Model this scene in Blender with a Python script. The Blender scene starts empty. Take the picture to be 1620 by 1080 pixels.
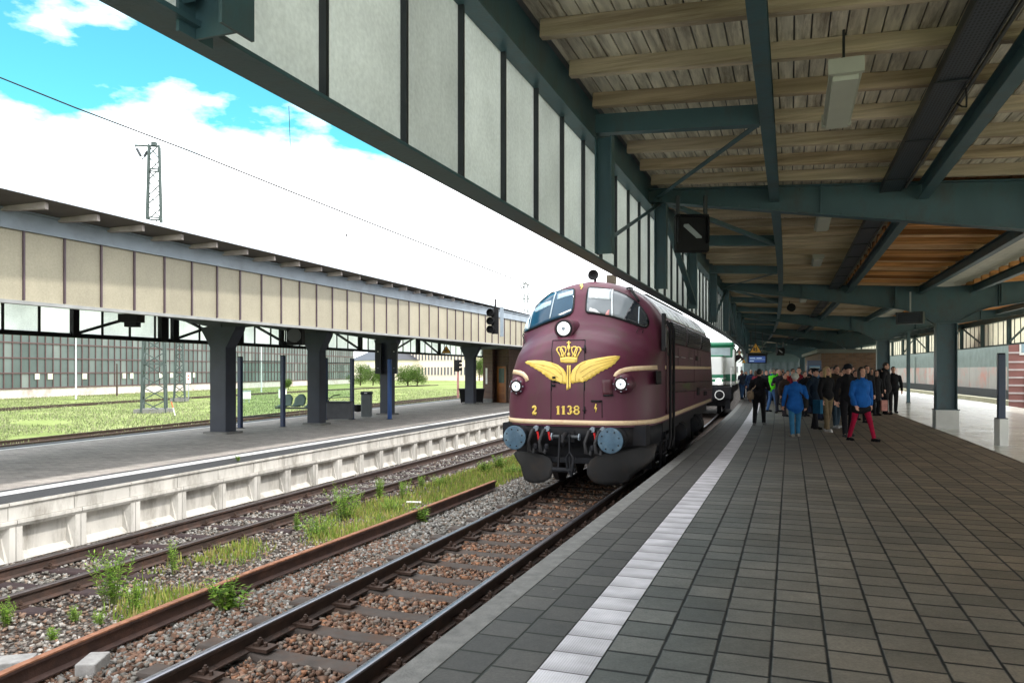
import bpy, bmesh, math, random
import numpy as np
from mathutils import Vector, Matrix
random.seed(7); RNG = np.random.default_rng(11)
SC = bpy.context.scene
COL = SC.collection

# ------------------------------------------------------------------ camera, world, sun, exposure
F, CH, HY, PX0 = 1200.0, 1.72, 585.0, 810.0       # focal (px of a 1620 wide picture), eye height over the platform, horizon row
cam = bpy.data.objects.new('camera', bpy.data.cameras.new('camera')); COL.objects.link(cam); SC.camera = cam
cam.location = (0, 0, CH); cam.rotation_euler = (math.pi/2, 0, 0)
cam.data.sensor_width = 36; cam.data.lens = F*36/1620; cam.data.shift_y = (HY-540)/1620
cam.data.clip_start = 0.05; cam.data.clip_end = 4000

SUN_EL, SUN_AZ = math.radians(54), math.radians(112)     # azimuth measured from +Y towards +X
world = bpy.data.worlds.new("World"); SC.world = world; world.use_nodes = True
nt = world.node_tree; nt.nodes.clear()
def N(nt, typ, **kw):
    n = nt.nodes.new(typ)
    for k, v in kw.items():
        if hasattr(n, k) and not k.startswith('i_'): setattr(n, k, v)
    return n
def build_world():
    out = N(nt, 'ShaderNodeOutputWorld')
    sky = N(nt, 'ShaderNodeTexSky', sky_type='NISHITA', sun_disc=False)
    sky.sun_elevation = SUN_EL; sky.sun_rotation = SUN_AZ; sky.air_density = 1.0; sky.dust_density = 0.3; sky.ozone_density = 1.0
    tint = N(nt, 'ShaderNodeMix', data_type='RGBA', blend_type='MULTIPLY'); tint.inputs[0].default_value = 1
    tint.inputs[7].default_value = (0.68, 1.95, 1.62, 1)
    nt.links.new(sky.outputs[0], tint.inputs[6])
    bg1 = N(nt, 'ShaderNodeBackground'); bg1.inputs[1].default_value = 0.10
    nt.links.new(tint.outputs[2], bg1.inputs[0])
    bg2 = N(nt, 'ShaderNodeBackground'); bg2.inputs[0].default_value = (0.97, 0.985, 1, 1); bg2.inputs[1].default_value = 2.1
    tc = N(nt, 'ShaderNodeTexCoord')
    sep = N(nt, 'ShaderNodeSeparateXYZ'); nt.links.new(tc.outputs['Generated'], sep.inputs[0])
    mp = N(nt, 'ShaderNodeMapping'); mp.inputs['Scale'].default_value = (1.0, 1.0, 2.3); mp.inputs['Location'].default_value = (0.35, 0.12, 0.0)
    nt.links.new(tc.outputs['Generated'], mp.inputs[0])
    no = N(nt, 'ShaderNodeTexNoise'); no.inputs['Scale'].default_value = 4.6; no.inputs['Detail'].default_value = 9; no.inputs['Roughness'].default_value = 0.55
    nt.links.new(mp.outputs[0], no.inputs[0])
    # clouds: a solid bank low down, blue gap higher up on the left, clouds again overhead
    cr = N(nt, 'ShaderNodeValToRGB'); r = cr.color_ramp
    r.elements[0].position = 0.0; r.elements[0].color = (1, 1, 1, 1)
    r.elements[1].position = 1.0; r.elements[1].color = (.55, .55, .55, 1)
    for p, v in ((0.20, .95), (0.25, 0.48), (0.29, 0.29), (0.36, 0.25), (0.42, 0.22), (0.52, 0.26), (0.62, 0.52)):
        e = r.elements.new(p); e.color = (v, v, v, 1)
    nt.links.new(sep.outputs[2], cr.inputs[0])
    dt = N(nt, 'ShaderNodeVectorMath', operation='DOT_PRODUCT'); nt.links.new(tc.outputs['Generated'], dt.inputs[0]); dt.inputs[1].default_value = (-0.50, 0.80, 0.33)
    gap = N(nt, 'ShaderNodeMapRange'); gap.inputs[1].default_value = 0.62; gap.inputs[2].default_value = 0.86; gap.inputs[3].default_value = 0.45; gap.inputs[4].default_value = 0.0; nt.links.new(dt.outputs['Value'], gap.inputs[0])  # extra cloud outside the blue gap, added for neutral light under the canopy
    ad0 = N(nt, 'ShaderNodeMath', operation='ADD'); nt.links.new(cr.outputs[0], ad0.inputs[0]); nt.links.new(gap.outputs[0], ad0.inputs[1])
    ad = N(nt, 'ShaderNodeMath', operation='ADD'); nt.links.new(ad0.outputs[0], ad.inputs[0]); nt.links.new(no.outputs[0], ad.inputs[1])
    mr = N(nt, 'ShaderNodeMapRange'); mr.inputs[1].default_value = 0.86; mr.inputs[2].default_value = 1.04
    nt.links.new(ad.outputs[0], mr.inputs[0])
    mx = N(nt, 'ShaderNodeMixShader'); nt.links.new(mr.outputs[0], mx.inputs[0])
    nt.links.new(bg1.outputs[0], mx.inputs[1]); nt.links.new(bg2.outputs[0], mx.inputs[2]); nt.links.new(mx.outputs[0], out.inputs[0])
build_world()
sund = bpy.data.lights.new('sun', 'SUN'); sund.energy = 2.1; sund.angle = math.radians(3); sund.color = (1, 0.95, 0.88)
sun = bpy.data.objects.new('sun', sund); COL.objects.link(sun)
sdir = Vector((math.cos(SUN_EL)*math.sin(SUN_AZ), math.cos(SUN_EL)*math.cos(SUN_AZ), math.sin(SUN_EL)))
sun.rotation_euler = sdir.to_track_quat('Z', 'Y').to_euler()
SC.view_settings.view_transform = 'Standard'; SC.view_settings.look = 'None'
SC.view_settings.exposure = 0.75; SC.view_settings.gamma = 1.0
SC.cycles.max_bounces = 8; SC.cycles.diffuse_bounces = 5; SC.cycles.use_denoising = True
try: SC.cycles.denoiser = 'OPENIMAGEDENOISE'
except Exception: pass

# ------------------------------------------------------------------ helpers: picture point -> world point
def P(px, py, z=0.0):
    Y = F*(z-CH)/(HY-py); return Vector(((px-PX0)/F*Y, Y, z))
def PD(px, py, Y):
    return Vector(((px-PX0)/F*Y, Y, CH+(HY-py)/F*Y))
def proj(v):
    return (PX0+F*v[0]/v[1], HY-F*(v[2]-CH)/v[1])

class Curve:
    def __init__(s, pts):
        s.p = np.array(pts, float); d = np.diff(s.p, axis=0); s.l = np.hypot(d[:, 0], d[:, 1])
        s.s = np.concatenate([[0], np.cumsum(s.l)]); s.n = len(s.p)
        t = np.zeros_like(s.p); t[1:-1] = s.p[2:]-s.p[:-2]; t[0] = d[0]; t[-1] = d[-1]
        s.t = t/np.hypot(t[:, 0], t[:, 1])[:, None]
    def frame(c, s):
        s = float(s)
        x = np.interp(s, c.s, c.p[:, 0]); y = np.interp(s, c.s, c.p[:, 1])
        if s < 0: x, y = c.p[0]+c.t[0]*s
        if s > c.s[-1]: x, y = c.p[-1]+c.t[-1]*(s-c.s[-1])
        tx = np.interp(s, c.s, c.t[:, 0]); ty = np.interp(s, c.s, c.t[:, 1]); n = math.hypot(tx, ty)
        return x, y, tx/n, ty/n
    def at(c, s, t=0.0, z=0.0):
        x, y, tx, ty = c.frame(s); return Vector((x+ty*t, y-tx*t, z))
    def sY(c, Y): return float(np.interp(Y, c.p[:, 1], c.s))
    def ang(c, s): x, y, tx, ty = c.frame(s); return math.atan2(ty, tx)-math.pi/2
# the platform edge: gently curving to the left in the distance
def _mainpts():
    pts = []; X, Y = -0.695-0.367*16.17, -12.0
    while Y < 185:
        pts.append((X, Y))
        sl = 0.367 if Y < 14 else (0.367-(Y-14)*(0.062/46) if Y < 60 else max(0.305-(Y-60)*0.0004, 0.22))
        X += sl*0.5; Y += 0.5
    return pts
R = Curve(_mainpts()); S0 = R.sY(0.0)
def straight(x0, y0, x1, y1, ya, yb, step=2.0):
    k = (x1-x0)/(y1-y0); n = int((yb-ya)/step)+1
    return Curve([(x0+k*(ya+(yb-ya)*i/n-y0), ya+(yb-ya)*i/n) for i in range(n+1)])

# ------------------------------------------------------------------ mesh builder
class MB:
    def __init__(s): s.v = []; s.f = []; s.uv = None
    def add(s, vs, fs):
        o = len(s.v); s.v += [tuple(v) for v in vs]; s.f += [tuple(i+o for i in f) for f in fs]; return s
    def box(s, c, sx, sy, sz, ax=None):
        c = Vector(c); ax = ax or (Vector((1, 0, 0)), Vector((0, 1, 0)), Vector((0, 0, 1)))
        vs = [c+ax[0]*(sx/2*i)+ax[1]*(sy/2*j)+ax[2]*(sz/2*k) for k in (-1, 1) for j in (-1, 1) for i in (-1, 1)]
        return s.add(vs, [(0, 2, 3, 1), (4, 5, 7, 6), (0, 1, 5, 4), (2, 6, 7, 3), (0, 4, 6, 2), (1, 3, 7, 5)])
    def bx(s, x0, x1, y0, y1, z0, z1): return s.box(((x0+x1)/2, (y0+y1)/2, (z0+z1)/2), abs(x1-x0), abs(y1-y0), abs(z1-z0))
    def bar(s, a, b, w, h, up=(0, 0, 1)):
        a = Vector(a); b = Vector(b); d = (b-a); L = d.length; d.normalize(); x = d.cross(Vector(up))
        if x.length < 1e-4: x = d.cross(Vector((1, 0, 0)))
        x.normalize(); z = x.cross(d)
        return s.box((a+b)/2, w, L, h, (x, d, z))
    def cyl(s, a, b, r0, r1=None, n=12, cap=True):
        a = Vector(a); b = Vector(b); r1 = r0 if r1 is None else r1; d = (b-a).normalized()
        x = d.cross(Vector((0, 0, 1)))
        if x.length < 1e-3: x = Vector((1, 0, 0))
        x.normalize(); y = d.cross(x)
        vs = [p+(x*math.cos(2*math.pi*i/n)+y*math.sin(2*math.pi*i/n))*r for p, r in ((a, r0), (b, r1)) for i in range(n)]
        fs = [(i, (i+1) % n, n+(i+1) % n, n+i) for i in range(n)]
        if cap: fs += [tuple(range(n-1, -1, -1)), tuple(range(n, 2*n))]
        return s.add(vs, fs)
    def tube(s, pts, r, n=8):
        pts = [Vector(p) for p in pts]; vs = []; fs = []; m = len(pts); x = None
        for i, p in enumerate(pts):
            d = (pts[min(i+1, m-1)]-pts[max(i-1, 0)]).normalized()
            if x is None:
                x = d.cross(Vector((0, 0, 1)))
                if x.length < 1e-3: x = Vector((1, 0, 0))
            x = (x-d*x.dot(d)).normalized(); y = d.cross(x); rr = r[i] if isinstance(r, (list, tuple)) else r
            vs += [p+(x*math.cos(2*math.pi*k/n)+y*math.sin(2*math.pi*k/n))*rr for k in range(n)]
        for i in range(m-1): fs += [(i*n+k, i*n+(k+1) % n, (i+1)*n+(k+1) % n, (i+1)*n+k) for k in range(n)]
        fs += [tuple(range(n-1, -1, -1)), tuple((m-1)*n+k for k in range(n))]
        return s.add(vs, fs)
    def lathe(s, a, axis, prof, n=24):
        """prof: list of (distance along axis, radius)"""
        a = Vector(a); d = Vector(axis).normalized(); x = d.cross(Vector((0, 0, 1)))
        if x.length < 1e-3: x = Vector((1, 0, 0))
        x.normalize(); y = d.cross(x); vs = []; fs = []; m = len(prof)
        for l, r in prof: vs += [a+d*l+(x*math.cos(2*math.pi*k/n)+y*math.sin(2*math.pi*k/n))*max(r, 1e-4) for k in range(n)]
        for i in range(m-1): fs += [(i*n+k, i*n+(k+1) % n, (i+1)*n+(k+1) % n, (i+1)*n+k) for k in range(n)]
        fs += [tuple(range(n-1, -1, -1)), tuple((m-1)*n+k for k in range(n))]
        return s.add(vs, fs)
    def prism(s, pts, depth):
        """pts: planar 3D outline; depth: Vector extrusion"""
        n = len(pts); depth = Vector(depth); pts = [Vector(p) for p in pts]
        return s.add(pts+[p+depth for p in pts], [tuple(range(n)), tuple(range(2*n-1, n-1, -1))]+[((i+1) % n, i, n+i, n+(i+1) % n) for i in range(n)])
    def sweep(s, cv, prof, s0, s1, ds=1.0, closed=True):
        m = max(1, int(math.ceil((s1-s0)/ds))); n = len(prof); vs = []; fs = []; uv = []
        per = [0]
        for i in range(n): a = prof[i]; b = prof[(i+1) % n]; per.append(per[-1]+math.hypot(a[0]-b[0], a[1]-b[1]))
        for i in range(m+1):
            ss = s0+(s1-s0)*i/m
            for t, z in prof: vs.append(cv.at(ss, t, z))
        k = n if closed else n-1
        for i in range(m):
            for j in range(k): fs.append((i*n+j, (i+1)*n+j, (i+1)*n+(j+1) % n, i*n+(j+1) % n))
        if closed: fs += [tuple(range(n)), tuple(m*n+j for j in range(n-1, -1, -1))]
        return s.add(vs, fs)
    def build(s, name, mat, parent=None, loc=None, smooth=None, link=True):
        me = bpy.data.meshes.new(name)
        o = Vector((0, 0, 0))
        if parent is not None: o = parent.get('_o', (0, 0, 0)); o = Vector(o)
        if loc is not None: o = Vector(loc)
        me.from_pydata([(v[0]-o[0], v[1]-o[1], v[2]-o[2]) for v in s.v], [], s.f); me.update()
        bm = bmesh.new(); bm.from_mesh(me); bmesh.ops.recalc_face_normals(bm, faces=bm.faces); bm.to_mesh(me); bm.free()
        if smooth:
            me.polygons.foreach_set('use_smooth', [True]*len(me.polygons)); me.set_sharp_from_angle(angle=math.radians(smooth))
        me.materials.append(mat)
        ob = bpy.data.objects.new(name, me)
        if parent is not None: ob.parent = parent; ob['_o'] = tuple(o)
        elif loc is not None: ob.location = o; ob['_o'] = tuple(o)
        if parent is not None and loc is not None: ob['_o'] = tuple(parent.get('_o', (0, 0, 0)))
        if link: COL.objects.link(ob)
        return ob
def tag(o, label=None, cat=None, group=None, kind=None):
    if label: o['label'] = label
    if cat: o['category'] = cat
    if group: o['group'] = group
    if kind: o['kind'] = kind
    return o
def thing(name, label, cat, loc=(0, 0, 0), group=None, rz=0.0, local=False):
    """an Empty; parts built with world coordinates (local=False) or with coordinates in the Empty's own frame (local=True)"""
    o = bpy.data.objects.new(name, None); COL.objects.link(o); o.location = loc; o.rotation_euler = (0, 0, rz)
    o.empty_display_size = 0.3; o['_o'] = (0, 0, 0) if local else tuple(loc)
    return tag(o, label, cat, group)
def copy_tree(o, parent=None):
    c = o.copy(); COL.objects.link(c); c.parent = parent
    for ch in list(o.children): copy_tree(ch, c)
    return c

# ------------------------------------------------------------------ materials
MATS = {}
def mat(name, col, rough=0.7, metal=0.0, var=0.15, scale=3.0, bump=0.0, bscale=60.0, spec=0.5, dirt=None, dirt_amt=0.4, dscale=1.2, coat=0.0, emit=None, alpha=None, stretch=None, rnd=0.04, rot=0.0):
    if name in MATS: return MATS[name]
    m = bpy.data.materials.new(name); m.use_nodes = True; t = m.node_tree; b = t.nodes['Principled BSDF']
    L = t.links.new
    tc = N(t, 'ShaderNodeTexCoord'); src = tc.outputs['Object']
    if rot:
        mr_ = N(t, 'ShaderNodeMapping'); mr_.inputs['Rotation'].default_value = (0, 0, rot); L(src, mr_.inputs[0]); src = mr_.outputs[0]
    if stretch:
        mp = N(t, 'ShaderNodeMapping'); mp.inputs['Scale'].default_value = stretch; L(src, mp.inputs[0]); src = mp.outputs[0]
    c = (*col, 1)
    n1 = N(t, 'ShaderNodeTexNoise'); n1.inputs['Scale'].default_value = scale; n1.inputs['Detail'].default_value = 6; L(src, n1.inputs[0])
    mr = N(t, 'ShaderNodeMapRange'); mr.inputs[1].default_value = 0.25; mr.inputs[2].default_value = 0.75; mr.inputs[3].default_value = 1-var; mr.inputs[4].default_value = 1+var
    L(n1.outputs[0], mr.inputs[0])
    oi = N(t, 'ShaderNodeObjectInfo'); r0 = N(t, 'ShaderNodeMapRange'); r0.inputs[3].default_value = 1-rnd; r0.inputs[4].default_value = 1+rnd; L(oi.outputs['Random'], r0.inputs[0])
    mk = N(t, 'ShaderNodeMath', operation='MULTIPLY'); L(mr.outputs[0], mk.inputs[0]); L(r0.outputs[0], mk.inputs[1])
    mul = N(t, 'ShaderNodeVectorMath', operation='SCALE'); mul.inputs[0].default_value = col; L(mk.outputs[0], mul.inputs['Scale'])
    cur = mul.outputs[0]
    if dirt:
        n2 = N(t, 'ShaderNodeTexNoise'); n2.inputs['Scale'].default_value = dscale; n2.inputs['Detail'].default_value = 8; n2.inputs['Roughness'].default_value = .7; L(src, n2.inputs[0])
        m2 = N(t, 'ShaderNodeMapRange'); m2.inputs[1].default_value = 0.48; m2.inputs[2].default_value = 0.68; m2.inputs[4].default_value = dirt_amt; L(n2.outputs[0], m2.inputs[0])
        mx = N(t, 'ShaderNodeMix', data_type='RGBA'); L(m2.outputs[0], mx.inputs[0]); L(cur, mx.inputs[6]); mx.inputs[7].default_value = (*dirt, 1); cur = mx.outputs[2]
    L(cur, b.inputs['Base Color'])
    b.inputs['Roughness'].default_value = rough; b.inputs['Metallic'].default_value = metal; b.inputs['Specular IOR Level'].default_value = spec
    b.inputs['Coat Weight'].default_value = coat
    if emit: b.inputs['Emission Color'].default_value = (*emit[0], 1); b.inputs['Emission Strength'].default_value = emit[1]
    if bump:
        n3 = N(t, 'ShaderNodeTexNoise'); n3.inputs['Scale'].default_value = bscale; n3.inputs['Detail'].default_value = 5; L(src, n3.inputs[0])
        bp = N(t, 'ShaderNodeBump'); bp.inputs['Strength'].default_value = bump; bp.inputs['Distance'].default_value = 0.01; L(n3.outputs[0], bp.inputs['Height']); L(bp.outputs[0], b.inputs['Normal'])
    MATS[name] = m; return m
def math_node(t, op, a, b=None):
    n = N(t, 'ShaderNodeMath', operation=op)
    for i, x in enumerate((a, b)):
        if x is None: continue
        if hasattr(x, 'is_linked') or hasattr(x, 'links'): t.links.new(x, n.inputs[i])
        else: n.inputs[i].default_value = x
    return n.outputs[0]
def slab_mat(name, du, dv, cols, joint, jw_u, jw_v, rough=0.75, ju_dark=(0.01, 0.01, 0.01), offs='none', bump=0.5, spec=0.35, stain=(0.5, .25), ramp=None, grain=0.42, gum=.0):
    """slabs in UV metres: u across, v along"""
    m = bpy.data.materials.new(name); m.use_nodes = True; t = m.node_tree; b = t.nodes['Principled BSDF']; L = t.links.new
    uv = N(t, 'ShaderNodeUVMap'); sp = N(t, 'ShaderNodeSeparateXYZ'); L(uv.outputs[0], sp.inputs[0])
    u = math_node(t, 'DIVIDE', sp.outputs[0], du); fu = math_node(t, 'FLOOR', u)
    v = math_node(t, 'DIVIDE', sp.outputs[1], dv)
    if offs == 'random':
        w0 = N(t, 'ShaderNodeTexWhiteNoise', noise_dimensions='1D'); L(fu, w0.inputs['W']); v = math_node(t, 'ADD', v, w0.outputs[0])
    if offs == 'half':
        fv0 = math_node(t, 'FLOOR', v); hf = math_node(t, 'MULTIPLY', math_node(t, 'MODULO', fv0, 2.0), 0.5); u = math_node(t, 'ADD', u, hf); fu = math_node(t, 'FLOOR', u)
    fv = math_node(t, 'FLOOR', v)
    cb = N(t, 'ShaderNodeCombineXYZ'); L(fu, cb.inputs[0]); L(fv, cb.inputs[1])
    wn = N(t, 'ShaderNodeTexWhiteNoise', noise_dimensions='3D'); L(cb.outputs[0], wn.inputs[0])
    ru = math_node(t, 'FRACT', u); rv = math_node(t, 'FRACT', v)
    du_ = math_node(t, 'MULTIPLY', math_node(t, 'MINIMUM', ru, math_node(t, 'SUBTRACT', 1.0, ru)), du)
    dv_ = math_node(t, 'MULTIPLY', math_node(t, 'MINIMUM', rv, math_node(t, 'SUBTRACT', 1.0, rv)), dv)
    tc = N(t, 'ShaderNodeTexCoord')
    nz = N(t, 'ShaderNodeTexNoise'); nz.inputs['Scale'].default_value = 5; nz.inputs['Detail'].default_value = 6; L(tc.outputs['Object'], nz.inputs[0])
    wob = math_node(t, 'MULTIPLY', math_node(t, 'SUBTRACT', nz.outputs[0], 0.5), 0.012)
    mu = N(t, 'ShaderNodeMapRange'); mu.inputs[1].default_value = jw_u; mu.inputs[2].default_value = jw_u*0.4; L(math_node(t, 'ADD', du_, wob), mu.inputs[0])
    mv = N(t, 'ShaderNodeMapRange'); mv.inputs[1].default_value = jw_v; mv.inputs[2].default_value = jw_v*0.4; L(math_node(t, 'ADD', dv_, wob), mv.inputs[0])
    jm = math_node(t, 'MAXIMUM', mu.outputs[0], mv.outputs[0])
    mxc = N(t, 'ShaderNodeMix', data_type='RGBA'); L(wn.outputs[0], mxc.inputs[0]); mxc.inputs[6].default_value = (*cols[0], 1); mxc.inputs[7].default_value = (*cols[1], 1)
    cur = mxc.outputs[2]
    if ramp:      # browner paving further from the edge, also lightened against fading canopy light: (u0, u1, colour)
        rr = N(t, 'ShaderNodeMapRange'); rr.inputs[1].default_value = ramp[0]; rr.inputs[2].default_value = ramp[1]; rr.inputs[4].default_value = 1.0
        nb = N(t, 'ShaderNodeTexNoise'); nb.inputs['Scale'].default_value = 0.7; L(tc.outputs['Object'], nb.inputs[0])
        L(math_node(t, 'ADD', sp.outputs[0], math_node(t, 'MULTIPLY', math_node(t, 'SUBTRACT', nb.outputs[0], .5), 2.0)), rr.inputs[0])
        m3 = N(t, 'ShaderNodeMix', data_type='RGBA', blend_type='MULTIPLY'); L(rr.outputs[0], m3.inputs[0]); L(cur, m3.inputs[6]); m3.inputs[7].default_value = (*ramp[2], 1); cur = m3.outputs[2]
    n2 = N(t, 'ShaderNodeTexNoise'); n2.inputs['Scale'].default_value = 1.1; n2.inputs['Detail'].default_value = 9; n2.inputs['Roughness'].default_value = .7; L(tc.outputs['Object'], n2.inputs[0])
    n4 = N(t, 'ShaderNodeTexNoise'); n4.inputs['Scale'].default_value = 55; n4.inputs['Detail'].default_value = 8; n4.inputs['Roughness'].default_value = .75; L(tc.outputs['Object'], n4.inputs[0])
    n6 = N(t, 'ShaderNodeTexNoise'); n6.inputs['Scale'].default_value = 14; n6.inputs['Detail'].default_value = 8; n6.inputs['Roughness'].default_value = .8; L(tc.outputs['Object'], n6.inputs[0])
    k = math_node(t, 'MULTIPLY', math_node(t, 'ADD', math_node(t, 'MULTIPLY', n2.outputs[0], stain[0]*2), 1-stain[0]), math_node(t, 'ADD', math_node(t, 'MULTIPLY', n6.outputs[0], grain*1.6), 1-grain*.8))
    k2 = math_node(t, 'ADD', math_node(t, 'MULTIPLY', n4.outputs[0], grain*2.4), 1-grain*1.2)
    sc = N(t, 'ShaderNodeVectorMath', operation='SCALE'); L(cur, sc.inputs[0]); L(math_node(t, 'MULTIPLY', k, k2), sc.inputs['Scale'])
    spk = N(t, 'ShaderNodeTexVoronoi'); spk.inputs['Scale'].default_value = 2.6; L(tc.outputs['Object'], spk.inputs[0]); sm_ = N(t, 'ShaderNodeMapRange'); sm_.inputs[1].default_value = .028; sm_.inputs[2].default_value = .016; sm_.inputs[4].default_value = gum; L(spk.outputs['Distance'], sm_.inputs[0])
    mg = N(t, 'ShaderNodeMix', data_type='RGBA'); L(sm_.outputs[0], mg.inputs[0]); L(sc.outputs[0], mg.inputs[6]); mg.inputs[7].default_value = (.22, .22, .20, 1); sc = mg
    m4 = N(t, 'ShaderNodeMix', data_type='RGBA'); L(jm, m4.inputs[0]); L(sc.outputs[2], m4.inputs[6]); m4.inputs[7].default_value = (*joint, 1)
    L(m4.outputs[2], b.inputs['Base Color']); b.inputs['Specular IOR Level'].default_value = spec
    rg = N(t, 'ShaderNodeMapRange'); rg.inputs[3].default_value = rough-.12; rg.inputs[4].default_value = rough+.12; L(n2.outputs[0], rg.inputs[0]); L(rg.outputs[0], b.inputs['Roughness'])
    tilt = math_node(t, 'MULTIPLY', wn.outputs[0], 0.3)
    hgt = math_node(t, 'ADD', math_node(t, 'SUBTRACT', math_node(t, 'MULTIPLY', n4.outputs[0], 0.25), jm), tilt)
    bp = N(t, 'ShaderNodeBump'); bp.inputs['Strength'].default_value = bump; bp.inputs['Distance'].default_value = 0.006; L(hgt, bp.inputs['Height']); L(bp.outputs[0], b.inputs['Normal'])
    return m
def uv_sheet(name, cv, t0, t1, z, s0, s1, m, ds=1.0, kind='structure', nt_=1, zf=None, parent=None, u0=0.0):
    n = max(1, int((s1-s0)/ds)); vs = []; uvs = []; fs = []
    for i in range(n+1):
        ss = s0+(s1-s0)*i/n
        for j in range(nt_+1):
            t = t0+(t1-t0)*j/nt_; vs.append(cv.at(ss, t, zf(t) if zf else z)); uvs.append((t-u0, ss))
    w = nt_+1
    for i in range(n):
        for j in range(nt_): fs.append((i*w+j, i*w+j+1, (i+1)*w+j+1, (i+1)*w+j))
    me = bpy.data.meshes.new(name); me.from_pydata([tuple(v) for v in vs], [], fs)
    ul = me.uv_layers.new(name='UVMap')
    flat = [c for f in fs for i in f for c in uvs[i]]; ul.data.foreach_set('uv', flat)
    me.materials.append(m); o = bpy.data.objects.new(name, me); COL.objects.link(o)
    if kind: o['kind'] = kind
    if parent is not None: o.parent = parent
    return o
def raw_mesh(name, V, Fc, m, kind=None, smooth=False, colors=None):
    me = bpy.data.meshes.new(name); V = np.asarray(V, np.float32); Fc = np.asarray(Fc, np.int32); k = Fc.shape[1]
    me.vertices.add(len(V)); me.vertices.foreach_set('co', V.ravel())
    me.loops.add(Fc.size); me.loops.foreach_set('vertex_index', Fc.ravel())
    me.polygons.add(len(Fc)); me.polygons.foreach_set('loop_start', np.arange(0, Fc.size, k, dtype=np.int32)); me.polygons.foreach_set('loop_total', np.full(len(Fc), k, np.int32))
    if colors is not None:
        at = me.color_attributes.new('tint', 'FLOAT_COLOR', 'POINT'); at.data.foreach_set('color', np.asarray(colors, np.float32).ravel())
    me.update(); me.validate()
    if smooth: me.polygons.foreach_set('use_smooth', np.ones(len(Fc), bool))
    me.materials.append(m); o = bpy.data.objects.new(name, me); COL.objects.link(o)
    if kind: o['kind'] = kind
    return o
def tint_mat(name, rough=0.8, trans=0.0, var=0.25, scale=8):
    m = bpy.data.materials.new(name); m.use_nodes = True; t = m.node_tree; b = t.nodes['Principled BSDF']; L = t.links.new
    at = N(t, 'ShaderNodeAttribute'); at.attribute_name = 'tint'
    tc = N(t, 'ShaderNodeTexCoord'); n1 = N(t, 'ShaderNodeTexNoise'); n1.inputs['Scale'].default_value = scale; n1.inputs['Detail'].default_value = 4; L(tc.outputs['Object'], n1.inputs[0])
    mr = N(t, 'ShaderNodeMapRange'); mr.inputs[1].default_value = .3; mr.inputs[2].default_value = .7; mr.inputs[3].default_value = 1-var; mr.inputs[4].default_value = 1+var; L(n1.outputs[0], mr.inputs[0])
    s = N(t, 'ShaderNodeVectorMath', operation='SCALE'); L(at.outputs['Color'], s.inputs[0]); L(mr.outputs[0], s.inputs['Scale'])
    L(s.outputs[0], b.inputs['Base Color']); b.inputs['Roughness'].default_value = rough; b.inputs['Specular IOR Level'].default_value = .25
    if trans:
        tr = N(t, 'ShaderNodeBsdfTranslucent'); L(s.outputs[0], tr.inputs[0]); mx = N(t, 'ShaderNodeMixShader'); mx.inputs[0].default_value = trans
        out = t.nodes['Material Output']; L(b.outputs[0], mx.inputs[1]); L(tr.outputs[0], mx.inputs[2]); L(mx.outputs[0], out.inputs[0])
    return m

M_STEEL = mat('teal_steel', (0.047, 0.104, 0.124), 0.45, 0.0, .18, 2.5, .15, 40, .5, dirt=(0.055, .045, .035), dirt_amt=.6, dscale=2.5, stretch=(1, 1, .5))
M_STEEL_DK = mat('dark_steel', (0.022, 0.028, 0.034), 0.5, 0, .2, 3, .15, 40)
M_STEEL_L = mat('grey_blue_steel', (0.24, 0.29, 0.34), 0.5, 0, .15, 2, .1, 40, dirt=(.14, .15, .16), dirt_amt=.5)
M_COL_L = mat('slate_column_paint', (0.035, 0.043, 0.062), 0.5, 0, .2, 2, .1, 40, .35, dirt=(.04, .04, .05), dirt_amt=.5)
def wood_mat(name, c1, c2, stretch, rough=.75, gap=None):
    m = mat(name, c1, rough, 0, .30, 7.0, .5, 40, .2, dirt=c2, dirt_amt=.8, dscale=4.0, stretch=stretch, rnd=.12, rot=math.radians(19.5)); return m
M_RUST = mat('rusty_rail_side', (0.045, 0.028, 0.022), .8, 0, .35, 6, .4, 80, dirt=(.11, .05, .03), dirt_amt=.5, dscale=5)
M_RAILTOP = mat('polished_rail_head', (0.22, 0.22, 0.245), .36, 1.0, .15, 8)
M_RAILTOP2 = mat('dull_rail_head', (0.17, 0.15, 0.15), .45, .9, .2, 8)
M_RAILRUST = mat('orange_rust', (0.30, 0.13, 0.07), .8, 0, .35, 14, .4, 90, dirt=(.12, .06, .04), dirt_amt=.6, dscale=9)
M_CONC = mat('pale_concrete', (0.535, 0.515, 0.475), .85, 0, .14, 4, .25, 60, .3, dirt=(.20, .18, .15), dirt_amt=.7, dscale=3.2, stretch=(1, 1, .30), rnd=.10)
M_CONC_D = mat('grey_concrete', (0.19, 0.19, 0.18), .85, 0, .25, 5, .3, 70, .3, dirt=(.09, .085, .08), dirt_amt=.6, dscale=2)
M_SLEEP = mat('sleeper_concrete', (0.070, 0.057, 0.050), .85, 0, .3, 6, .35, 60, .3, dirt=(.09, .05, .032), dirt_amt=.85, dscale=4)
M_SLEEP_S = mat('steel_sleeper', (0.035, 0.022, 0.024), .8, 0, .3, 6, .3, 60, dirt=(.06, .035, .03), dirt_amt=.6, dscale=4)
M_BLACK = mat('black_paint', (0.007, 0.007, 0.008), .6, 0, .2, 5, .1, spec=.2)
M_RUBBER = mat('rubber', (0.018, 0.018, 0.02), .7, 0, .2, 8)
M_WHITE = mat('white_paint', (0.78, 0.78, 0.76), .5, 0, .06, 6, .05, dirt=(.45, .45, .43), dirt_amt=.3)
M_BLUE = mat('blue_post_paint', (0.009, 0.028, 0.085), .4, 0, .15, 5)
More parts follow.
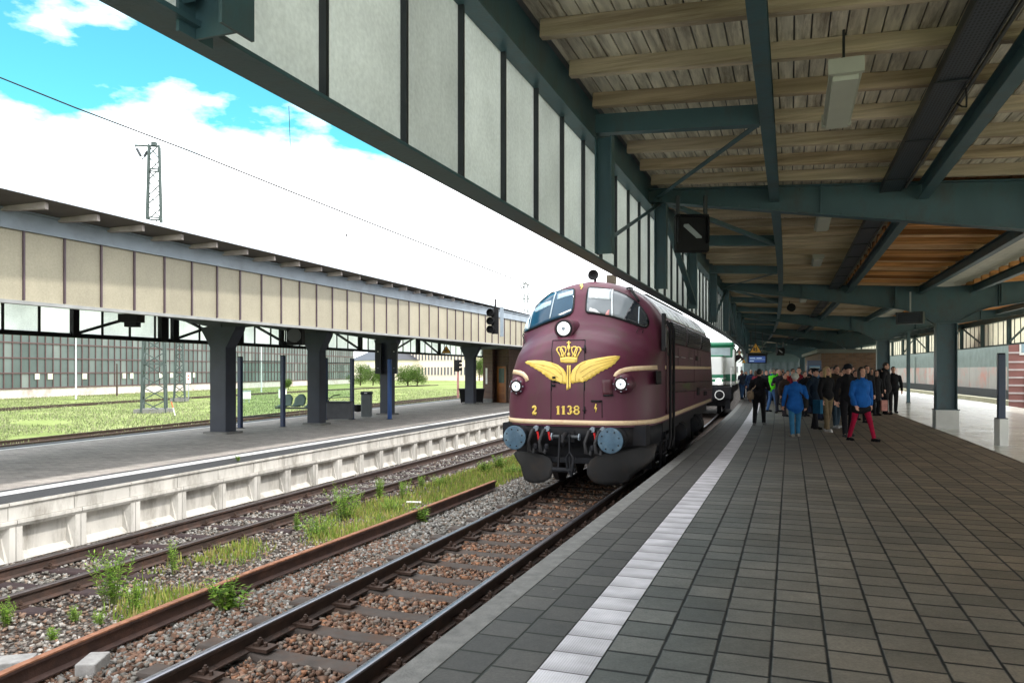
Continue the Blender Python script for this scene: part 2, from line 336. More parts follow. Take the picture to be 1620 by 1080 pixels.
# ------------------------------------------------------------------ ground, platforms and tracks
def grass_ground_mat():
    m = bpy.data.materials.new('meadow'); m.use_nodes = True; t = m.node_tree; b = t.nodes['Principled BSDF']; L = t.links.new
    tc = N(t, 'ShaderNodeTexCoord')
    a = N(t, 'ShaderNodeTexNoise'); a.inputs['Scale'].default_value = .22; a.inputs['Detail'].default_value = 8; L(tc.outputs['Object'], a.inputs[0])
    c = N(t, 'ShaderNodeTexNoise'); c.inputs['Scale'].default_value = 6; c.inputs['Detail'].default_value = 8; L(tc.outputs['Object'], c.inputs[0])
    r = N(t, 'ShaderNodeValToRGB'); L(math_node(t, 'ADD', math_node(t, 'MULTIPLY', a.outputs[0], .6), math_node(t, 'MULTIPLY', c.outputs[0], .4)), r.inputs[0])
    e = r.color_ramp.elements; e[0].position = .36; e[0].color = (.11, .15, .045, 1); e[1].position = .66; e[1].color = (.28, .32, .14, 1)
    k = r.color_ramp.elements.new(.5); k.color = (.19, .24, .08, 1)
    L(r.outputs[0], b.inputs['Base Color']); b.inputs['Roughness'].default_value = .95; b.inputs['Specular IOR Level'].default_value = .1
    bp = N(t, 'ShaderNodeBump'); bp.inputs['Strength'].default_value = .8; bp.inputs['Distance'].default_value = .08; L(c.outputs[0], bp.inputs['Height']); L(bp.outputs[0], b.inputs['Normal'])
    return m
M_MEADOW = grass_ground_mat()
g = MB(); g.add([(-900, -60, -1.16), (900, -60, -1.16), (900, 2500, -1.16), (-900, 2500, -1.16)], [(0, 1, 2, 3)])
tag(g.build('ground', M_MEADOW), kind='structure')

def ballast_mat(name='ballast_bed'):
    m = bpy.data.materials.new(name); m.use_nodes = True; t = m.node_tree; b = t.nodes['Principled BSDF']; L = t.links.new
    tc = N(t, 'ShaderNodeTexCoord')
    vo = N(t, 'ShaderNodeTexVoronoi'); vo.inputs['Scale'].default_value = 24; L(tc.outputs['Object'], vo.inputs[0])
    r = N(t, 'ShaderNodeValToRGB'); sp = N(t, 'ShaderNodeSeparateColor'); L(vo.outputs['Color'], sp.inputs[0]); L(sp.outputs[0], r.inputs[0])
    e = r.color_ramp.elements; e[0].color = (.07, .055, .045, 1); e[1].color = (.30, .28, .26, 1)
    k = r.color_ramp.elements.new(.35); k.color = (.16, .10, .075, 1); k = r.color_ramp.elements.new(.7); k.color = (.19, .18, .165, 1)
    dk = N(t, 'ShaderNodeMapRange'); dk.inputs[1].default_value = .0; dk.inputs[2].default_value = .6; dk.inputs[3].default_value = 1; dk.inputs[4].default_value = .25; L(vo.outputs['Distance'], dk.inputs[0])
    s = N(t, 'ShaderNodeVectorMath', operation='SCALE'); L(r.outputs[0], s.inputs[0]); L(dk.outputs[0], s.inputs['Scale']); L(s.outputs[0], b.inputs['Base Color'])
    b.inputs['Roughness'].default_value = .9; b.inputs['Specular IOR Level'].default_value = .2
    bp = N(t, 'ShaderNodeBump'); bp.invert = True; bp.inputs['Strength'].default_value = 1; bp.inputs['Distance'].default_value = .03; L(vo.outputs['Distance'], bp.inputs['Height']); L(bp.outputs[0], b.inputs['Normal'])
    return m
M_BALL = ballast_mat()
def bed_z(t):
    if t > -3.4: return -0.85
    if t > -5.2: return -0.85-(-3.4-t)/1.8*0.23
    return -1.08
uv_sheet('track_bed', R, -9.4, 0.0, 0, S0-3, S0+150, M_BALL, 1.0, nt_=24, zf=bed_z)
uv_sheet('far_track_bed', R, 12.4, 24.0, -1.0, S0-3, S0+150, mat('pale_gravel', (.42, .40, .31), .9, 0, .3, 5, .8, 30, .2, dirt=(.2, .19, .14), dirt_amt=.6, dscale=3), 2.0)

# ---- the near platform
M_PAVE = slab_mat('platform_slabs', 0.317, 0.30, ((.086, .090, .083), (.134, .136, .124)), (.006, .006, .005), .014, .017, rough=.66, offs='random', bump=1.0, gum=.5, grain=.6, stain=(.65, .25), ramp=(.3, 3.2, (1.85, 1.42, 1.10)))
M_PAVE_E = slab_mat('edge_slabs', 0.28, 0.30, ((.050, .048, .044), (.074, .070, .064)), (.008, .010, .005), .012, .014, rough=.7, offs='random', bump=.9, gum=.7, grain=.6, stain=(.7, .25))
EDGE = -0.02
uv_sheet('platform_floor', R, 1.03, 6.16, 0.0, S0-8, S0+150, M_PAVE, .5, nt_=6, u0=1.03)
uv_sheet('platform_floor', R, 0.17, 0.73, 0.0, S0-8, S0+150, M_PAVE_E, .5, u0=.17)
uv_sheet('outer_platform_floor', R, 6.16, 12.3, 0.0, S0-8, S0+150, slab_mat('outer_slabs', .62, .62, ((.62, .63, .57), (.74, .75, .69)), (.30, .30, .28), .006, .006, rough=.24, bump=.2, spec=.9, stain=(.35, .2), grain=.15), 1.0, nt_=6, u0=6.16)
mb = MB(); mb.sweep(R, [(EDGE, 0.004), (0.17, 0.004), (.17, -.14), (EDGE, -.14)], S0-8, S0+150, .5)
tag(mb.build('platform_kerb', mat('kerb_concrete', (.15, .148, .14), .85, 0, .3, 9, .5, 60, dirt=(.10, .10, .095), dirt_amt=.6, dscale=6)), kind='structure')
mb = MB(); mb.sweep(R, [(.05, -.14), (.3, -.14), (.3, -1.1), (.05, -1.1)], S0-8, S0+150, 1.0)
tag(mb.build('platform_side_wall', M_CONC_D), kind='structure')
# white ribbed guide strip: one slab every 30 cm, ribs lengthwise
def strip_mat():
    m = bpy.data.materials.new('ribbed_white_slabs'); m.use_nodes = True; t = m.node_tree; b = t.nodes['Principled BSDF']; L = t.links.new
    uv = N(t, 'ShaderNodeUVMap'); sp = N(t, 'ShaderNodeSeparateXYZ'); L(uv.outputs[0], sp.inputs[0])
    rib = math_node(t, 'FRACT', math_node(t, 'DIVIDE', sp.outputs[0], .0158)); rib = math_node(t, 'ABSOLUTE', math_node(t, 'SUBTRACT', rib, .5))
    v = math_node(t, 'DIVIDE', sp.outputs[1], .30); fv = math_node(t, 'FRACT', v); dv = math_node(t, 'MULTIPLY', math_node(t, 'MINIMUM', fv, math_node(t, 'SUBTRACT', 1., fv)), .3)
    j = N(t, 'ShaderNodeMapRange'); j.inputs[1].default_value = .008; j.inputs[2].default_value = .004; L(dv, j.inputs[0])
    wn = N(t, 'ShaderNodeTexWhiteNoise', noise_dimensions='1D'); L(math_node(t, 'FLOOR', v), wn.inputs['W'])
    tc = N(t, 'ShaderNodeTexCoord'); n = N(t, 'ShaderNodeTexNoise'); n.inputs['Scale'].default_value = 3.5; n.inputs['Detail'].default_value = 9; L(tc.outputs['Object'], n.inputs[0])
    gr_ = N(t, 'ShaderNodeMapRange'); gr_.inputs[1].default_value = .0; gr_.inputs[2].default_value = .45; gr_.inputs[3].default_value = .68; gr_.inputs[4].default_value = 1.0; L(fv, gr_.inputs[0])
    k = math_node(t, 'MULTIPLY', math_node(t, 'MULTIPLY', gr_.outputs[0], math_node(t, 'ADD', math_node(t, 'MULTIPLY', wn.outputs[0], .16), .84)), math_node(t, 'ADD', math_node(t, 'MULTIPLY', n.outputs[0], .95), .50))
    s = N(t, 'ShaderNodeVectorMath', operation='SCALE'); s.inputs[0].default_value = (.62, .60, .63); L(k, s.inputs['Scale'])
    mx = N(t, 'ShaderNodeMix', data_type='RGBA'); L(j.outputs[0], mx.inputs[0]); L(s.outputs[0], mx.inputs[6]); mx.inputs[7].default_value = (.08, .07, .07, 1)
    L(mx.outputs[2], b.inputs['Base Color']); b.inputs['Roughness'].default_value = .6
    h = math_node(t, 'SUBTRACT', math_node(t, 'MULTIPLY', rib, 1.5), j.outputs[0]); bp = N(t, 'ShaderNodeBump'); bp.inputs['Strength'].default_value = .7; bp.inputs['Distance'].default_value = .004; L(h, bp.inputs['Height']); L(bp.outputs[0], b.inputs['Normal'])
    return m
uv_sheet('platform_guide_strip', R, 0.73, 1.03, 0.004, S0-8, S0+150, strip_mat(), .5)
# the low tiled wall that the canopy columns stand on
M_TILE = slab_mat('pale_wall_tiles', 0.5, 0.62, ((.68, .69, .62), (.78, .79, .72)), (.35, .35, .32), .006, .006, rough=.22, bump=.25, spec=.7)
def tiled_wall(name, t0, t1, h, s0, s1, label):
    n = int((s1-s0)/1.0); prof = [(t0, 0), (t0+.03, h), (t1-.03, h), (t1, 0)]; vs = []; uvs = []; fs = []; per = [0, h, h+t1-t0, 2*h+t1-t0]
    for i in range(n+1):
        ss = s0+(s1-s0)*i/n
        for (t, z), p in zip(prof, per): vs.append(tuple(R.at(ss, t, z))); uvs.append((p, ss))
    for i in range(n):
        for j in range(3): fs.append((i*4+j, (i+1)*4+j, (i+1)*4+j+1, i*4+j+1))
    me = bpy.data.meshes.new(name); me.from_pydata(vs, [], fs); ul = me.uv_layers.new(name='UVMap'); ul.data.foreach_set('uv', [c for f in fs for i in f for c in uvs[i]])
    me.materials.append(M_TILE); o = bpy.data.objects.new(name, me); COL.objects.link(o); tag(o, label, 'low wall'); return o


# ---- rails, sleepers
def rail_prof(t, zt, h=.165, hw=.036, fw=.07):
    return [(t-hw, zt-.004), (t-hw+.008, zt), (t+hw-.008, zt), (t+hw, zt-.004), (t+hw, zt-.036), (t+.009, zt-.052), (t+.009, zt-h+.028), (t+fw, zt-h+.012), (t+fw, zt-h), (t-fw, zt-h), (t-fw, zt-h+.012), (t-.009, zt-h+.028), (t-.009, zt-.052), (t-hw, zt-.036)]
def make_rail(parent, cv, t, zt, s0, s1, mtop, mside=M_RUST, ds=1.0, name='rail'):
    side = MB(); side.sweep(cv, rail_prof(t, zt), s0, s1, ds); o = side.build(name, mside, parent)
    top = MB(); top.sweep(cv, [(t-.030, zt+.0015), (t+.030, zt+.0015), (t+.037, zt-.006), (t+.037, zt-.014), (t+.0362, zt-.014), (t-.0362, zt-.014), (t-.037, zt-.014), (t-.037, zt-.006)], s0, s1, ds)
    tp = top.build('running_surface', mtop, o if parent is not None else o, smooth=50); return o
ZR, ZL = -0.63, -0.88
tr = thing('railway_track', 'polished track on concrete sleepers beside the near platform, under the maroon locomotive', 'railway track', tuple(R.at(S0+5, -1.8, ZR)))
make_rail(tr, R, -1.09, ZR, S0-3, S0+140, M_RAILTOP); make_rail(tr, R, -2.50, ZR, S0-3, S0+140, M_RAILTOP)
def sleeper_mesh(cv, s, t0, t1, z, w, h, dip, seg=14):
    """long concrete sleeper whose middle is lower than its ends"""
    m = MB(); vs = []; fs = []
    for i in range(seg+1):
        a = i/seg; t = t0+(t1-t0)*a; d = dip*math.exp(-((a-.5)/.24)**4); zz = z-d
        for (ds_, dz) in ((-w/2, -h), (-w/2*.86, -.012), (-w/2*.78, 0), (w/2*.78, 0), (w/2*.86, -.012), (w/2, -h)): vs.append(cv.at(s+ds_, t, zz+dz))
    for i in range(seg): fs += [(i*6+j, i*6+j+1, (i+1)*6+j+1, (i+1)*6+j) for j in range(5)]
    fs += [tuple(range(5, -1, -1)), tuple(seg*6+j for j in range(6))]; return m.add(vs, fs)
sA = None
q = P(401, 1027, ZR-.15); sA = None
ds_best = min(range(0, 4000), key=lambda i: abs(R.at(i*.01, -2.3).y-q.y)); sA = ds_best*.01
M_BOLT = mat('rusty_bolt', (.06, .035, .025), .7, .3, .4, 30)
for k in range(-3, 60):
    s = sA+k*0.68; nr = k < 22
    o = sleeper_mesh(R, s, -3.0, -.55, ZR-.155, .27, .12, .035).build('sleeper', M_SLEEP, tr, smooth=40)
    if nr:
        for tr_ in (-1.09, -2.50):
            b = MB()
            for sg in (-1, 1):
                c = R.at(s, tr_+sg*.115, ZR-.15); x, y, tx, ty = R.frame(s); ax = (Vector((ty, -tx, 0)), Vector((tx, ty, 0)), Vector((0, 0, 1)))
                b.box(c+Vector((0, 0, .012)), .26, .16, .03, ax); b.box(c+Vector((0, 0, .035))-ax[0]*sg*.02, .07, .06, .03, ax)
                for sb in (-.055, .055):
                    p = c+ax[1]*sb*.0+ax[0]*sg*.0
                b.cyl(c+Vector((0, 0, .03)), c+Vector((0, 0, .10)), .014, n=6); b.cyl(c+Vector((0, 0, .055)), c+Vector((0, 0, .083)), .026, n=6)
                b.cyl(c+ax[0]*sg*.06+Vector((0, 0, .02)), c+ax[0]*sg*.06+Vector((0, 0, .06)), .018, n=6)
            b.build('rail_fastening', M_BOLT, o)
tl = thing('railway_track', 'dull brown track on dark steel sleepers below the opposite platform wall', 'railway track', (-5, 12, ZL))
RA = straight(9.968, -6.73, 28.5, -.44, 3, 70); RA = Curve([(-6.73+.3394*(y-9.968), y) for y in np.arange(2, 75, 2.)])
RB = Curve([(-5.85+.350*(y-8.667)-.0006*max(0, y-12)**1.3, y) for y in np.arange(2, 75, 1.)])
make_rail(tl, RA, 0, ZL, 0, 70, M_RAILTOP2); make_rail(tl, RB, 0, ZL, 0, 70, M_RAILTOP2)
k0 = None
for k in range(0, 62):
    Y = 4.0+k*.73; cA = RA.at(RA.sY(Y), 0, 0); cB = RB.at(RB.sY(Y-.3), 0, 0); d = (cB-cA).normalized(); a = cA-d*.45; b = cB+d*.5
    m = MB(); ax = (d, Vector((-d.y, d.x, 0)), Vector((0, 0, 1))); c = (a+b)/2; L_ = (b-a).length
    vs = []
    for e in (-L_/2, L_/2): vs += [c+ax[0]*e+ax[1]*w+Vector((0, 0, z)) for w, z in ((-.13, -1.14), (-.10, ZL-.17), (-.08, ZL-.155), (.08, ZL-.155), (.10, ZL-.17), (.13, -1.14))]
    m.add(vs, [(i, (i+1) % 6, 6+(i+1) % 6, 6+i) for i in range(6)]+[tuple(range(5, -1, -1)), tuple(range(6, 12))]); o = m.build('sleeper', M_SLEEP_S, tl)
    if k < 22:
        for cc in (cA, cB):
            b2 = MB()
            for sg in (-1, 1):
                p = Vector((cc.x, cc.y, ZL-.14))+d*sg*.11; b2.box(p-d*sg*.055+Vector((0, 0, -.014)), .24, .1, .025, ax); b2.box(p, .1, .1, .03, ax); b2.cyl(p, p+Vector((0, 0, .07)), .016, n=6); b2.cyl(p+Vector((0, 0, .03)), p+Vector((0, 0, .05)), .028, n=6)
            b2.build('rail_fastening', M_BOLT, o)
# spare rail lying between the tracks
pts = [P(-160, 1140, -.66), P(0, 1063.7, -.66), P(200, 981, -.66), P(400, 901.3, -.66), P(600, 828.5, -.66), P(783, 759.5, -.66)]
SPR = Curve([(p.x, p.y) for p in pts])
o = MB().sweep(SPR, rail_prof(0, -.66, .175), 0, SPR.s[-1], .5).build('spare_rail', mat('dark_rust', (.055, .028, .022), .75, 0, .35, 6, .4, 80, dirt=(.15, .07, .045), dirt_amt=.5, dscale=4), loc=(-3, 9, -.83), smooth=30)
tag(o, 'loose unused rail with orange rusty top lying between the two tracks', 'rail')
MB().sweep(SPR, [(-.036, -.658), (.036, -.658), (.037, -.672), (-.037, -.672)], 0, SPR.s[-1], .5).build('rusty_top', M_RAILRUST, o)
def block(name, px, py, z, sx, sy, sz, rz, label, m=M_CONC_D, cat='concrete block'):
    p = P(px, py, z); c, s_ = math.cos(rz), math.sin(rz); ax = (Vector((c, s_, 0)), Vector((-s_, c, 0)), Vector((0, 0, 1)))
    o = MB().box(p+Vector((0, 0, sz/2)), sx, sy, sz, ax).build(name, m, loc=tuple(p)); bv = o.modifiers.new('bevel', 'BEVEL'); bv.width = .012; bv.segments = 2
    return tag(o, label, cat)
M_BLK = mat('broken_concrete', (.33, .32, .31), .9, 0, .25, 9, .5, 40, dirt=(.17, .16, .15), dirt_amt=.6, dscale=6)
block('concrete_block', 147, 1062, -.85, .17, .3, .12, .1, 'short grey concrete block under the loose rusty rail', M_BLK)
block('concrete_slab', 10, 1060, -.86, .42, .22, .10, .25, 'pale concrete slab at the near end of the loose rusty rail', M_BLK)
block('white_board', 655, 795, -.99, .32, .06, .03, -.1, 'white painted board lying in the weeds by the loose rail', M_WHITE, 'board')

# ---- opposite platform
ZP = -0.21
LE = Curve([(-7.34+.3376*(y-10.87), y) for y in np.arange(2, 72, 1.)])
LB = Curve([(-12.7+.281*(y-18.4)-.2, y) for y in np.arange(2, 90, 1.)])
def between(name, c0, o0, c1, o1, z, ya, yb, m, uvu=(0, 8), dy=1.0, kind='structure'):
    vs = []; fs = []; uvs = []; ys = np.arange(ya, yb+.01, dy)
    for y in ys:
        a = c0.at(c0.sY(y), o0, z); b = c1.at(c1.sY(y), o1, z)
        for j in range(5): p = a.lerp(b, j/4); vs.append(tuple(p)); uvs.append(((p-a).length, y/.95))
    for i in range(len(ys)-1):
        for j in range(4): fs.append((i*5+j, i*5+j+1, (i+1)*5+j+1, (i+1)*5+j))
    me = bpy.data.meshes.new(name); me.from_pydata(vs, [], fs); ul = me.uv_layers.new(name='UVMap'); ul.data.foreach_set('uv', [c for f in fs for i in f for c in uvs[i]])
    me.materials.append(m); o = bpy.data.objects.new(name, me); COL.objects.link(o); o['kind'] = kind; return o
M_LP = slab_mat('small_pavers', .2, .1, ((.38, .35, .325), (.52, .48, .45)), (.12, .12, .12), .004, .004, rough=.85, offs='half', bump=.4, spec=.15)
between('opposite_platform_floor', LB, .2, LE, -1.2, ZP, 2, 70, M_LP)
M_ASPH = mat('dark_edge_surface', (.045, .047, .052), .75, 0, .25, 30, .5, 90, dirt=(.10, .10, .10), dirt_amt=.25, dscale=14)
M_WL = mat('worn_white_line', (.74, .75, .75), .6, 0, .08, 10, .1, dirt=(.5, .5, .5), dirt_amt=.3)
uv_sheet('opposite_platform_edge', LE, -1.2, -.02, ZP, 0, 68, M_ASPH)
uv_sheet('opposite_platform_white_line', LE, -1.02, -.68, ZP+.004, 0, 68, M_WL)
uv_sheet('opposite_platform_back_line', LB, .55, .68, ZP+.004, 0, 80, M_WL)
uv_sheet('opposite_platform_back_edge', LB, 0, .5, ZP+.003, 0, 80, M_ASPH)
tag(MB().sweep(LB, [(0, ZP), (.3, ZP), (.3, -1.2), (0, -1.2)], 0, 80, 2).build('opposite_platform_back_wall', M_CONC_D), kind='structure')
# precast edge wall: cap strip blocks, then box-like elements with a recess
wl = thing('platform_wall', 'pale precast concrete wall of recessed panels below the opposite platform edge', 'retaining wall', (-5, 14, -1.1))
sW = LE.sY(11.04); UL = 1.108
zt, zc, zb = ZP, -.475, -1.16
for k in range(-6, 48):
    s0 = sW+k*UL-.05; s1 = s0+UL-.012
    m = MB(); m.sweep(LE, [(-.30, ZP-.003), (.03, ZP-.003), (.03, ZP-.04), (.0, ZP-.05), (.0, zc+.006), (-.3, zc+.006)], s0, s1, 1.2); m.build('cap_block', M_CONC, wl)
    s0 += .12; s1 += .12
    m = MB(); x0 = -.02; fr = .12; dpt = .14
    # frame: top rail (bulges out), posts, sloped recess
    m.sweep(LE, [(-.3, zc), (.035, zc), (.035, zc-.05), (.005, zc-.10), (-.3, zc-.10)], s0, s1, 1.2)
    m.sweep(LE, [(-.3, zc-.1), (.005, zc-.1), (.005, zb), (-.3, zb)], s0, s0+fr*.8, 1); m.sweep(LE, [(-.3, zc-.1), (.005, zc-.1), (.005, zb), (-.3, zb)], s1-fr*.8, s1, 1)
    # recess back wall with splayed sides
    a0, a1 = s0+fr*.8, s1-fr*.8; b0, b1 = a0+.05, a1-.05
    q = [LE.at(a0, .005, zc-.1), LE.at(a1, .005, zc-.1), LE.at(a1, .005, zb), LE.at(a0, .005, zb), LE.at(b0, -dpt, zc-.12), LE.at(b1, -dpt, zc-.12), LE.at(b1, -dpt, zb), LE.at(b0, -dpt, zb), LE.at(b0, -.02, zb+.09), LE.at(b1, -.02, zb+.09), LE.at(b0, -dpt, zb+.18), LE.at(b1, -dpt, zb+.18)]
    m.add(q, [(0, 1, 5, 4), (4, 5, 11, 10), (10, 11, 9, 8), (8, 9, 2, 3), (0, 4, 10, 8, 3), (1, 2, 9, 11, 5)])
    m.build('wall_element', M_CONC, wl)

# ---- rails of the disused tracks in the meadow
for (a, b, z, lab) in (((26.7, -18.2), (39, -15.3), -.95, 'rusty track running along the back edge of the opposite platform'), ((52.4, -35.6), (80.5, -31.7), -1.02, 'overgrown track in the meadow in front of the glazed shed')):
    tg = thing('railway_track', lab, 'railway track', (a[1], a[0], z)); k = (b[1]-a[1])/(b[0]-a[0])
    for off in (0, -1.5):
        cv = Curve([(a[1]+off+k*(y-a[0])+.0012*(y-a[0])**2*(.4 if z > -1 else 1.), y) for y in np.arange(a[0]-22, a[0]+90, 3.)]); make_rail(tg, cv, 0, z, 0, cv.s[-1], M_RUST, ds=3)
# ---- ballast stones (near part as real stones)
def stones():
    base = np.array([[1, 0, 0], [-1, 0, 0], [0, 1, 0], [0, -1, 0], [0, 0, 1], [0, 0, -1]], float)*.9
    cube = np.array([[x, y, z] for x in (-1, 1) for y in (-1, 1) for z in (-1, 1)], float)*.62
    fa = np.array([[0, 2, 4], [2, 1, 4], [1, 3, 4], [3, 0, 4], [2, 0, 5], [1, 2, 5], [3, 1, 5], [0, 3, 5]])
    fc = np.array([[0, 1, 3], [0, 3, 2], [4, 6, 7], [4, 7, 5], [0, 4, 5], [0, 5, 1], [2, 3, 7], [2, 7, 6], [0, 2, 6], [0, 6, 4], [1, 5, 7], [1, 7, 3]])
    V = []; Fs = []; C = []; o = 0
    def scatter(n, s0, s1, t0, t1, size, pal, skip=None, dz=0.0):
        nonlocal o
        for _ in range(n):
            u = RNG.random(); s = s0+(s1-s0)*u; t = t0+(t1-t0)*RNG.random()
            if skip and skip(s, t): continue
            p = R.at(s, t, 0); z = bed_z(t)+dz
            r = size*(.55+.75*RNG.random()); cubeish = RNG.random() < .6
            b = (cube if cubeish else base); f = fc if cubeish else fa
            q = b*(1+.30*RNG.standard_normal(b.shape))*np.array([r, r*(.55+.45*RNG.random()), r*(.5+.35*RNG.random())])
            a, c_, e_ = RNG.random(3)*6.28; ca, sa, cb, sb = math.cos(a), math.sin(a), math.cos(c_), math.sin(c_)
            rot = np.array([[ca, -sa, 0], [sa, ca, 0], [0, 0, 1]])@np.array([[1, 0, 0], [0, cb, -sb], [0, sb, cb]])
            q = q@rot.T+np.array([p.x, p.y, z+r*.22+RNG.random()*.02]); V.append(q); Fs.append(f+o); o += len(b)
            cc = pal[int(RNG.random()*len(pal))]; k = .7+.6*RNG.random(); C.append(np.tile([cc[0]*k, cc[1]*k, cc[2]*k, 1], (len(b), 1)))
    GR = [(.20, .19, .17), (.25, .235, .22), (.15, .14, .125), (.32, .31, .29), (.19, .15, .12)]
    BR = [(.17, .10, .07), (.22, .13, .09), (.11, .065, .045), (.18, .15, .13), (.24, .19, .15), (.28, .14, .08)]
    PK = [(.19, .17, .15), (.24, .22, .20), (.17, .12, .09), (.31, .295, .275), (.12, .10, .09), (.20, .13, .095)]
    sl = lambda s, t: min((s-sA) % .68, .68-(s-sA) % .68) < .125
    def btw(s, t): return sl(s, t) or abs(t+1.09) < .09 or abs(t+2.5) < .09
    scatter(8500, S0+3, S0+12, -2.4, -1.15, .034, BR, btw); scatter(5000, S0+12, S0+24, -2.4, -1.15, .038, BR, btw)
    scatter(1300, S0+3, S0+14, -1.0, 0., .030, BR, lambda s, t: False)
    scatter(10500, S0+3, S0+11, -4.0, -2.58, .033, GR+BR[:3]+BR[:2]); scatter(6000, S0+11, S0+20, -4.1, -2.58, .036, GR)
    scatter(8000, S0+4, S0+14, -6.9, -3.95, .028, PK); scatter(6000, S0+14, S0+26, -7.0, -3.9, .034, PK)
    scatter(6500, S0+5.5, S0+18, -8.4, -6.5, .032, GR); scatter(5000, S0+18, S0+34, -8.7, -6.4, .038, GR)
    A8 = [f for f in Fs]; return np.concatenate(V), np.concatenate(Fs), np.concatenate(C)
V, Fc, C = stones()
raw_mesh('ballast', V, Fc, tint_mat('ballast_stone', .85, 0, .2, 30), 'stuff', colors=C)
# ------------------------------------------------------------------ near canopy
def panel_mat(name, col, tr=.5, var=.06):
    m = bpy.data.materials.new(name); m.use_nodes = True; t = m.node_tree; L = t.links.new; b = t.nodes['Principled BSDF']; out = t.nodes['Material Output']
    tc = N(t, 'ShaderNodeTexCoord')
    n = N(t, 'ShaderNodeTexNoise'); n.inputs['Scale'].default_value = 38; n.inputs['Detail'].default_value = 6; L(tc.outputs['Object'], n.inputs[0])
    n2 = N(t, 'ShaderNodeTexNoise'); n2.inputs['Scale'].default_value = 2.2; n2.inputs['Detail'].default_value = 7; L(tc.outputs['Object'], n2.inputs[0])
    k = math_node(t, 'ADD', math_node(t, 'MULTIPLY', math_node(t, 'SUBTRACT', n.outputs[0], .5), .42), math_node(t, 'ADD', math_node(t, 'MULTIPLY', math_node(t, 'SUBTRACT', n2.outputs[0], .5), .35), 1.0))
    s = N(t, 'ShaderNodeVectorMath', operation='SCALE'); s.inputs[0].default_value = col; L(k, s.inputs['Scale'])
    oi = N(t, 'ShaderNodeObjectInfo'); mp = N(t, 'ShaderNodeMapping'); mp.inputs['Scale'].default_value = (3.5, 3.5, .35); L(tc.outputs['Object'], mp.inputs[0]); n5 = N(t, 'ShaderNodeTexNoise'); n5.inputs['Scale'].default_value = 2.5; n5.inputs['Detail'].default_value = 7; n5.inputs['Roughness'].default_value = .7; L(mp.outputs[0], n5.inputs[0])
    st = N(t, 'ShaderNodeMapRange'); st.inputs[1].default_value = .5; st.inputs[2].default_value = .75; st.inputs[3].default_value = 1; st.inputs[4].default_value = .92; L(n5.outputs[0], st.inputs[0]); rr_ = N(t, 'ShaderNodeMapRange'); rr_.inputs[3].default_value = .90; rr_.inputs[4].default_value = 1.06; L(oi.outputs['Random'], rr_.inputs[0])
    s2 = N(t, 'ShaderNodeVectorMath', operation='SCALE'); L(s.outputs[0], s2.inputs[0]); L(math_node(t, 'MULTIPLY', st.outputs[0], rr_.outputs[0]), s2.inputs['Scale']); s = s2
    L(s.outputs[0], b.inputs['Base Color']); b.inputs['Roughness'].default_value = .55
    x = N(t, 'ShaderNodeBsdfTranslucent'); L(s.outputs[0], x.inputs[0]); mx = N(t, 'ShaderNodeMixShader'); mx.inputs[0].default_value = tr
    bp = N(t, 'ShaderNodeBump'); bp.inputs['Strength'].default_value = .25; bp.inputs['Distance'].default_value = .004; L(n.outputs[0], bp.inputs['Height']); L(bp.outputs[0], b.inputs['Normal'])
    L(b.outputs[0], mx.inputs[1]); L(x.outputs[0], mx.inputs[2]); L(mx.outputs[0], out.inputs[0]); return m
M_PAN = panel_mat('frosted_fascia_panel', (.72, .74, .71), .66)
M_PANL = panel_mat('beige_fascia_panel', (.42, .385, .29), .15)
M_PANB = panel_mat('white_fascia_panel', (.95, .97, .96), .9)
M_WOOD = wood_mat('painted_wood', (.57, .475, .35), (.22, .16, .11), (.12, 1.2, 2.5))
M_WOODB = wood_mat('painted_boards', (.67, .615, .50), (.20, .16, .12), (2.5, .25, 1))
M_WOODO = wood_mat('bare_timber', (.66, .33, .13), (.30, .13, .05), (.12, 1.2, 2.5))
M_WOODO2 = wood_mat('bare_timber_pale', (.80, .52, .30), (.45, .22, .1), (.12, 1.2, 2.5))
M_WOODO3 = wood_mat('bare_timber_dark', (.30, .13, .045), (.10, .05, .02), (.12, 1.2, 2.5))
M_WOOD2 = wood_mat('painted_wood_dim', (.46, .36, .25), (.16, .11, .07), (.12, 1.2, 2.5))
M_WOODX = wood_mat('dark_bare_boards', (.20, .09, .035), (.05, .03, .02), (1, 1, 1))
M_LINING = mat('pale_lining_boards', (.66, .64, .54), .6, 0, .12, 4, .1)
S1 = S0+135
can = thing('platform_canopy', 'teal steel canopy with timber ceiling and frosted side panels over the near platform', 'canopy', tuple(R.at(S0+10, 6.45, 0)))
TC = 6.45; TR = 12.9
def zt(t): return 4.50-.055*(TC-abs(t-TC))
ZB0, ZB1, ZPT, ZCH = 2.97, 3.03, 4.22, 4.66
sP = [R.sY(y) for y in (-.9, 11.8, 24.5, 37.2, 50.0, 62.8, 75.6, 88.4)]
# roof skin and board ceiling
def board_sheet(name, t0, t1, s0, s1, m, dz=.165, bw=.135, along=True):
    """boards that run along the platform, laid with narrow gaps; separate board strips in one mesh"""
    mb = MB(); n = max(1, int(round((t1-t0)/bw)))
    for i in range(n):
        a = t0+(t1-t0)*i/n+.007; b = t0+(t1-t0)*(i+1)/n-.007; e = random.uniform(-.004, .004)
        mb.sweep(R, [(a, zt(a)+dz+e), (b, zt(b)+dz+e), (b, zt(b)+dz+.02+e), (a, zt(a)+dz+.02+e)], s0, s1, 1.6)
    return mb.build(name, m, can)
board_sheet('ceiling_boards', .08, 3.75, S0-3, S1, M_WOODB)
board_sheet('ceiling_boards', 3.75, 5.75, S0-3, sP[1], M_WOODB)
board_sheet('ceiling_boards', 3.75, 5.75, sP[1], sP[2], M_WOODX)
board_sheet('ceiling_boards', 3.75, 5.75, sP[2], S1, M_WOODB)
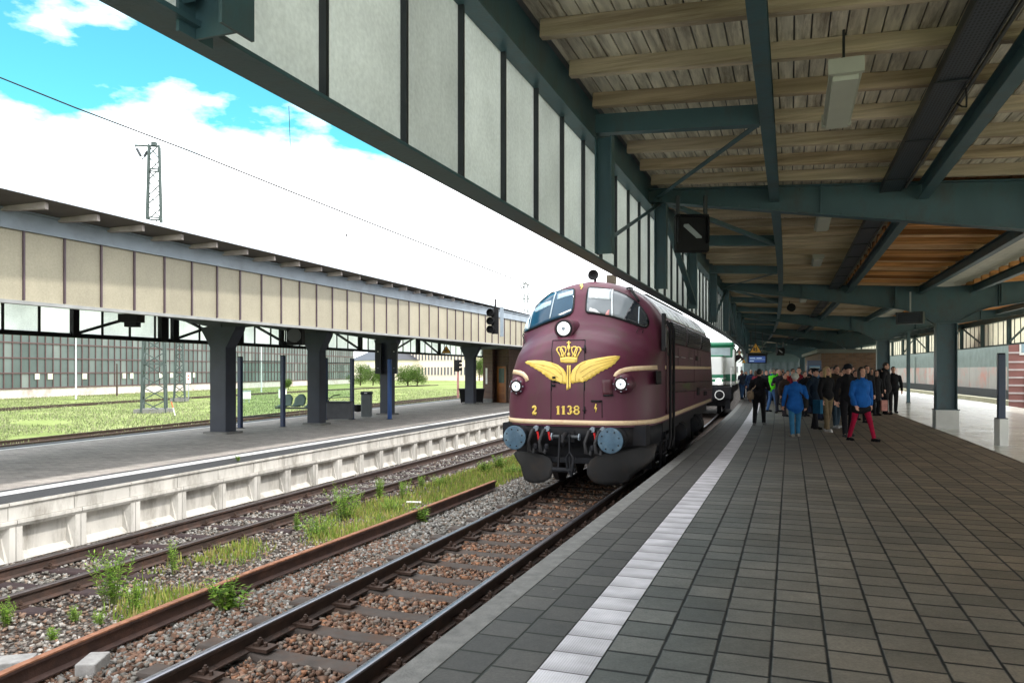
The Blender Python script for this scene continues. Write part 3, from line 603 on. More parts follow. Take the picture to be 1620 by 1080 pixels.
board_sheet('ceiling_boards', 7.1, 12.82, S0-3, S1, M_WOODO if False else M_WOODB)
mb = MB(); mb.sweep(R, [(-.30, zt(0)+.20), (TC, zt(TC)+.20), (TR+.42, zt(TR)+.20), (TR+.42, zt(TR)+.24), (TC, zt(TC)+.26), (-.42, zt(0)+.24)], S0-3, S1, 1.5)
mb.build('roof_skin', mat('grey_roofing_felt', (.17, .175, .18), .8, 0, .2, 3), can)
# valley lining of pale boards
mb = MB()
for i in range(8):
    a = 5.86+i*.148; b = a+.142; mb.sweep(R, [(a, 4.29), (b, 4.29), (b, 4.31), (a, 4.31)], S0-3, S1, 1.6)
mb.build('valley_lining', M_LINING, can)
# timber joists
joistA = []
nj = int((S1-S0+3)/.90); sj0 = R.sY(3.9)
JS = [sj0+.90*k for k in range(-7, 70)]
for i, s in enumerate(JS):
    m = MB(); bare = sP[1] < s < sP[2]
    def seg(t0, t1):
        ax0 = R.at(s, t0, zt(t0)+.08); ax1 = R.at(s, t1, zt(t1)+.08); m.bar(ax0+Vector((0, 0, .010)), ax1+Vector((0, 0, .010)), .085, .145)
    seg(.12, 3.72 if bare else 5.78)
    j = m.build('joist', M_WOOD if i % 3 else M_WOOD2, can)
    if bare:
        for q_ in range(4):
            s_ = s+.225*q_; hh_ = (.165, .09, .13, .07)[q_]; mt_ = (M_WOODO, M_WOODO3, M_WOODO, M_WOODO2)[(q_+i) % 4]; zo = (.165-hh_)/2
            MB().bar(R.at(s_, 3.78, zt(3.78)+.08+zo), R.at(s_, 5.78-(.25*random.random() if q_ else 0), zt(5.78)+.08+zo), .08, hh_).build('joist_end', mt_, j)
mb = MB()
for s in JS: mb.bar(R.at(s, 7.1, zt(7.1)+.08), R.at(s, 12.8, zt(12.8)+.08), .10, .165)
o = mb.build('outer_joists', M_WOODO, can)
# longitudinal beams (I-sections)
def ibeam_prof(t, zb, h, w, tw=.012, tf=.014):
    return [(t-w/2, zb), (t+w/2, zb), (t+w/2, zb+tf), (t+tw/2, zb+tf), (t+tw/2, zb+h-tf), (t+w/2, zb+h-tf), (t+w/2, zb+h), (t-w/2, zb+h), (t-w/2, zb+h-tf), (t-tw/2, zb+h-tf), (t-tw/2, zb+tf), (t-w/2, zb+tf)]
for t in (1.87, 3.80, 5.75, 7.15, 9.1, 11.0):
    for a, b in zip([S0-3]+sP[1:6], sP[1:6]+[S1]):
        MB().sweep(R, ibeam_prof(t, zt(t)-.22, .215, .13), a+.04, b-.04, 1.5).build('purlin', M_STEEL, can)
# perforated cable tray
def tray_mat():
    m = bpy.data.materials.new('perforated_tray'); m.use_nodes = True; t = m.node_tree; b = t.nodes['Principled BSDF']; L = t.links.new
    uv = N(t, 'ShaderNodeUVMap'); sp = N(t, 'ShaderNodeSeparateXYZ'); L(uv.outputs[0], sp.inputs[0])
    a = math_node(t, 'GREATER_THAN', math_node(t, 'FRACT', math_node(t, 'DIVIDE', sp.outputs[0], .028)), .5); c = math_node(t, 'GREATER_THAN', math_node(t, 'FRACT', math_node(t, 'DIVIDE', sp.outputs[1], .05)), .35)
    mx = N(t, 'ShaderNodeMix', data_type='RGBA'); L(math_node(t, 'MULTIPLY', a, c), mx.inputs[0]); mx.inputs[6].default_value = (.05, .065, .085, 1); mx.inputs[7].default_value = (.008, .009, .012, 1)
    L(mx.outputs[2], b.inputs['Base Color']); b.inputs['Roughness'].default_value = .45; b.inputs['Metallic'].default_value = .3; return m
tray = uv_sheet('tray_floor', R, 3.28, 3.52, 4.21, S0-3, S1, tray_mat(), 1.0, kind=None)
ct = MB(); ct.sweep(R, [(3.265, 4.20), (3.28, 4.20), (3.28, 4.29), (3.265, 4.29)], S0-3, S1, 1.5); ct.sweep(R, [(3.52, 4.20), (3.535, 4.20), (3.535, 4.29), (3.52, 4.29)], S0-3, S1, 1.5)
ct = ct.build('cable_tray', M_STEEL_DK, loc=tuple(R.at(S0+10, 3.4, 4.25))); tag(ct, 'long dark perforated cable tray hung under the near canopy ceiling', 'cable tray')
tray.parent = ct; tray.matrix_parent_inverse = Matrix.Translation(-ct.location)
for k, s_ in enumerate((4.0, 6.2, 8.4, 13.5, 17.0)):
    a_ = R.at(S0+s_, 3.53, 4.22); b_ = R.at(S0+s_+.5, 3.56, 4.22); MB().tube([a_, a_.lerp(b_, .2)+Vector((.03, 0, -.07)), a_.lerp(b_, .5)+Vector((.05, 0, -.11)), a_.lerp(b_, .8)+Vector((.03, 0, -.06)), b_], .008, 6).build('cable_loop', M_RUBBER, ct)
MB().sweep(R, [(3.58, zt(3.6)-.06), (3.605, zt(3.6)-.06), (3.605, zt(3.6)-.035), (3.58, zt(3.6)-.035)], S0-3, S1, 1.5).build('conduit', mat('grey_conduit', (.16, .17, .17), .5), ct)
h = MB()
for k in range(0, 60): p = R.at(S0+1+k*1.8, 3.4, 4.21); h.bar(R.at(S0+1+k*1.8, 3.26, 4.20), R.at(S0+1+k*1.8, 3.54, 4.20), .03, .012); h.cyl(p+Vector((.12, 0, 0)), Vector((p.x+.12, p.y, zt(3.4)+.1)), .006, n=6)
h.build('tray_hangers', M_STEEL_DK, ct)
# fascia: bottom chord, top chord, panels, mullions
for a, b in zip([S0-3]+sP[1:6], sP[1:6]+[S1]):
    MB().sweep(R, [(-.11, ZB0), (.07, ZB0), (.07, ZB0+.02), (-.01, ZB0+.02), (-.01, ZB1), (-.11, ZB1)], a, b, 1.0).build('bottom_chord', M_STEEL, can)
    MB().sweep(R, [(-.06, ZPT-.02), (.12, ZPT-.02), (.12, ZPT), (.02, ZPT), (.02, ZCH+.04), (.02, ZCH+.06), (-.06, ZCH+.06)], a, b, 1.0).build('top_chord', M_STEEL, can)
    MB().sweep(R, [(TR-.11, ZB0), (TR+.11, ZB0), (TR+.11, ZB1), (TR-.11, ZB1)], a, b, 1.5).build('bottom_chord', M_STEEL, can)
    MB().sweep(R, [(TR-.12, ZPT), (TR+.03, ZPT), (TR+.03, ZCH), (TR-.12, ZCH)], a, b, 1.5).build('top_chord', M_STEEL, can)
yp = P(511, 151, ZB1); sm0 = R.sY(3.64); PW = .81
sm = [sm0+PW*k for k in range(-6, 92)]
near = [(a, b) for a, b in zip(sm[:-1], sm[1:])]
for a, b in near[:88]:
    MB().sweep(R, [(-.045, ZB1), (-.035, ZB1), (-.035, ZPT), (-.045, ZPT)], a+.012, b-.012, 1).build('fascia_panel', M_PAN, can)
for s in sm: x, y, tx, ty = R.frame(s); ax = (Vector((ty, -tx, 0)), Vector((tx, ty, 0)), Vector((0, 0, 1))); MB().box(R.at(s, -.02, (ZB1+ZPT)/2), .05, .026, ZPT-ZB1, ax).build('mullion', M_STEEL_DK, can)
mb = MB(); mr = MB()
for k in range(130):
    a = S0-2+k*.9; mb.sweep(R, [(TR+.03, ZB1), (TR+.04, ZB1), (TR+.04, ZPT), (TR+.03, ZPT)], a, a+.87, 1)
    x, y, tx, ty = R.frame(a); ax = (Vector((ty, -tx, 0)), Vector((tx, ty, 0)), Vector((0, 0, 1))); mr.box(R.at(a-.015, TR+.02, (ZB1+ZPT)/2), .05, .03, ZPT-ZB1, ax)
mb.build('outer_fascia_panels', panel_mat('bright_outer_panel', (.80, .79, .70), .8), can); mr.build('outer_mullions', M_STEEL_DK, can)
# posts on the inside of the fascia
def post(s, t, w=.16, z0=ZB0, z1=ZPT, sg=1, d=.17):
    x, y, tx, ty = R.frame(s); n = Vector((ty, -tx, 0)); u = Vector((tx, ty, 0)); z = Vector((0, 0, 1)); m = MB(); c = R.at(s, t, 0)
    for e in (-1, 1): m.box(c+n*(e*d/2)+z*(z0+z1)/2, .014, w, z1-z0, (n, u, z))
    m.box(c+z*(z0+z1)/2, d-.014, .012, z1-z0, (n, u, z)); return m
POSTS = [8.25, 15.6, 20.0, 28.6, 33.0, 41.4, 45.8, 54.3, 58.6, 67, 71.4]
for y in POSTS:
    s = R.sY(y); o = post(s, .12+.09).build('fascia_post', M_STEEL, can)
    MB().bar(R.at(s, .12, zt(.1)-.13), R.at(s, 1.8, zt(1.8)-.13), .12, .20).build('cross_strut', M_STEEL, can)
    if y > 15: post(s, TR-.21).build('fascia_post', M_STEEL, can)
# knee gusset on the nearest post
s = R.sY(3.35)
# portal frames
def portal(s):
    x, y, tx, ty = R.frame(s); n = Vector((ty, -tx, 0)); u = Vector((tx, ty, 0)); z = Vector((0, 0, 1)); b = R.at(s, 0, 0)
    pf = MB(); W = lambda t, zz, e=0: b+n*t+u*e+z*zz
    top = [(0.03, zt(0)-.0), (TC, zt(TC)), (2*TC-.03, zt(0))]
    def bot(t):
        a = abs(t-TC); e = TC-a
        if a < .30: return 3.10
        if a < 1.35: f = (a-.30)/1.05; return 3.10+.47*(1-(1-f)**1.7)
        return 4.34-.150*e
    ts = sorted(set([.03]+[TC-1.35+i*.1 for i in range(0, 28)]+[1, 2, 3, 4, 8.9, 9.9, 10.9, 11.9, 12.87]))
    for e0, e1 in ((-.007, .007),):
        vs = []
        for t in ts: vs += [W(t, zt(t), e0), W(t, bot(t), e0), W(t, zt(t), e1), W(t, bot(t), e1)]
        fs = []
        for i in range(len(ts)-1):
            k = i*4; fs += [(k, k+4, k+5, k+1), (k+2, k+3, k+7, k+6), (k, k+2, k+6, k+4), (k+1, k+5, k+7, k+3)]
        fs += [(0, 1, 3, 2), (len(ts)*4-4, len(ts)*4-2, len(ts)*4-1, len(ts)*4-3)]; pf.add(vs, fs)
    def flange(fn, th):
        vs = []
        for t in ts: zz = fn(t); vs += [W(t, zz, -.10), W(t, zz, .10), W(t, zz+th, .10), W(t, zz+th, -.10)]
        fs = [(k, k+1, k+5, k+4) for i in range(len(ts)-1) for k in [i*4]]+[(i*4+1, i*4+2, i*4+6, i*4+5) for i in range(len(ts)-1)]+[(i*4+2, i*4+3, i*4+7, i*4+6) for i in range(len(ts)-1)]+[(i*4+3, i*4, i*4+4, i*4+7) for i in range(len(ts)-1)]
        k = len(ts)*4-4; fs += [(0, 3, 2, 1), (k, k+1, k+2, k+3)]; pf.add(vs, fs)
    flange(lambda t: zt(t)-.002, .016); flange(lambda t: bot(t)-.018, .018)
    for t in (2.5, 5.1, 7.8, 10.4): zb_, zt_ = bot(t), zt(t); pf.box(W(t, (zb_+zt_)/2), .014, .19, zt_-zb_, (n, u, z))
    if s < sP[3]:
        for t in list(np.arange(.25, 12.8, .28)):
            for zz_ in (zt(t)-.035, bot(t)+.03):
                if zt(t)-bot(t) > .12: q_ = W(t, zz_, -.007); pf.cyl(q_, q_-u*.009, .013, .009, n=6)
        for t in np.arange(TC-.26, TC+.3, .13):
            for zz_ in (3.2, 3.35): q_ = W(t, zz_, -.007); pf.cyl(q_, q_-u*.012, .016, .012, n=6)
        for t in (TC-1.4, TC+1.4): pf.box(W(t, zt(t)-.30), .012, .20, .52, (n, u, z))
    pf.build('portal_beam', M_STEEL, can)
    c = MB()
    c.box(W(TC-.26, 1.82), .022, .44, 2.54, (n, u, z)); c.box(W(TC+.26, 1.82), .022, .44, 2.54, (n, u, z)); c.box(W(TC, 1.82), .50, .02, 2.54, (n, u, z))
    c.box(W(TC, 3.095), .66, .46, .02, (n, u, z)); c.box(W(TC, .56), .66, .5, .02, (n, u, z)); co = c.build('column', M_STEEL, can)
    MB().box(W(TC, .275), .60, .54, .55, (n, u, z)).build('reflection_block', M_REFL_BLOCK, co)  # pale block added in place of the column's reflection in the floor
    p = post(s, .12+.09, .16, ZB0, bot(.2)-.018); p.build('fascia_post', M_STEEL, can)
    post(s, TR-.21, .16, ZB0, bot(.2)-.018).build('fascia_post', M_STEEL, can)
M_REFL_BLOCK = mat('pale_reflection_block', (.52, .53, .50), .35, 0, .12, 3)  # floor reflection of columns and post, put into solid pale blocks
for s in sP[1:]: portal(s)
# flat bar braces
def brace(a, b, w=.07, h=.012): MB().bar(a, b, w, h).build('brace', M_STEEL, can)
for i in range(1, 6):
    s = sP[i]; prev = R.sY([8.25, 20.0, 33.0, 45.8, 58.6][i-1]); nxt = R.sY([15.6, 28.6, 41.4, 54.3, 67][i-1])
    brace(R.at(s, .22, 4.30), R.at(prev, .25, 3.12)); brace(R.at(s, .15, 4.38), R.at(prev, 1.8, zt(1.8)-.2)); brace(R.at(s, .22, 4.26), R.at(nxt, .25, 3.08), .09, .07)
    brace(R.at(s, .15, 4.36), R.at(nxt, 1.8, zt(1.8)-.2), .08, .06)
    brace(R.at(s, TR-.2, 4.25), R.at(prev, TR-.2, 3.1), .08, .06); brace(R.at(s, TR-.2, 4.25), R.at(nxt, TR-.2, 3.1), .08, .06)
# nearest post and its brace
s = R.sY(2.80); post(s, .13, .17, 2.93, ZPT, d=.19).build('fascia_post', M_STEEL, can)
MB().bar(R.at(s-.05, .06, 3.05), R.at(s-1.2, .06, 4.2), .07, .05).build('brace', M_STEEL, can)

# ------------------------------------------------------------------ things hung under the near canopy
M_LAMP = mat('lamp_housing', (.44, .45, .385), .45, 0, .06, 5); M_DIFF = mat('lamp_diffuser', (.50, .515, .45), .35, 0, .05, 5)
def lamp(px, py0, py1, Y, label, w=.30):
    """long box lamp hung lengthwise"""
    a = PD(px, (py0+py1)/2, Y); zc = a.z; s = R.sY(a.y); x, y, tx, ty = R.frame(s); u = Vector((tx, ty, 0)); n = Vector((ty, -tx, 0)); zz = Vector((0, 0, 1))
    t = thing('ceiling_lamp', label, 'lamp', tuple(a), 'box lamps under the near canopy')
    m = MB(); m.box(a+zz*.035, w, 1.35, .06, (n, u, zz)); m.box(a+zz*.05+u*.69, w+.02, .05, .12, (n, u, zz)); m.box(a+zz*.05-u*.69, w+.02, .05, .12, (n, u, zz)); m.build('housing', M_LAMP, t)
    MB().box(a-zz*.02, w-.05, 1.28, .045, (n, u, zz)).build('diffuser', M_DIFF, t)
    m = MB(); m.cyl(a+u*.4+zz*.08, Vector((a.x, a.y, zt(2.8)+.16))+u*.4, .012, n=6); m.cyl(a-u*.4+zz*.08, Vector((a.x, a.y, zt(2.8)+.16))-u*.4, .012, n=6); m.build('hanger_rods', M_STEEL_DK, t)
lamp(1330, 112, 210, 6.6, 'nearest hanging box lamp, large and pale, under the canopy ceiling', .24)
lamp(1302, 345, 360, 13.3, 'pale box lamp just beyond the first big teal portal beam', .24)
lamp(1293, 405, 422, 18.5, 'third hanging box lamp, above the crowd end of the ceiling', .24)
lamp(1271, 470, 479, 27.5, 'small distant box lamp beyond the second portal beam', .24)
# signal indicator box with a grey diagonal bar, seen nearly square on
def indicator(px0, py0, px1, py1, Y, label, group=None):
    w = (px1-px0)/F*Y; h = (py1-py0)/F*Y; c = PD((px0+px1)/2, (py0+py1)/2, Y); t = thing('signal_indicator', label, 'signal', tuple(c), group)
    X = Vector((1, 0, 0)); Yv = Vector((0, 1, 0)); Z = Vector((0, 0, 1)); m = MB()
    m.box(c, w, .16, h, (X, Yv, Z)); m.box(c-Yv*.12+Z*h*.44, w*.86, .1, .03); m.box(c-Yv*.12+X*w*.44+Z*h*.06, .03, .1, h*.7); m.box(c-Yv*.12-X*w*.44+Z*h*.06, .03, .1, h*.7)
    o = m.build('box_housing', M_BLACK, t); bv = o.modifiers.new('bevel', 'BEVEL'); bv.width = .012
    m = MB(); a = c-Yv*.085; m.prism([a+X*(-w*.27)+Z*(h*.22), a+X*(-w*.14)+Z*(h*.23), a+X*(w*.27)+Z*(-h*.11), a+X*(w*.26)+Z*(-h*.15), a+X*(w*.11)+Z*(-h*.15), a+X*(-w*.28)+Z*(h*.16)], Vector((0, -.006, 0))); m.build('diagonal_bar', mat('grey_bar', (.25, .28, .29), .5), t)
    m = MB(); m.bar(c+X*(-w*.42)+Z*h*.45, c+X*(-w*.42)+Z*(h*.5+.28), .05, .05); m.bar(c+X*(w*.42)+Z*h*.45, c+X*(w*.42)+Z*(h*.5+.28), .05, .05); m.build('hangers', M_STEEL_DK, t)
indicator(1068, 340, 1120, 399, 11.2, 'square black signal box with grey diagonal bar hung under the first teal portal beam')
indicator(1228, 550, 1240, 562, 35.0, 'small distant black signal box above the green-jacketed man')
# warning triangles
M_YEL = mat('warning_yellow', (.72, .36, .02), .45, 0, .05, 8); M_PIC = mat('pictogram_black', (.02, .015, .01), .5)
def triangle(px, pyt, pyb, Y, label, group='yellow warning triangles', hang=None):
    h = (pyb-pyt)/F*Y; c = PD(px, (pyt+pyb)/2, Y); hw = h*.62; t = thing('warning_sign', label, 'warning sign', tuple(c), group)
    def tri(k, y): return [Vector((c.x+x*k*hw, c.y+y, c.z+zz*k)) for x, zz in ((-1, -h/2), (1, -h/2), (.0, h/2))]
    m = MB(); m.prism(tri(1, 0), (0, .02, 0)); m.build('border', M_PIC, t)
    m = MB(); m.prism([v+Vector((0, 0, -h*.03)) for v in tri(.80, -.004)], (0, .003, 0)); m.build('sign_face', M_YEL, t)
    # person struck by draught from a passing train: bars and a leaning figure
    m = MB()
    for dx, dz, w_, h_ in ((-.22, -.14, .20, .30), (.02, -.10, .16, .10), (.15, -.20, .10, .26), (-.02, -.28, .34, .06), (.10, .02, .12, .10)): m.box((c.x+dx*hw*1.1, c.y-.008, c.z+dz*h), w_*hw*1.1, .006, h_*h)
    m.build('pictogram', M_PIC, t)
    m = MB(); m.cyl((c.x, c.y+.03, c.z+h*.45), (c.x, c.y+.03, (hang or c.z+h)), .012, n=6); m.build('hanger_rod', M_STEEL_DK, t)
triangle(1195.5, 541, 558.5, 30.0, 'yellow warning triangle hung above the blue train display of the near platform', hang=3.6)
triangle(1176.5, 568, 574, 62.0, 'tiny farthest yellow warning triangle beside the distant green locomotive', hang=3.6)
# hanging train display
def display(px0, py0, px1, py1, Y, label):
    w = (px1-px0)/F*Y; h = (py1-py0)/F*Y; c = PD((px0+px1)/2, (py0+py1)/2, Y); t = thing('train_display', label, 'display board', tuple(c))
    m = MB(); m.box(c, w, .22, h); m.box(c+Vector((0, 0, h*.62)), w*1.03, .26, .08); m.build('housing', M_BLACK, t)
    m = MB(); m.box(c+Vector((-w*.02, -.113, 0)), w*.86, .006, h*.78); m.build('screen', mat('blue_screen', (.01, .04, .16), .3, emit=((.01, .05, .22), .35)), t)
    m = MB(); 
    for r_, (a, b) in enumerate(((-.40, -.12), (-.05, .22))): m.box(c+Vector((w*(a+b)/2, -.119, h*.14)), w*(b-a), .004, h*.10)
    m.box(c+Vector((0, -.119, -h*.02)), w*.8, .004, h*.03); m.box(c+Vector((-w*.3, -.119, -h*.22)), w*.22, .004, h*.08); m.build('lettering', mat('screen_text', (.4, .5, .6), .4, emit=((.3, .45, .6), .3)), t)
    m = MB(); m.cyl(c+Vector((-w*.3, 0, h*.5)), c+Vector((-w*.3, 0, 1.2)), .02, n=8); m.cyl(c+Vector((w*.3, 0, h*.5)), c+Vector((w*.3, 0, 1.2)), .02, n=8); m.build('hanger_rods', M_STEEL_DK, t)
display(1182, 562, 1212, 574.5, 33.0, 'blue train display hung above the crowd near the locomotive side')
# angled departure box under second portal
c = PD(1440, 503, 21.8); t = thing('departure_board', 'dark boxy departure board hung at an angle left of the teal column', 'display board', tuple(c)); ax = (Vector((.72, -.69, 0)), Vector((.69, .72, 0)), Vector((0, 0, 1)))
MB().box(c, .72, .22, .34, ax).build('housing', mat('dark_grey_box', (.035, .04, .045), .45), t); MB().box(c-ax[1]*.113, .60, .006, .24, ax).build('screen', mat('dead_screen', (.02, .024, .03), .25), t)
MB().cyl(c+Vector((0, 0, .16)), c+Vector((0, 0, .75)), .025, n=8).build('hanger_rod', mat('pale_rod', (.4, .42, .42), .5), t)
# round camera / loudspeaker things deep in the canopy
for (px, py, Y, lab) in ((1249, 487, 30.0, 'small black loudspeaker under the ceiling beyond the second portal'),):
    c = PD(px, py, Y); o = MB().lathe(c, (0, -1, 0), [(0, .04), (.02, .12), (.22, .17), (.24, .15)], 16).build('loudspeaker', M_BLACK, loc=tuple(c), smooth=40); tag(o, lab, 'loudspeaker'); MB().cyl(c, c+Vector((0, 0, .4)), .015, n=6).build('bracket', M_BLACK, o)
# posts near the low wall
def slab_post(px, pyt, pyb, Y, w, label, cat='post', d=None, m=M_BLUE, name='blue_post', group=None, capm=True):
    b = PD(px, pyb, Y); tp = PD(px, pyt, Y); h = tp.z-b.z; o = thing(name, label, cat, tuple(b), group)
    a = R.ang(R.sY(min(Y, 150))); ax = (Vector((math.cos(a), math.sin(a), 0)), Vector((-math.sin(a), math.cos(a), 0)), Vector((0, 0, 1)))
    p = MB().box(b+Vector((0, 0, h/2)), w, d or w, h, ax).build('pillar', m, o); bv = p.modifiers.new('bevel', 'BEVEL'); bv.width = .012
    MB().box(b+Vector((0, 0, h+.012)), w*.9, (d or w)*.9, .024, ax).build('end_cap', M_BLACK, o); MB().box(b+Vector((0, 0, .008)), w*1.5, (d or w)*1.5, .016, ax).build('base_plate', M_STEEL_DK, o); return o
b = PD(1584, 665, 17.4)
t = slab_post(1584, 560, 662, 17.35, .15, 'dark blue square post at right, on an added pale block for its floor reflection', m=mat('navy_post', (.008, .024, .06), .4)); b_ = PD(1584, 662, 17.35); MB().bx(b_.x-.10, b_.x+.10, b_.y-.10, b_.y+.10, 0, b_.z).build('reflection_block', M_REFL_BLOCK, t)  # pale block added in place of the post's floor reflection
# drain pipe like post left of the column
slab_post(1437, 522, 637, 39.7, .16, 'thin dark teal post between the dark crowd and the big column', m=M_STEEL, name='thin_post')
# blue poster frame
c = PD(1288, 594, 30.0); t = thing('poster_stand', 'tall blue poster frame behind the crowd in front of the brick kiosk', 'poster', tuple(c))
MB().box(c+Vector((0, 0, -.35)), .55, .08, 1.9).build('frame', M_BLUE, t); MB().box(c+Vector((0, -.045, -.3)), .44, .01, 1.4).build('poster', mat('poster_blue', (.05, .16, .30), .5, var=.5, scale=6), t)
MB().box(c+Vector((0, -.053, .3)), .40, .004, .08).build('title_band', mat('poster_pale', (.35, .45, .5), .5), t)
# brick kiosk on the platform
def brick_mat(name, c1, c2, mortar, sc=1.0):
    m = bpy.data.materials.new(name); m.use_nodes = True; t = m.node_tree; b = t.nodes['Principled BSDF']; L = t.links.new
    tc = N(t, 'ShaderNodeTexCoord'); ge = N(t, 'ShaderNodeNewGeometry'); sp = N(t, 'ShaderNodeSeparateXYZ'); L(tc.outputs['Object'], sp.inputs[0])
    cb = N(t, 'ShaderNodeCombineXYZ'); L(math_node(t, 'ADD', sp.outputs[0], sp.outputs[1]), cb.inputs[0]); L(sp.outputs[2], cb.inputs[1])
    br = N(t, 'ShaderNodeTexBrick'); br.inputs['Scale'].default_value = 1; br.inputs['Brick Width'].default_value = .25*sc; br.inputs['Row Height'].default_value = .083*sc; br.inputs['Mortar Size'].default_value = .008*sc
    br.inputs['Color1'].default_value = (*c1, 1); br.inputs['Color2'].default_value = (*c2, 1); br.inputs['Mortar'].default_value = (*mortar, 1); L(cb.outputs[0], br.inputs[0])
    L(br.outputs[0], b.inputs['Base Color']); b.inputs['Roughness'].default_value = .85; return m
M_BRICK = brick_mat('brown_brick', (.15, .085, .055), (.23, .13, .08), (.16, .14, .11)); M_BRICKL = brick_mat('dark_brown_brick', (.10, .055, .042), (.15, .085, .06), (.12, .10, .09))
A = R.at(R.sY(47.5), 4.55, 0); x, y, tx, ty = R.frame(R.sY(47.5)); n = Vector((ty, -tx, 0)); u = Vector((tx, ty, 0)); z = Vector((0, 0, 1))
kt = thing('brick_kiosk', 'flat-roofed brown brick kiosk behind the crowd on the near platform', 'kiosk', tuple(A))
u2 = (u*1.0-n*.10).normalized()
m = MB(); m.prism([A, A+n*3.2, A+n*3.2+u*16, A+u*16], z*2.75); m.build('brick_wall', M_BRICK, kt)
m = MB(); m.prism([A-n*.25-u*.25+z*2.75, A+n*3.5-u*.25+z*2.75, A+n*3.5+u*16.2+z*2.75, A-n*.25+u*16.2+z*2.75], z*.22); m.build('roof', mat('kiosk_roof', (.16, .17, .15), .7), kt)
for k in range(7):
    w = MB(); c = A-n*.012+u*(1.6+k*1.9)+z*1.75; w.box(c, .06, 1.0, .9, (n, u, z)); f = w.build('window', mat('dark_pane', (.02, .022, .025), .15), kt); w = MB(); w.box(c-n*.035, .02, .05, .9, (n, u, z)); w.box(c-n*.035-z*.47, .05, 1.1, .05, (n, u, z)); w.build('window_frame', M_STEEL_DK, f)
o = MB().lathe(A+n*1.6-u*.02+z*1.95, -u, [(0, .13), (.02, .16), (.03, .12)], 16).build('round_plaque', M_CONC_D, kt)
# ------------------------------------------------------------------ opposite canopy
LF = Curve([(-7.2+.3647*(y-10.7)-.0006*max(0, y-30)**1.5, y) for y in np.arange(1, 72, 1.)])
LBF = Curve([(-12.9+.292*(y-19.0), y) for y in np.arange(1, 80, 1.)])
lc = thing('platform_canopy', 'opposite canopy with beige side panels, grey-blue fascia beam and slate steel columns', 'canopy', (-8, 24, ZP))
HB, HT, HF = 2.67, 3.79, 4.02
for a in range(0, 72, 12):
    b = min(a+12, 70)
    MB().sweep(LF, [(-.10, HB), (.04, HB), (.04, HB+.05), (-.10, HB+.05)], a, b, 1).build('bottom_chord', mat('pale_ledge', (.30, .31, .31), .6, 0, .2, 4), lc)
    MB().sweep(LF, [(-.10, HT-.06), (.05, HT-.06), (.05, HT-.035), (.02, HT-.03), (.02, HF-.03), (.06, HF-.025), (.06, HF), (-.10, HF)], a, b, 1).build('fascia_beam', M_STEEL_L, lc)
    MB().sweep(LBF, [(-.06, 2.62), (.06, 2.62), (.06, 2.74), (-.06, 2.74)], a, b, 1).build('bottom_chord', M_BLACK, lc)
LPW = .66; lm0 = LF.sY(11.0)
lms = [lm0+LPW*k for k in range(-15, 84)]
mb = MB()
for i, (a, b) in enumerate(zip(lms[:-1], lms[1:])):
    MB().sweep(LF, [(-.015, HB+.05), (.0, HB+.05), (.0, HT-.06), (-.015, HT-.06)], a+.01, b-.01, 1).build('fascia_panel', M_PANL, lc)
for s in lms:
    x, y, tx, ty = LF.frame(s); MB().box(LF.at(s, .01, (HB+HT)/2), .04, .028, HT-HB-.12, (Vector((ty, -tx, 0)), Vector((tx, ty, 0)), Vector((0, 0, 1)))).build('mullion', mat('brownish_mullion', (.09, .06, .075), .5, 0, .2, 5), lc)

for k in range(66):
    a = k*1.05; MB().sweep(LBF, [(-.02, 2.74), (-.01, 2.74), (-.01, 3.75), (-.02, 3.75)], a+.03, a+1.02, 1).build('back_panel', M_PANB, lc); x, y, tx, ty = LBF.frame(a); MB().box(LBF.at(a, 0, 3.24), .05, .06, 1.02, (Vector((ty, -tx, 0)), Vector((tx, ty, 0)), Vector((0, 0, 1)))).build('back_mullion', M_BLACK, lc)

# roof: skin, boards and rafter ends
RE = Curve([(-6.62+.327*(y-10.1), y) for y in np.arange(0, 72, 1.)])
def two_curve_slab(name, m, c0, o0, z0, c1, o1, z1, th, ya, yb, parent, dy=2.0):
    mb = MB(); ys = list(np.arange(ya, yb+.01, dy)); vs = []; fs = []
    for y in ys: a = c0.at(c0.sY(y), o0, z0); b = c1.at(c1.sY(y), o1, z1); vs += [a, b, b+Vector((0, 0, th)), a+Vector((0, 0, th))]
    for i in range(len(ys)-1):
        for j in range(4): fs.append((i*4+j, i*4+(j+1) % 4, (i+1)*4+(j+1) % 4, (i+1)*4+j))
    k = len(ys)*4-4; fs += [(0, 3, 2, 1), (k, k+1, k+2, k+3)]; mb.add(vs, fs); return mb.build(name, m, parent)
ZR_ = 4.085
def lroof(y, f):   # roof surface between the front edge (f=0) and the back (f=1): dips in the middle
    a = RE.at(RE.sY(y), 0, ZR_); b = LBF.at(LBF.sY(y), -.5, ZR_-.15); p = a.lerp(b, f); p.z -= .35*(1-abs(2*f-1)); return p
mb = MB(); ys = list(np.arange(2, 70, 2.)); vs = []; fs = []
for y in ys:
    for f in (0, .5, 1): p = lroof(y, f); vs += [p, p+Vector((0, 0, .05))]
for i in range(len(ys)-1):
    for j in range(2): k = i*6+j*2; fs += [(k, k+2, k+8, k+6), (k+1, k+7, k+9, k+3)]
    k = i*6; fs += [(k, k+6, k+7, k+1), (k+4, k+5, k+11, k+10)]
mb.add(vs, fs); mb.build('roof', mat('roof_underside_boards', (.10, .09, .08), .7, 0, .25, 3, .3, 30, stretch=(1, 1, 1)), lc)
MB().sweep(RE, [(-.02, ZR_+.002), (.035, ZR_+.002), (.035, ZR_+.062), (-.02, ZR_+.062)], 0, 70, 1).build('roof_edge_strip', mat('pale_edge_metal', (.55, .60, .66), .35, .4, .1, 4), lc)
rs0 = RE.sY(10.63)
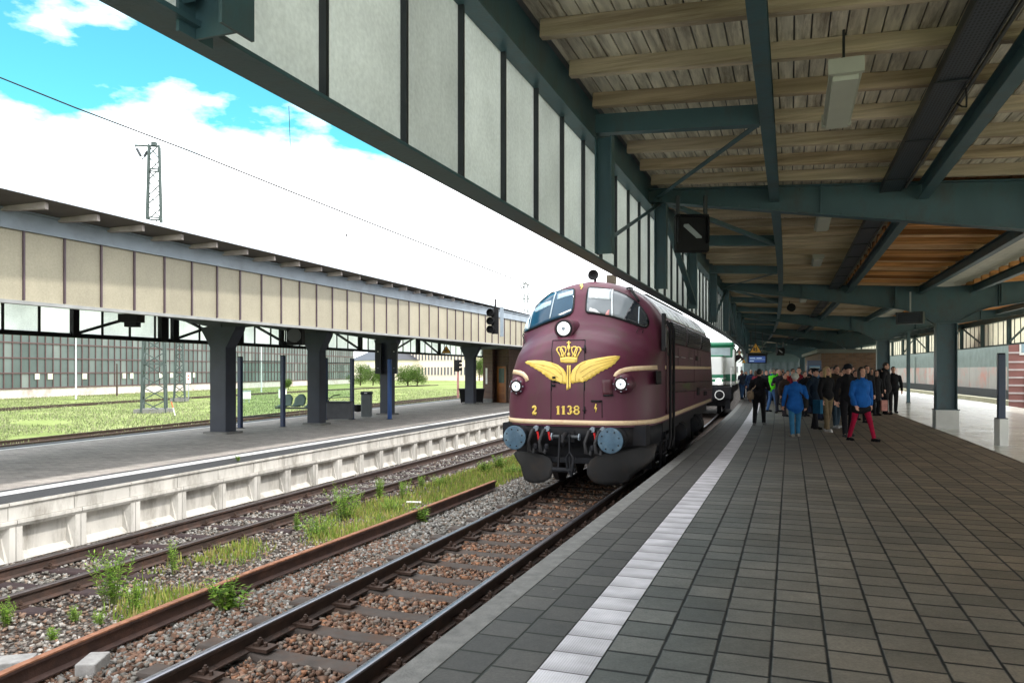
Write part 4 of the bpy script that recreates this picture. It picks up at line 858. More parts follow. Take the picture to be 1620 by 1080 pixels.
for k in range(-8, 62):
    s = rs0+k*.88; a = RE.at(s, -.10, ZR_-.06); b = LF.at(LF.sY(a.y-.12), -.6, ZR_-.10)
    if k < 70: MB().bar(b, a, .075, .095).build('rafter', mat('weathered_rafter', (.38, .34, .32), .7, 0, .3, 6, .2), lc)
# columns with flared heads, cross beams, posts, braces
cols = [(353, 685), (501, 671), (613, 655.5), (744.5, 639)]
def slate_column(c, w, i):
    a = LE.ang(LE.sY(min(c.y, 70))); n = Vector((math.cos(a), math.sin(a), 0)); u = Vector((-math.sin(a), math.cos(a), 0)); z = Vector((0, 0, 1))
    m = MB(); h0, h1 = ZP, 2.45
    m.box(c+n*(w/2-.012)+z*(h0+h1)/2, .024, w*.8, h1-h0, (n, u, z)); m.box(c-n*(w/2-.012)+z*(h0+h1)/2, .024, w*.8, h1-h0, (n, u, z)); m.box(c+z*(h0+h1)/2, w-.06, .03, h1-h0, (n, u, z))
    m.box(c-u*(w*.4)+z*(h0+h1)/2, w-.05, .012, h1-h0, (n, u, z))
    m.box(c+z*(h0+.9), w+.02, w*.82, .03, (n, u, z)); o = m.build('column', M_COL_L, lc)
    pts = [c+n*(-w/2)+z*2.40, c+n*(w/2)+z*2.40, c+n*(w*.62)+z*2.52, c+n*(w*1.05)+z*2.92, c+n*(w*1.1)+z*3.02, c-n*(w*1.1)+z*3.02, c-n*(w*1.05)+z*2.92, c-n*(w*.62)+z*2.52]
    m = MB(); m.prism([p-u*(w*.4) for p in pts], u*(w*.8)); m.build('flared_head', M_COL_L, o)
    m = MB(); m.box(c+z*(ZP+.03), w*1.5, w*1.25, .06, (n, u, z)); m.build('foot_plate', M_CONC_D, o)
    # beam across
    f = LF.at(LF.sY(c.y-1.2), -.1, 0); bk = LBF.at(LBF.sY(c.y+1.3), .05, 0)
    def bseg(a_, b_, h_a, h_b):
        mm_ = MB(); d = (b_-a_).normalized(); q = Vector((-d.y, d.x, 0)); mm_.prism([a_+z*(3.62-h_a)-q*.07, b_+z*(3.40-h_b)-q*.07, b_+z*3.40-q*.07, a_+z*3.62-q*.07], q*.14); return mm_
    bseg(f, c, .18, .45).build('cross_beam', M_STEEL_DK, lc); bseg(bk, c, .18, .45).build('cross_beam', M_STEEL_DK, lc)
    p = MB(); p.box(Vector((bk.x, bk.y, 3.13)), .22, .3, .98, (n, u, z)); p.build('back_post', M_BLACK, lc)
    for sg in (-1, 1):
        e = LBF.at(LBF.sY(bk.y)+sg*3.4, .05, 0); MB().bar(Vector((bk.x, bk.y, 3.7)), Vector((e.x, e.y, 2.72)), .1, .07).build('brace', M_BLACK, lc)
        p = MB(); p.box(Vector((e.x, e.y, 3.13)), .16, .2, .98, (n, u, z)); p.build('back_post', M_BLACK, lc)
allc = []
for i, (px, py) in enumerate(cols):
    c = P(px, py, ZP); c.z = 0; allc.append(c); slate_column(c, (.58, .50, .50, .52)[i], i)
slate_column(Vector((-12.6, 13.2, 0)), .5, 9)
slate_column(Vector((.9, 54.5, 0)), .5, 9)
# equipment cabinets mounted on the third column
m3 = allc[2]
t = thing('equipment_box', 'tall dark equipment boxes strapped to the upper part of the third slate column', 'equipment box', (m3.x, m3.y, 1.6))
for sg in (-1, 1):
    MB().box((m3.x+sg*.34, m3.y-.26, 2.2), .26, .3, 1.3).build('cabinet', M_STEEL_DK, t)
    for zz in (1.8, 2.5): MB().box((m3.x+sg*.34, m3.y-.42, zz), .05, .02, .035).build('latch', M_WHITE if zz > 2 else M_STEEL_L, t)
# black lamp/loudspeaker cluster under the beige panels at left
c = PD(208, 505, 14.9); t = thing('signal_lamp', 'black signal lamp silhouetted below the beige panels at far left', 'signal', tuple(c))
MB().box(c+Vector((0, 0, .02)), .38, .3, .16).build('housing', M_BLACK, t); MB().box(c+Vector((.02, 0, -.1)), .22, .22, .10).build('hood', M_BLACK, t); MB().box(c+Vector((0, 0, .2)), .1, .1, .22).build('bracket', M_BLACK, t)
c = PD(468, 531, 21.0); t = thing('platform_clock', 'dark boxy platform clock hung under the beige panels left of the second slate column', 'clock', tuple(c))
MB().box(c, .42, .3, .52).build('housing', M_BLACK, t); MB().lathe(c-Vector((.0, .16, 0)), (0, -1, 0), [(0, .19), (.02, .19)], 20).build('dial', mat('dim_dial', (.03, .035, .035), .4), t); MB().cyl(c, c+Vector((0, 0, .8)), .03, n=8).build('hanger_rod', M_BLACK, t)
triangle(706, 546, 559, 33.5, 'yellow warning triangle hung under the opposite canopy', hang=3.2)
# railway signal fixed in front of the beige panels
c = PD(777, 508, 25.5); t = thing('platform_signal', 'black three-lamp railway signal with hoods in front of the beige panels', 'signal', tuple(c))
MB().box(c+Vector((.13, .1, 0)), .24, .24, .84).build('housing', M_BLACK, t); MB().box(c+Vector((.36, .05, -.02)), .12, .2, .98).build('side_cable_box', M_STEEL_L, t)
for dz in (.28, 0, -.28):
    o = MB().lathe(c+Vector((.02, 0, dz)), (-.35, -1, 0), [(-.05, .115), (.02, .125), (.18, .13), (.18, .115), (.03, .11)], 18).build('hood', M_BLACK, t, smooth=40)
    MB().lathe(c+Vector((.02, .0, dz)), (-.35, -1, 0), [(0.0, .10), (.02, .09)], 16).build('lens', mat('dark_lens', (.04, .04, .045), .15), o)
MB().cyl(c+Vector((.14, .1, .4)), c+Vector((.14, .1, .75)), .03, n=8).build('mast', M_BLACK, t)
# windbreak posts, glass and seats
def lpost(px, pyt, pyb, w, label, m=M_BLUE):
    b = P(px, pyb, ZP); return slab_post(px, pyt, pyb, b.y, w, label, m=m, group=None)
lpost(380, 565, 677, .135, 'blue windbreak post just right of the nearest slate column')
lpost(447.5, 563, 675, .135, 'blue windbreak post in front of the green seats')
lpost(515, 567, 664, .15, 'dark blue post against the right side of the second slate column')
lpost(557, 568, 663, .135, 'dark blue windbreak post left of the grey litter bin', )
lpost(616.5, 568, 663, .135, 'bright blue post at the front right of the third slate column', mat('bright_blue', (.015, .09, .33), .4))
g = bpy.data.materials.new('clear_glass'); g.use_nodes = True; t_ = g.node_tree; t_.nodes.clear(); o_ = N(t_, 'ShaderNodeOutputMaterial'); a_ = N(t_, 'ShaderNodeBsdfTransparent'); a_.inputs[0].default_value = (.86, .93, .91, 1); b_ = N(t_, 'ShaderNodeBsdfGlossy'); b_.inputs[1].default_value = .03; mx_ = N(t_, 'ShaderNodeMixShader'); mx_.inputs[0].default_value = .04
t_.links.new(a_.outputs[0], mx_.inputs[1]); t_.links.new(b_.outputs[0], mx_.inputs[2]); t_.links.new(mx_.outputs[0], o_.inputs[0]); M_GLASS = g
def glass_screen(p0, p1, y, z0, z1, label):
    a = P(p0, y, ZP); b = P(p1, y-3, ZP); o = thing('glass_windbreak', label, 'windbreak', tuple(a)); a.z = b.z = 0
    d = (b-a).normalized(); q = Vector((-d.y, d.x, 0)); z = Vector((0, 0, 1)); m = MB(); m.prism([a+z*z0, b+z*z0, b+z*z1, a+z*z1], q*.012); m.build('pane', M_GLASS, o)
    m = MB(); m.bar(a+z*z0, b+z*z0, .03, .03); m.bar(a+z*z1, b+z*z1, .03, .03); m.bar(a+z*z0, a+z*z1, .03, .03); m.bar(b+z*z0, b+z*z1, .03, .03); m.build('frame', mat('dark_green_frame', (.02, .05, .055), .4), o)
glass_screen(381, 446, 674, .1, 2.02, 'glass windbreak pane between the two blue posts right of the nearest slate column')
glass_screen(517, 556, 663, .62, 2.0, 'glass windbreak pane above the grey sand box')
# two-seat mesh bench
M_MESH = mat('green_mesh', (.012, .05, .035), .6, .0, .2, 30)
def bench(pxs, py, label):
    c = P(pxs, py, ZP); a = -.25; n = Vector((math.cos(a), math.sin(a), 0)); u = Vector((-math.sin(a), math.cos(a), 0)); z = Vector((0, 0, 1)); t = thing('mesh_bench', label, 'bench', tuple(c))
    for k in (-1, 0, 1):
        cc = c+n*k*.62
        pr = [(.30, .44), (.10, .41), (-.12, .43), (-.22, .52), (-.30, .72), (-.36, .92)]; vs = []; 
        W_ = [.25, .27, .27, .26, .25, .16]
        for (d, h_), w_ in zip(pr, W_):
            for x in np.linspace(-1, 1, 7): vs.append(cc+n*x*w_-u*d*1.0+z*(h_+.04*x*x+(-.10*abs(x)**3 if h_ > .9 else 0)))
        fs = [(i*7+j, i*7+j+1, (i+1)*7+j+1, (i+1)*7+j) for i in range(5) for j in range(6)]
        m = MB(); m.add(vs, fs); o = m.build('seat_shell', M_MESH, t, smooth=50); sd = o.modifiers.new('thick', 'SOLIDIFY'); sd.thickness = .02
    m = MB(); m.bar(c-n*1.0+z*.36, c+n*1.0+z*.36, .07, .07); m.build('beam', M_STEEL_DK, t)
    for k in (-.7, .7): MB().bar(c+n*k+z*0, c+n*k+z*.36, .06, .06, up=(0, 1, 0)).build('leg', M_STEEL_DK, t)
bench(470, 659, 'green wire-mesh seats behind the blue windbreak post')
# black arm hoop chair + sand box
c = P(538, 665, ZP); t = thing('sand_box', 'dark grey grit box between the second slate column and the blue post', 'grit box', tuple(c))
o = MB().box(c+Vector((0, 0, .38)), .92, .5, .62).build('box_body', mat('bin_grey', (.075, .08, .09), .5, 0, .2, 4), t); bv = o.modifiers.new('bevel', 'BEVEL'); bv.width = .02
o = MB().box(c+Vector((0, 0, .71)), .98, .56, .05).build('lid', M_STEEL_DK, t)
MB().tube([c+Vector((-.42, -.2, .68)), c+Vector((-.36, -.2, .85)), c+Vector((-.2, -.2, .96)), c+Vector((.05, -.2, 1.0))], .02).build('hoop_handle', M_STEEL_DK, t)
c = P(580, 660.5, ZP); t = thing('litter_bin', 'slim grey litter bin with dark top beside the third slate column', 'litter bin', tuple(c))
o = MB().box(c+Vector((0, 0, .50)), .40, .36, .92).build('bin_body', mat('litter_grey', (.14, .16, .165), .5, 0, .15, 4), t); o.modifiers.new('bevel', 'BEVEL').width = .03
o = MB().box(c+Vector((0, 0, 1.0)), .44, .40, .12).build('bin_lid', M_STEEL_DK, t); o.modifiers.new('bevel', 'BEVEL').width = .02
MB().box(c+Vector((.0, -.205, 1.0)), .12, .01, .045).build('slot_sticker', M_WHITE, t)
c = P(566, 652, ZP); o = MB().lathe(c+Vector((0, 0, .3)), (0, 0, 1), [(-.28, .05), (-.25, .16), (0, .24), (.05, .22)], 14).build('dark_bucket', M_BLACK, loc=tuple(c), smooth=40); tag(o, 'small black bucket on the platform left of the grey litter bin', 'bucket')
# two wheelie bins beside the last column
for k, (px, lab) in enumerate(((736, 'black wheelie bin on the left side of the farthest slate column'), (757, 'black wheelie bin on the right side of the farthest slate column'))):
    c = P(px, 637.5, ZP); t = thing('wheelie_bin', lab, 'wheelie bin', tuple(c), 'wheelie bins by the farthest column')
    zz = Vector((0, 0, 1)); m = MB(); w0, w1 = .24, .34
    m.add([c+Vector((x*w0, y*w0, .06)) for x, y in ((-1, -1), (1, -1), (1, 1), (-1, 1))]+[c+Vector((x*w1, y*w1, .78)) for x, y in ((-1, -1), (1, -1), (1, 1), (-1, 1))], [(0, 1, 2, 3), (4, 5, 6, 7), (0, 1, 5, 4), (1, 2, 6, 5), (2, 3, 7, 6), (3, 0, 4, 7)]); m.build('bin_body', M_BLACK, t)
    o = MB().box(c+zz*.82, .74, .74, .08).build('lid', mat('bin_lid_black', (.02, .022, .025), .4), t); o.modifiers.new('bevel', 'BEVEL').width = .03
    for sx in (-1, 1): MB().cyl(c+Vector((sx*.2, .25, .1)), c+Vector((sx*.26, .25, .1)), .1, n=14).build('wheel', M_RUBBER, t)
# brick waiting room on the opposite platform
A = P(764, 635.5, ZP); B = P(779, 636.5, ZP); n = (B-A).normalized(); u = Vector((.315, .949, 0)); z = Vector((0, 0, 1))
kt = thing('brick_waiting_room', 'dark brick waiting room with orange-brown door on the opposite platform', 'station building', tuple(A))
m = MB(); m.prism([A, B, B+u*9, A+u*9], z*3.15); m.build('brick_wall', M_BRICKL, kt)
B2 = B+u*.05+Vector((.02, 0, 0)); m = MB(); m.prism([B+u*.5-n*.2, B+u*.5+n*1.5, B+u*8.5+n*1.5, B+u*8.5-n*.2], z*3.15); m.build('brick_wall', M_BRICKL, kt)
m = MB(); m.prism([A-n*.25-u*.4+z*3.15, B+n*1.9-u*.4+z*3.15, B+n*1.9+u*9+z*3.15, A-n*.25+u*9+z*3.15], z*.22); m.build('roof', M_STEEL_DK, kt)
c = B+u*.5+n*.72+z*1.07-u*.03; d = MB(); d.box(c, .95, .06, 2.14, (n, u, z)); d = d.build('door', mat('orange_door', (.33, .12, .03), .45, 0, .25, 5, stretch=(1, 1, .2)), kt)
m = MB(); m.box(c+z*.52-u*.035, .60, .02, .85, (n, u, z)); m.build('window', mat('greenish_pane', (.10, .14, .12), .15), d)
for zz in (-.72, -.28): MB().box(c+z*zz-u*.035, .60, .015, .32, (n, u, z)).build('door_panel', mat('orange_door_d', (.26, .09, .022), .5), d)
m = MB(); 
for sx in (-.52, .52): m.box(c+n*sx-u*.01, .08, .08, 2.2, (n, u, z))
m.box(c+z*1.11-u*.01, .96, .08, .08, (n, u, z)); m.build('door_frame', mat('dark_orange_frame', (.10, .05, .025), .5), kt)
c = PD(770, 594.5, A.y-.30); t = thing('notice_case', 'blue framed notice case with white sheet on the brick waiting room', 'notice board', tuple(c))
MB().box(c, .32, .08, 1.12, (n, u, z)).build('frame', mat('sky_blue', (.02, .16, .42), .4), t); MB().box(c-u*.045, .2, .01, .95, (n, u, z)).build('notice_sheet', M_WHITE, t)
m = MB(); m.prism([A-n*.02-u*.06, B+n*.02-u*.06, B+n*.02+u*.1, A-n*.02+u*.1], z*.22); m.build('stone_plinth', M_CONC_D, kt)
# left platform small signs
c = PD(703, 480, 29); 

# ------------------------------------------------------------------ background
def lattice(name, label, px, pyt, pyb, Y, wb, wt, arm=None, rot=.35, nseg=14, m=None, group='lattice masts'):
    m = m or mat('green_grey_lattice', (.06, .08, .078), .6, .0, .2, 3, spec=.2)
    base = PD(px, pyb, Y); top = PD(px, pyt, Y); h = top.z-base.z; t = thing(name, label, 'mast', tuple(base), group)
    def cor(k, f):
        w = wb+(wt-wb)*f; a = rot+math.pi/4+k*math.pi/2; return base+Vector((math.cos(a)*w*.7071, math.sin(a)*w*.7071, h*f))
    l = MB()
    for k in range(4): l.bar(cor(k, 0), cor(k, 1), .11, .11, up=(0, 1, 0))
    l.build('corner_legs', m, t); l = MB()
    for i in range(nseg):
        f0, f1 = i/nseg, (i+1)/nseg
        for k in range(4):
            a, b = (cor(k, f0), cor((k+1) % 4, f1)) if i % 2 else (cor((k+1) % 4, f0), cor(k, f1)); l.bar(a, b, .065, .065)
            if i % 4 == 0: l.bar(cor(k, f0), cor((k+1) % 4, f0), .09, .09)
    l.build('lattice_bracing', m, t); MB().box(base+Vector((0, 0, .1)), wb*1.3, wb*1.3, .3).build('footing', M_CONC_D, t)
    if arm:
        a = MB(); tip = top+Vector((-arm, -.3, -.05)); a.bar(top+Vector((.3, .1, 0)), tip, .12, .10); a.bar(top+Vector((0, 0, .25)), top+Vector((0, 0, 0)), .3, .3, up=(0, 1, 0)); a.build('cross_arm', m, t)
        i_ = MB(); lo = top+Vector((-arm*.55, -.3, -1.0)); i_.tube([tip, tip.lerp(lo, .25)], .03); i_.tube([tip.lerp(lo, .25), tip.lerp(lo, .75)], .09); i_.tube([tip.lerp(lo, .75), lo], .03)
        q = top+Vector((-.25, -.2, -.2)); i_.tube([q, q.lerp(lo, .3)], .03); i_.tube([q.lerp(lo, .3), q.lerp(lo, .75)], .09); i_.tube([q.lerp(lo, .75), lo], .03); i_.build('insulators', M_STEEL_DK, t)
    return t
lattice('lattice_mast', 'tall lattice catenary mast rising above the opposite canopy at left', 244, 231, 652, 51.0, 1.45, .62, 1.15, nseg=22)
lattice('lattice_mast', 'slim short lattice mast in front of the glazed shed, left of the nearest column', 284, 540, 634, 68.0, .9, .5, nseg=8)
lattice('lattice_mast', 'small distant lattice mast rising behind the canopy next to the locomotive roof', 832, 449, 612, 120.0, .9, .75, 1.0, nseg=14)
# thin grey lamp poles
for px, pt, pb, Y, lab in ((120, 533, 631, 71, 'pale slim pole in front of the glazed shed at far left'), (413.5, 540, 620, 92, 'pale slim pole before the right half of the glazed shed'), (185, 575, 626, 75, 'short rusty stanchion at the foot of the glazed shed')):
    b = PD(px, pb, Y); tp = PD(px, pt, Y); o = MB().cyl(b, tp, .09, .06, n=8).build('slim_pole', mat('pole_pale', (.5, .52, .55), .5) if px != 185 else M_RUST, loc=tuple(b)); tag(o, lab, 'pole')
# glazed shed
GA = Vector((-51.5, 70.0, -1.16)); GB = Vector((-34.0, 163, -1.16)); d = (GB-GA); Lg = d.length; d.normalize(); GA = GA-d*45; Lg += 45; q = Vector((-d.y, d.x, 0)); z = Vector((0, 0, 1))
sh = thing('glazed_shed', 'long industrial shed glazed with a grid of grey-green panes beyond the meadow', 'shed', tuple(GA))
def shed_mat():
    m = bpy.data.materials.new('dirty_wired_glass'); m.use_nodes = True; t = m.node_tree; b = t.nodes['Principled BSDF']; L = t.links.new
    uv = N(t, 'ShaderNodeUVMap'); sp = N(t, 'ShaderNodeSeparateXYZ'); L(uv.outputs[0], sp.inputs[0])
    cb = N(t, 'ShaderNodeCombineXYZ'); L(math_node(t, 'FLOOR', math_node(t, 'DIVIDE', sp.outputs[0], 1.05)), cb.inputs[0]); L(math_node(t, 'FLOOR', math_node(t, 'DIVIDE', sp.outputs[1], 1.55)), cb.inputs[1])
    w = N(t, 'ShaderNodeTexWhiteNoise'); L(cb.outputs[0], w.inputs[0]); r = N(t, 'ShaderNodeValToRGB'); L(w.outputs[0], r.inputs[0]); e = r.color_ramp.elements; e[0].color = (.055, .080, .075, 1); e[1].color = (.15, .175, .165, 1); k = r.color_ramp.elements.new(.8); k.color = (.10, .13, .125, 1)
    n = N(t, 'ShaderNodeTexNoise'); n.inputs['Scale'].default_value = .35; n.inputs['Detail'].default_value = 6; L(uv.outputs[0], n.inputs[0]); s = N(t, 'ShaderNodeVectorMath', operation='SCALE'); L(r.outputs[0], s.inputs[0]); L(math_node(t, 'ADD', math_node(t, 'MULTIPLY', n.outputs[0], .8), .6), s.inputs['Scale']); L(s.outputs[0], b.inputs['Base Color']); b.inputs['Roughness'].default_value = .35; return m
m = bpy.data.meshes.new('glazing'); c4 = [GA+z*1.0, GA+d*Lg+z*1.0, GA+d*Lg+z*8.6, GA+z*8.6]; m.from_pydata([tuple(p-GA) for p in c4], [], [(0, 1, 2, 3)]); ul = m.uv_layers.new(name='UVMap'); ul.data.foreach_set('uv', [0, 0, Lg, 0, Lg, 7.6, 0, 7.6]); m.materials.append(shed_mat())
o = bpy.data.objects.new('glazing', m); COL.objects.link(o); o.parent = sh
mb = MB()
for k in range(int(Lg/1.05)+1): mb.box(GA+d*k*1.05-q*.04+z*4.8, .09, .09, 7.6, (d, q, z))
for zz in (1.0, 2.55, 4.1, 5.65, 7.2, 8.6): mb.box(GA+d*Lg/2-q*.05+z*zz, Lg, .1, .12, (d, q, z))
mb.build('glazing_bars', mat('rusty_bars', (.085, .045, .045), .7), sh)
MB().box(GA+d*Lg/2+q*8.8+z*.5, Lg, 17.6, 1.0, (d, q, z)).build('base_wall', mat('pale_render', (.55, .50, .47), .85, 0, .15, 2, dirt=(.28, .18, .14), dirt_amt=.7, dscale=.6), sh)
MB().box(GA+d*Lg/2+q*8.9+z*4.8, Lg-.2, 17.5, 7.5, (d, q, z)).build('inner_wall', M_STEEL_DK, sh)
MB().box(GA+d*Lg/2+q*8.7+z*8.85, Lg+1, 19, .4, (d, q, z)).build('roof', M_STEEL_DK, sh)
rnd = random.Random(3)
for k in range(9):
    m_ = MB(); m_.box(GA+d*(48+k*4.1+rnd.random()*4)-q*.08+z*(2.55-.35), .5+.2*rnd.random(), .02, .6+.2*rnd.random(), (d, q, z)); m_.build('pane_patch', mat('patch_pale', (.55, .56, .45), .6), sh)
# low pale buildings in the distance
def building(name, label, A, B, depth, h, wallm, rows, nwin, roof='flat', rh=2.0, z0=-1.16, group=None, winh=1.5, winw=.9):
    A = Vector((A[0], A[1], z0)); B = Vector((B[0], B[1], z0)); d = (B-A); L_ = d.length; d.normalize(); q = Vector((-d.y, d.x, 0)); z = Vector((0, 0, 1)); t = thing(name, label, 'building', tuple(A), group)
    MB().prism([A, B, B+q*depth, A+q*depth], z*h).build('wall', wallm, t)
    if roof == 'hip':
        e = .5; C0 = [A-d*e-q*e, B+d*e-q*e, B+d*e+q*(depth+e), A-d*e+q*(depth+e)]; C0 = [c+z*h for c in C0]; r0 = A+d*depth*.5+q*depth*.5+z*(h+rh); r1 = B-d*depth*.5+q*depth*.5+z*(h+rh)
        m = MB(); m.add(C0+[r0, r1], [(0, 1, 5, 4), (1, 2, 5), (2, 3, 4, 5), (3, 0, 4), (0, 3, 2, 1)]); m.build('roof', mat('slate_roof', (.055, .06, .075), .6, 0, .15, 1), t)
    else: MB().prism([A-d*.3-q*.3+z*h, B+d*.3-q*.3+z*h, B+d*.3+q*(depth+.3)+z*h, A-d*.3+q*(depth+.3)+z*h], z*.35).build('roof', M_STEEL_DK, t)
    cnt = 0
    for r in rows:
        for k in range(nwin):
            if cnt >= 96: break
            c = A+d*(L_*(k+.5)/nwin)+z*r; o = MB().box(c-q*.03, winw, .12, winh, (d, q, z)).build('window', mat('far_window', (.10, .10, .12), .3), t); cnt += 1
            MB().box(c-q*.12-z*(winh/2+.06), winw+.2, .12, .10, (d, q, z)).build('sill', M_CONC, o)
    return t
M_CREAM = mat('cream_render', (.80, .72, .60), .85, 0, .06, 1)
a = PD(553, 590, 230); b = PD(618, 590, 205); building('pale_house', 'low cream house with a dark hipped roof beyond the meadow', (a.x, a.y), (b.x, b.y), 12, 5.6, M_CREAM, (3.6,), 5, 'hip', 3.6)
a = PD(618, 590, 215); b = PD(738, 590, 200); building('long_building', 'long cream building with rows of narrow dark windows beyond the meadow', (a.x, a.y), (b.x, b.y), 14, 13.5, mat('pinkish_cream', (.80, .66, .56), .85, 0, .06, 1), (2.6, 6.6, 10.4), 24, winw=.55, winh=2.1)
a = PD(739, 590, 260); b = PD(765, 590, 255); building('pale_house', 'small cream gable end with blue-grey roof behind the farthest slate column', (a.x, a.y), (b.x, b.y), 10, 7.5, M_CREAM, (3.5,), 3, 'hip', 3.5)
# far wall, corrugated and painted, on the right beyond the outer track
M_TEALC = mat('grey_green_corrugated', (.22, .27, .25), .6, 0, .15, 1.5); M_PINK = mat('faded_pastel_panels', (.42, .40, .37), .7, 0, .10, .8, dirt=(.60, .22, .16), dirt_amt=.85, dscale=.5, rnd=.16)
hw = thing('hoarding_wall', 'grey panelled wall with faded pink patches beyond the outer track at right', 'wall', tuple(R.at(R.sY(50), 19, -1.1)))
HWC = R
a0, a1 = R.sY(42.5), R.sY(150)
for k in range(20):
    s_a = a0+k*5.2; MB().sweep(R, [(19, .2), (19.15, .2), (19.15, 1.95), (19, 1.95)], s_a, s_a+5.14, 2.6).build('panel', M_PINK, hw)
    if k % 3 == 1: MB().box(R.at(s_a, 18.93, 1.1), .12, .12, 4.2).build('post', M_TEALC, hw)
mb = MB()
for k in range(300): s_a = a0+k*.35; mb.sweep(R, [(19.06, 1.95), (19.12, 1.95), (19.12, 4.1), (19.06, 4.1)], s_a, s_a+.26, 1)
mb.build('corrugated_sheets', M_TEALC, hw); MB().sweep(R, [(19.16, -1.1), (19.24, -1.1), (19.24, 4.12), (19.16, 4.12)], a0, a0+104, 3).build('backing_wall', mat('backing', (.2, .23, .22), .7), hw)
MB().sweep(R, [(18.8, -1.1), (19.15, -1.1), (19.15, .18), (18.8, .18)], a0, a0+104, 3).build('footing', M_STEEL_DK, hw)
tro = thing('railway_track', 'pale outer track beyond the low tiled wall at right', 'railway track', tuple(R.at(R.sY(40), 15, -.8)))
for t in (14.3, 15.75): make_rail(tro, R, t, -.72, S0, S0+120, M_RAILTOP2, ds=2)
for k in range(60): MB().bar(R.at(S0+10+k*1.3, 13.7, -.93), R.at(S0+10+k*1.3, 16.4, -.93), .26, .12).build('sleeper', M_CONC_D, tro)
wall_y = MB().sweep(R, [(17.0, -1.05), (17.6, -1.05), (17.6, -.35), (17.0, -.35)], S0+5, S0+120, 2).build('yellowish_wall', mat('yellowish_concrete', (.62, .60, .44), .8, 0, .2, 2, dirt=(.25, .24, .16), dirt_amt=.5, dscale=4), loc=tuple(R.at(R.sY(40), 17.3, -1))); tag(wall_y, 'low yellowish concrete bank beside the outer track at right', 'retaining wall')
# pink-brown siding building at far right
A = PD(1590, 600, 40.0); z = Vector((0, 0, 1)); dd = Vector((.815, -.58, 0)); qq = Vector((.58, .815, 0)); A = Vector((A.x, A.y, -1.1))+qq*1.5; A = A+dd*.1
bt = thing('striped_building', 'red-brown building with pale horizontal bands and small white-framed windows at the right edge', 'building', tuple(A))
MB().prism([A, A+dd*14, A+dd*14+qq*9, A+qq*9], z*6.2).build('wall', mat('red_brown_siding', (.27, .12, .11), .7, 0, .12, 2), bt)
mb = MB()
for k in range(7): mb.box(A+dd*7-qq*.03+z*(1.15+k*.42 if k < 6 else 3.75), 14, .06, .09, (dd, qq, z))
mb.build('pale_bands', mat('pale_band', (.55, .48, .48), .7), bt)
for k in range(8): c = A+dd*(.7+k*.95)+z*4.1; o = MB().box(c-qq*.03, .42, .08, .95, (dd, qq, z)).build('window_frame', M_WHITE, bt); MB().box(c-qq*.08, .24, .03, .7, (dd, qq, z)).build('pane', mat('pale_pane', (.25, .35, .4), .2), o)
c = A+dd*.95+z*1.75; o = MB().box(c-qq*.08, .4, .1, 1.6, (dd, qq, z)).build('notice_panel', mat('lilac', (.5, .42, .62), .5), bt)
MB().prism([A-dd*.3-qq*.3+z*6.2, A+dd*14-qq*.3+z*6.2, A+dd*14+qq*9+z*6.2, A-dd*.3+qq*9+z*6.2], z*.3).build('roof', M_STEEL_DK, bt)
# catenary wires and droppers
def wire(pts, r, label, name='overhead_wire'):
    o = MB().tube(pts, r, 5).build(name, M_BLACK, loc=tuple(pts[0])); return tag(o, label, 'wire', 'overhead wires')
wire([PD(-60, 100, 16.5), PD(0, 123, 17.5), PD(120, 171, 20), PD(300, 239, 25), PD(462, 304, 31), PD(655, 380, 44), PD(765, 423, 60), PD(840, 452, 90)], [.016, .017, .020, .025, .030, .038, .048, .06], 'thick dark overhead wire crossing the whole sky down towards the locomotive')
d0 = wire([PD(457, 168, 31), PD(462, 304, 31)], .013, 'thin vertical dropper wire ending on the thick overhead wire')
wire([PD(-20, 199, 30), PD(60, 213, 34), PD(170, 229, 40)], .014, 'faint short overhead wire at the left edge of the sky')
wire([PD(620, 385, 60), PD(790, 404, 75), PD(870, 408, 90)], .012, 'faint far overhead wire above the far end of the opposite canopy')
c0 = PD(656, 392, 44); wire([PD(657, 390, 44), PD(653, 420, 44), PD(650, 444, 44)], .02, 'short slanting insulator hanging above the opposite canopy roof', 'insulator')
b = PD(547, 369, 50); wire([b, b+Vector((.1, 0, -.25))], .05, 'tiny wire clamp hanging in the white sky above the canopy', 'wire_clamp')
# signals and small signs in the meadow
b = PD(724.5, 629, 62); t = thing('field_signal', 'small black signal on a red and white mast beyond the opposite platform', 'signal', tuple(b)); tp = PD(724.5, 585, 62)
MB().cyl(b, tp, .09, n=8).build('mast', mat('faded_red', (.35, .16, .16), .6, var=.6, scale=2), t); MB().box(tp+Vector((-.1, 0, .35)), .45, .3, .95).build('lamp_box', M_BLACK, t)
for dz in (.05, .4, .7): MB().lathe(tp+Vector((.1, -.1, dz)), (.6, -1, 0), [(0, .1), (.3, .13)], 10).build('hood', M_BLACK, t)
for px, pyt, pyb, w, Y, lab in ((298, 589, 606, .5, 74, 'small white upright sign with red figures in front of the glazed shed'),):
    c = PD(px, (pyt+pyb)/2, Y); t = thing('track_sign', lab, 'sign', tuple(c)); MB().box(c, .44, .04, 1.05).build('board', M_WHITE, t); MB().cyl(c+Vector((0, .05, -3.2)), c+Vector((0, .05, .4)), .04, n=6).build('pole', M_STEEL_L, t)
    m = MB(); m.box(c+Vector((0, -.03, .2)), .12, .01, .18); m.box(c+Vector((0, -.03, -.12)), .12, .01, .18); m.build('figures', mat('sign_red', (.5, .05, .04), .5), t)
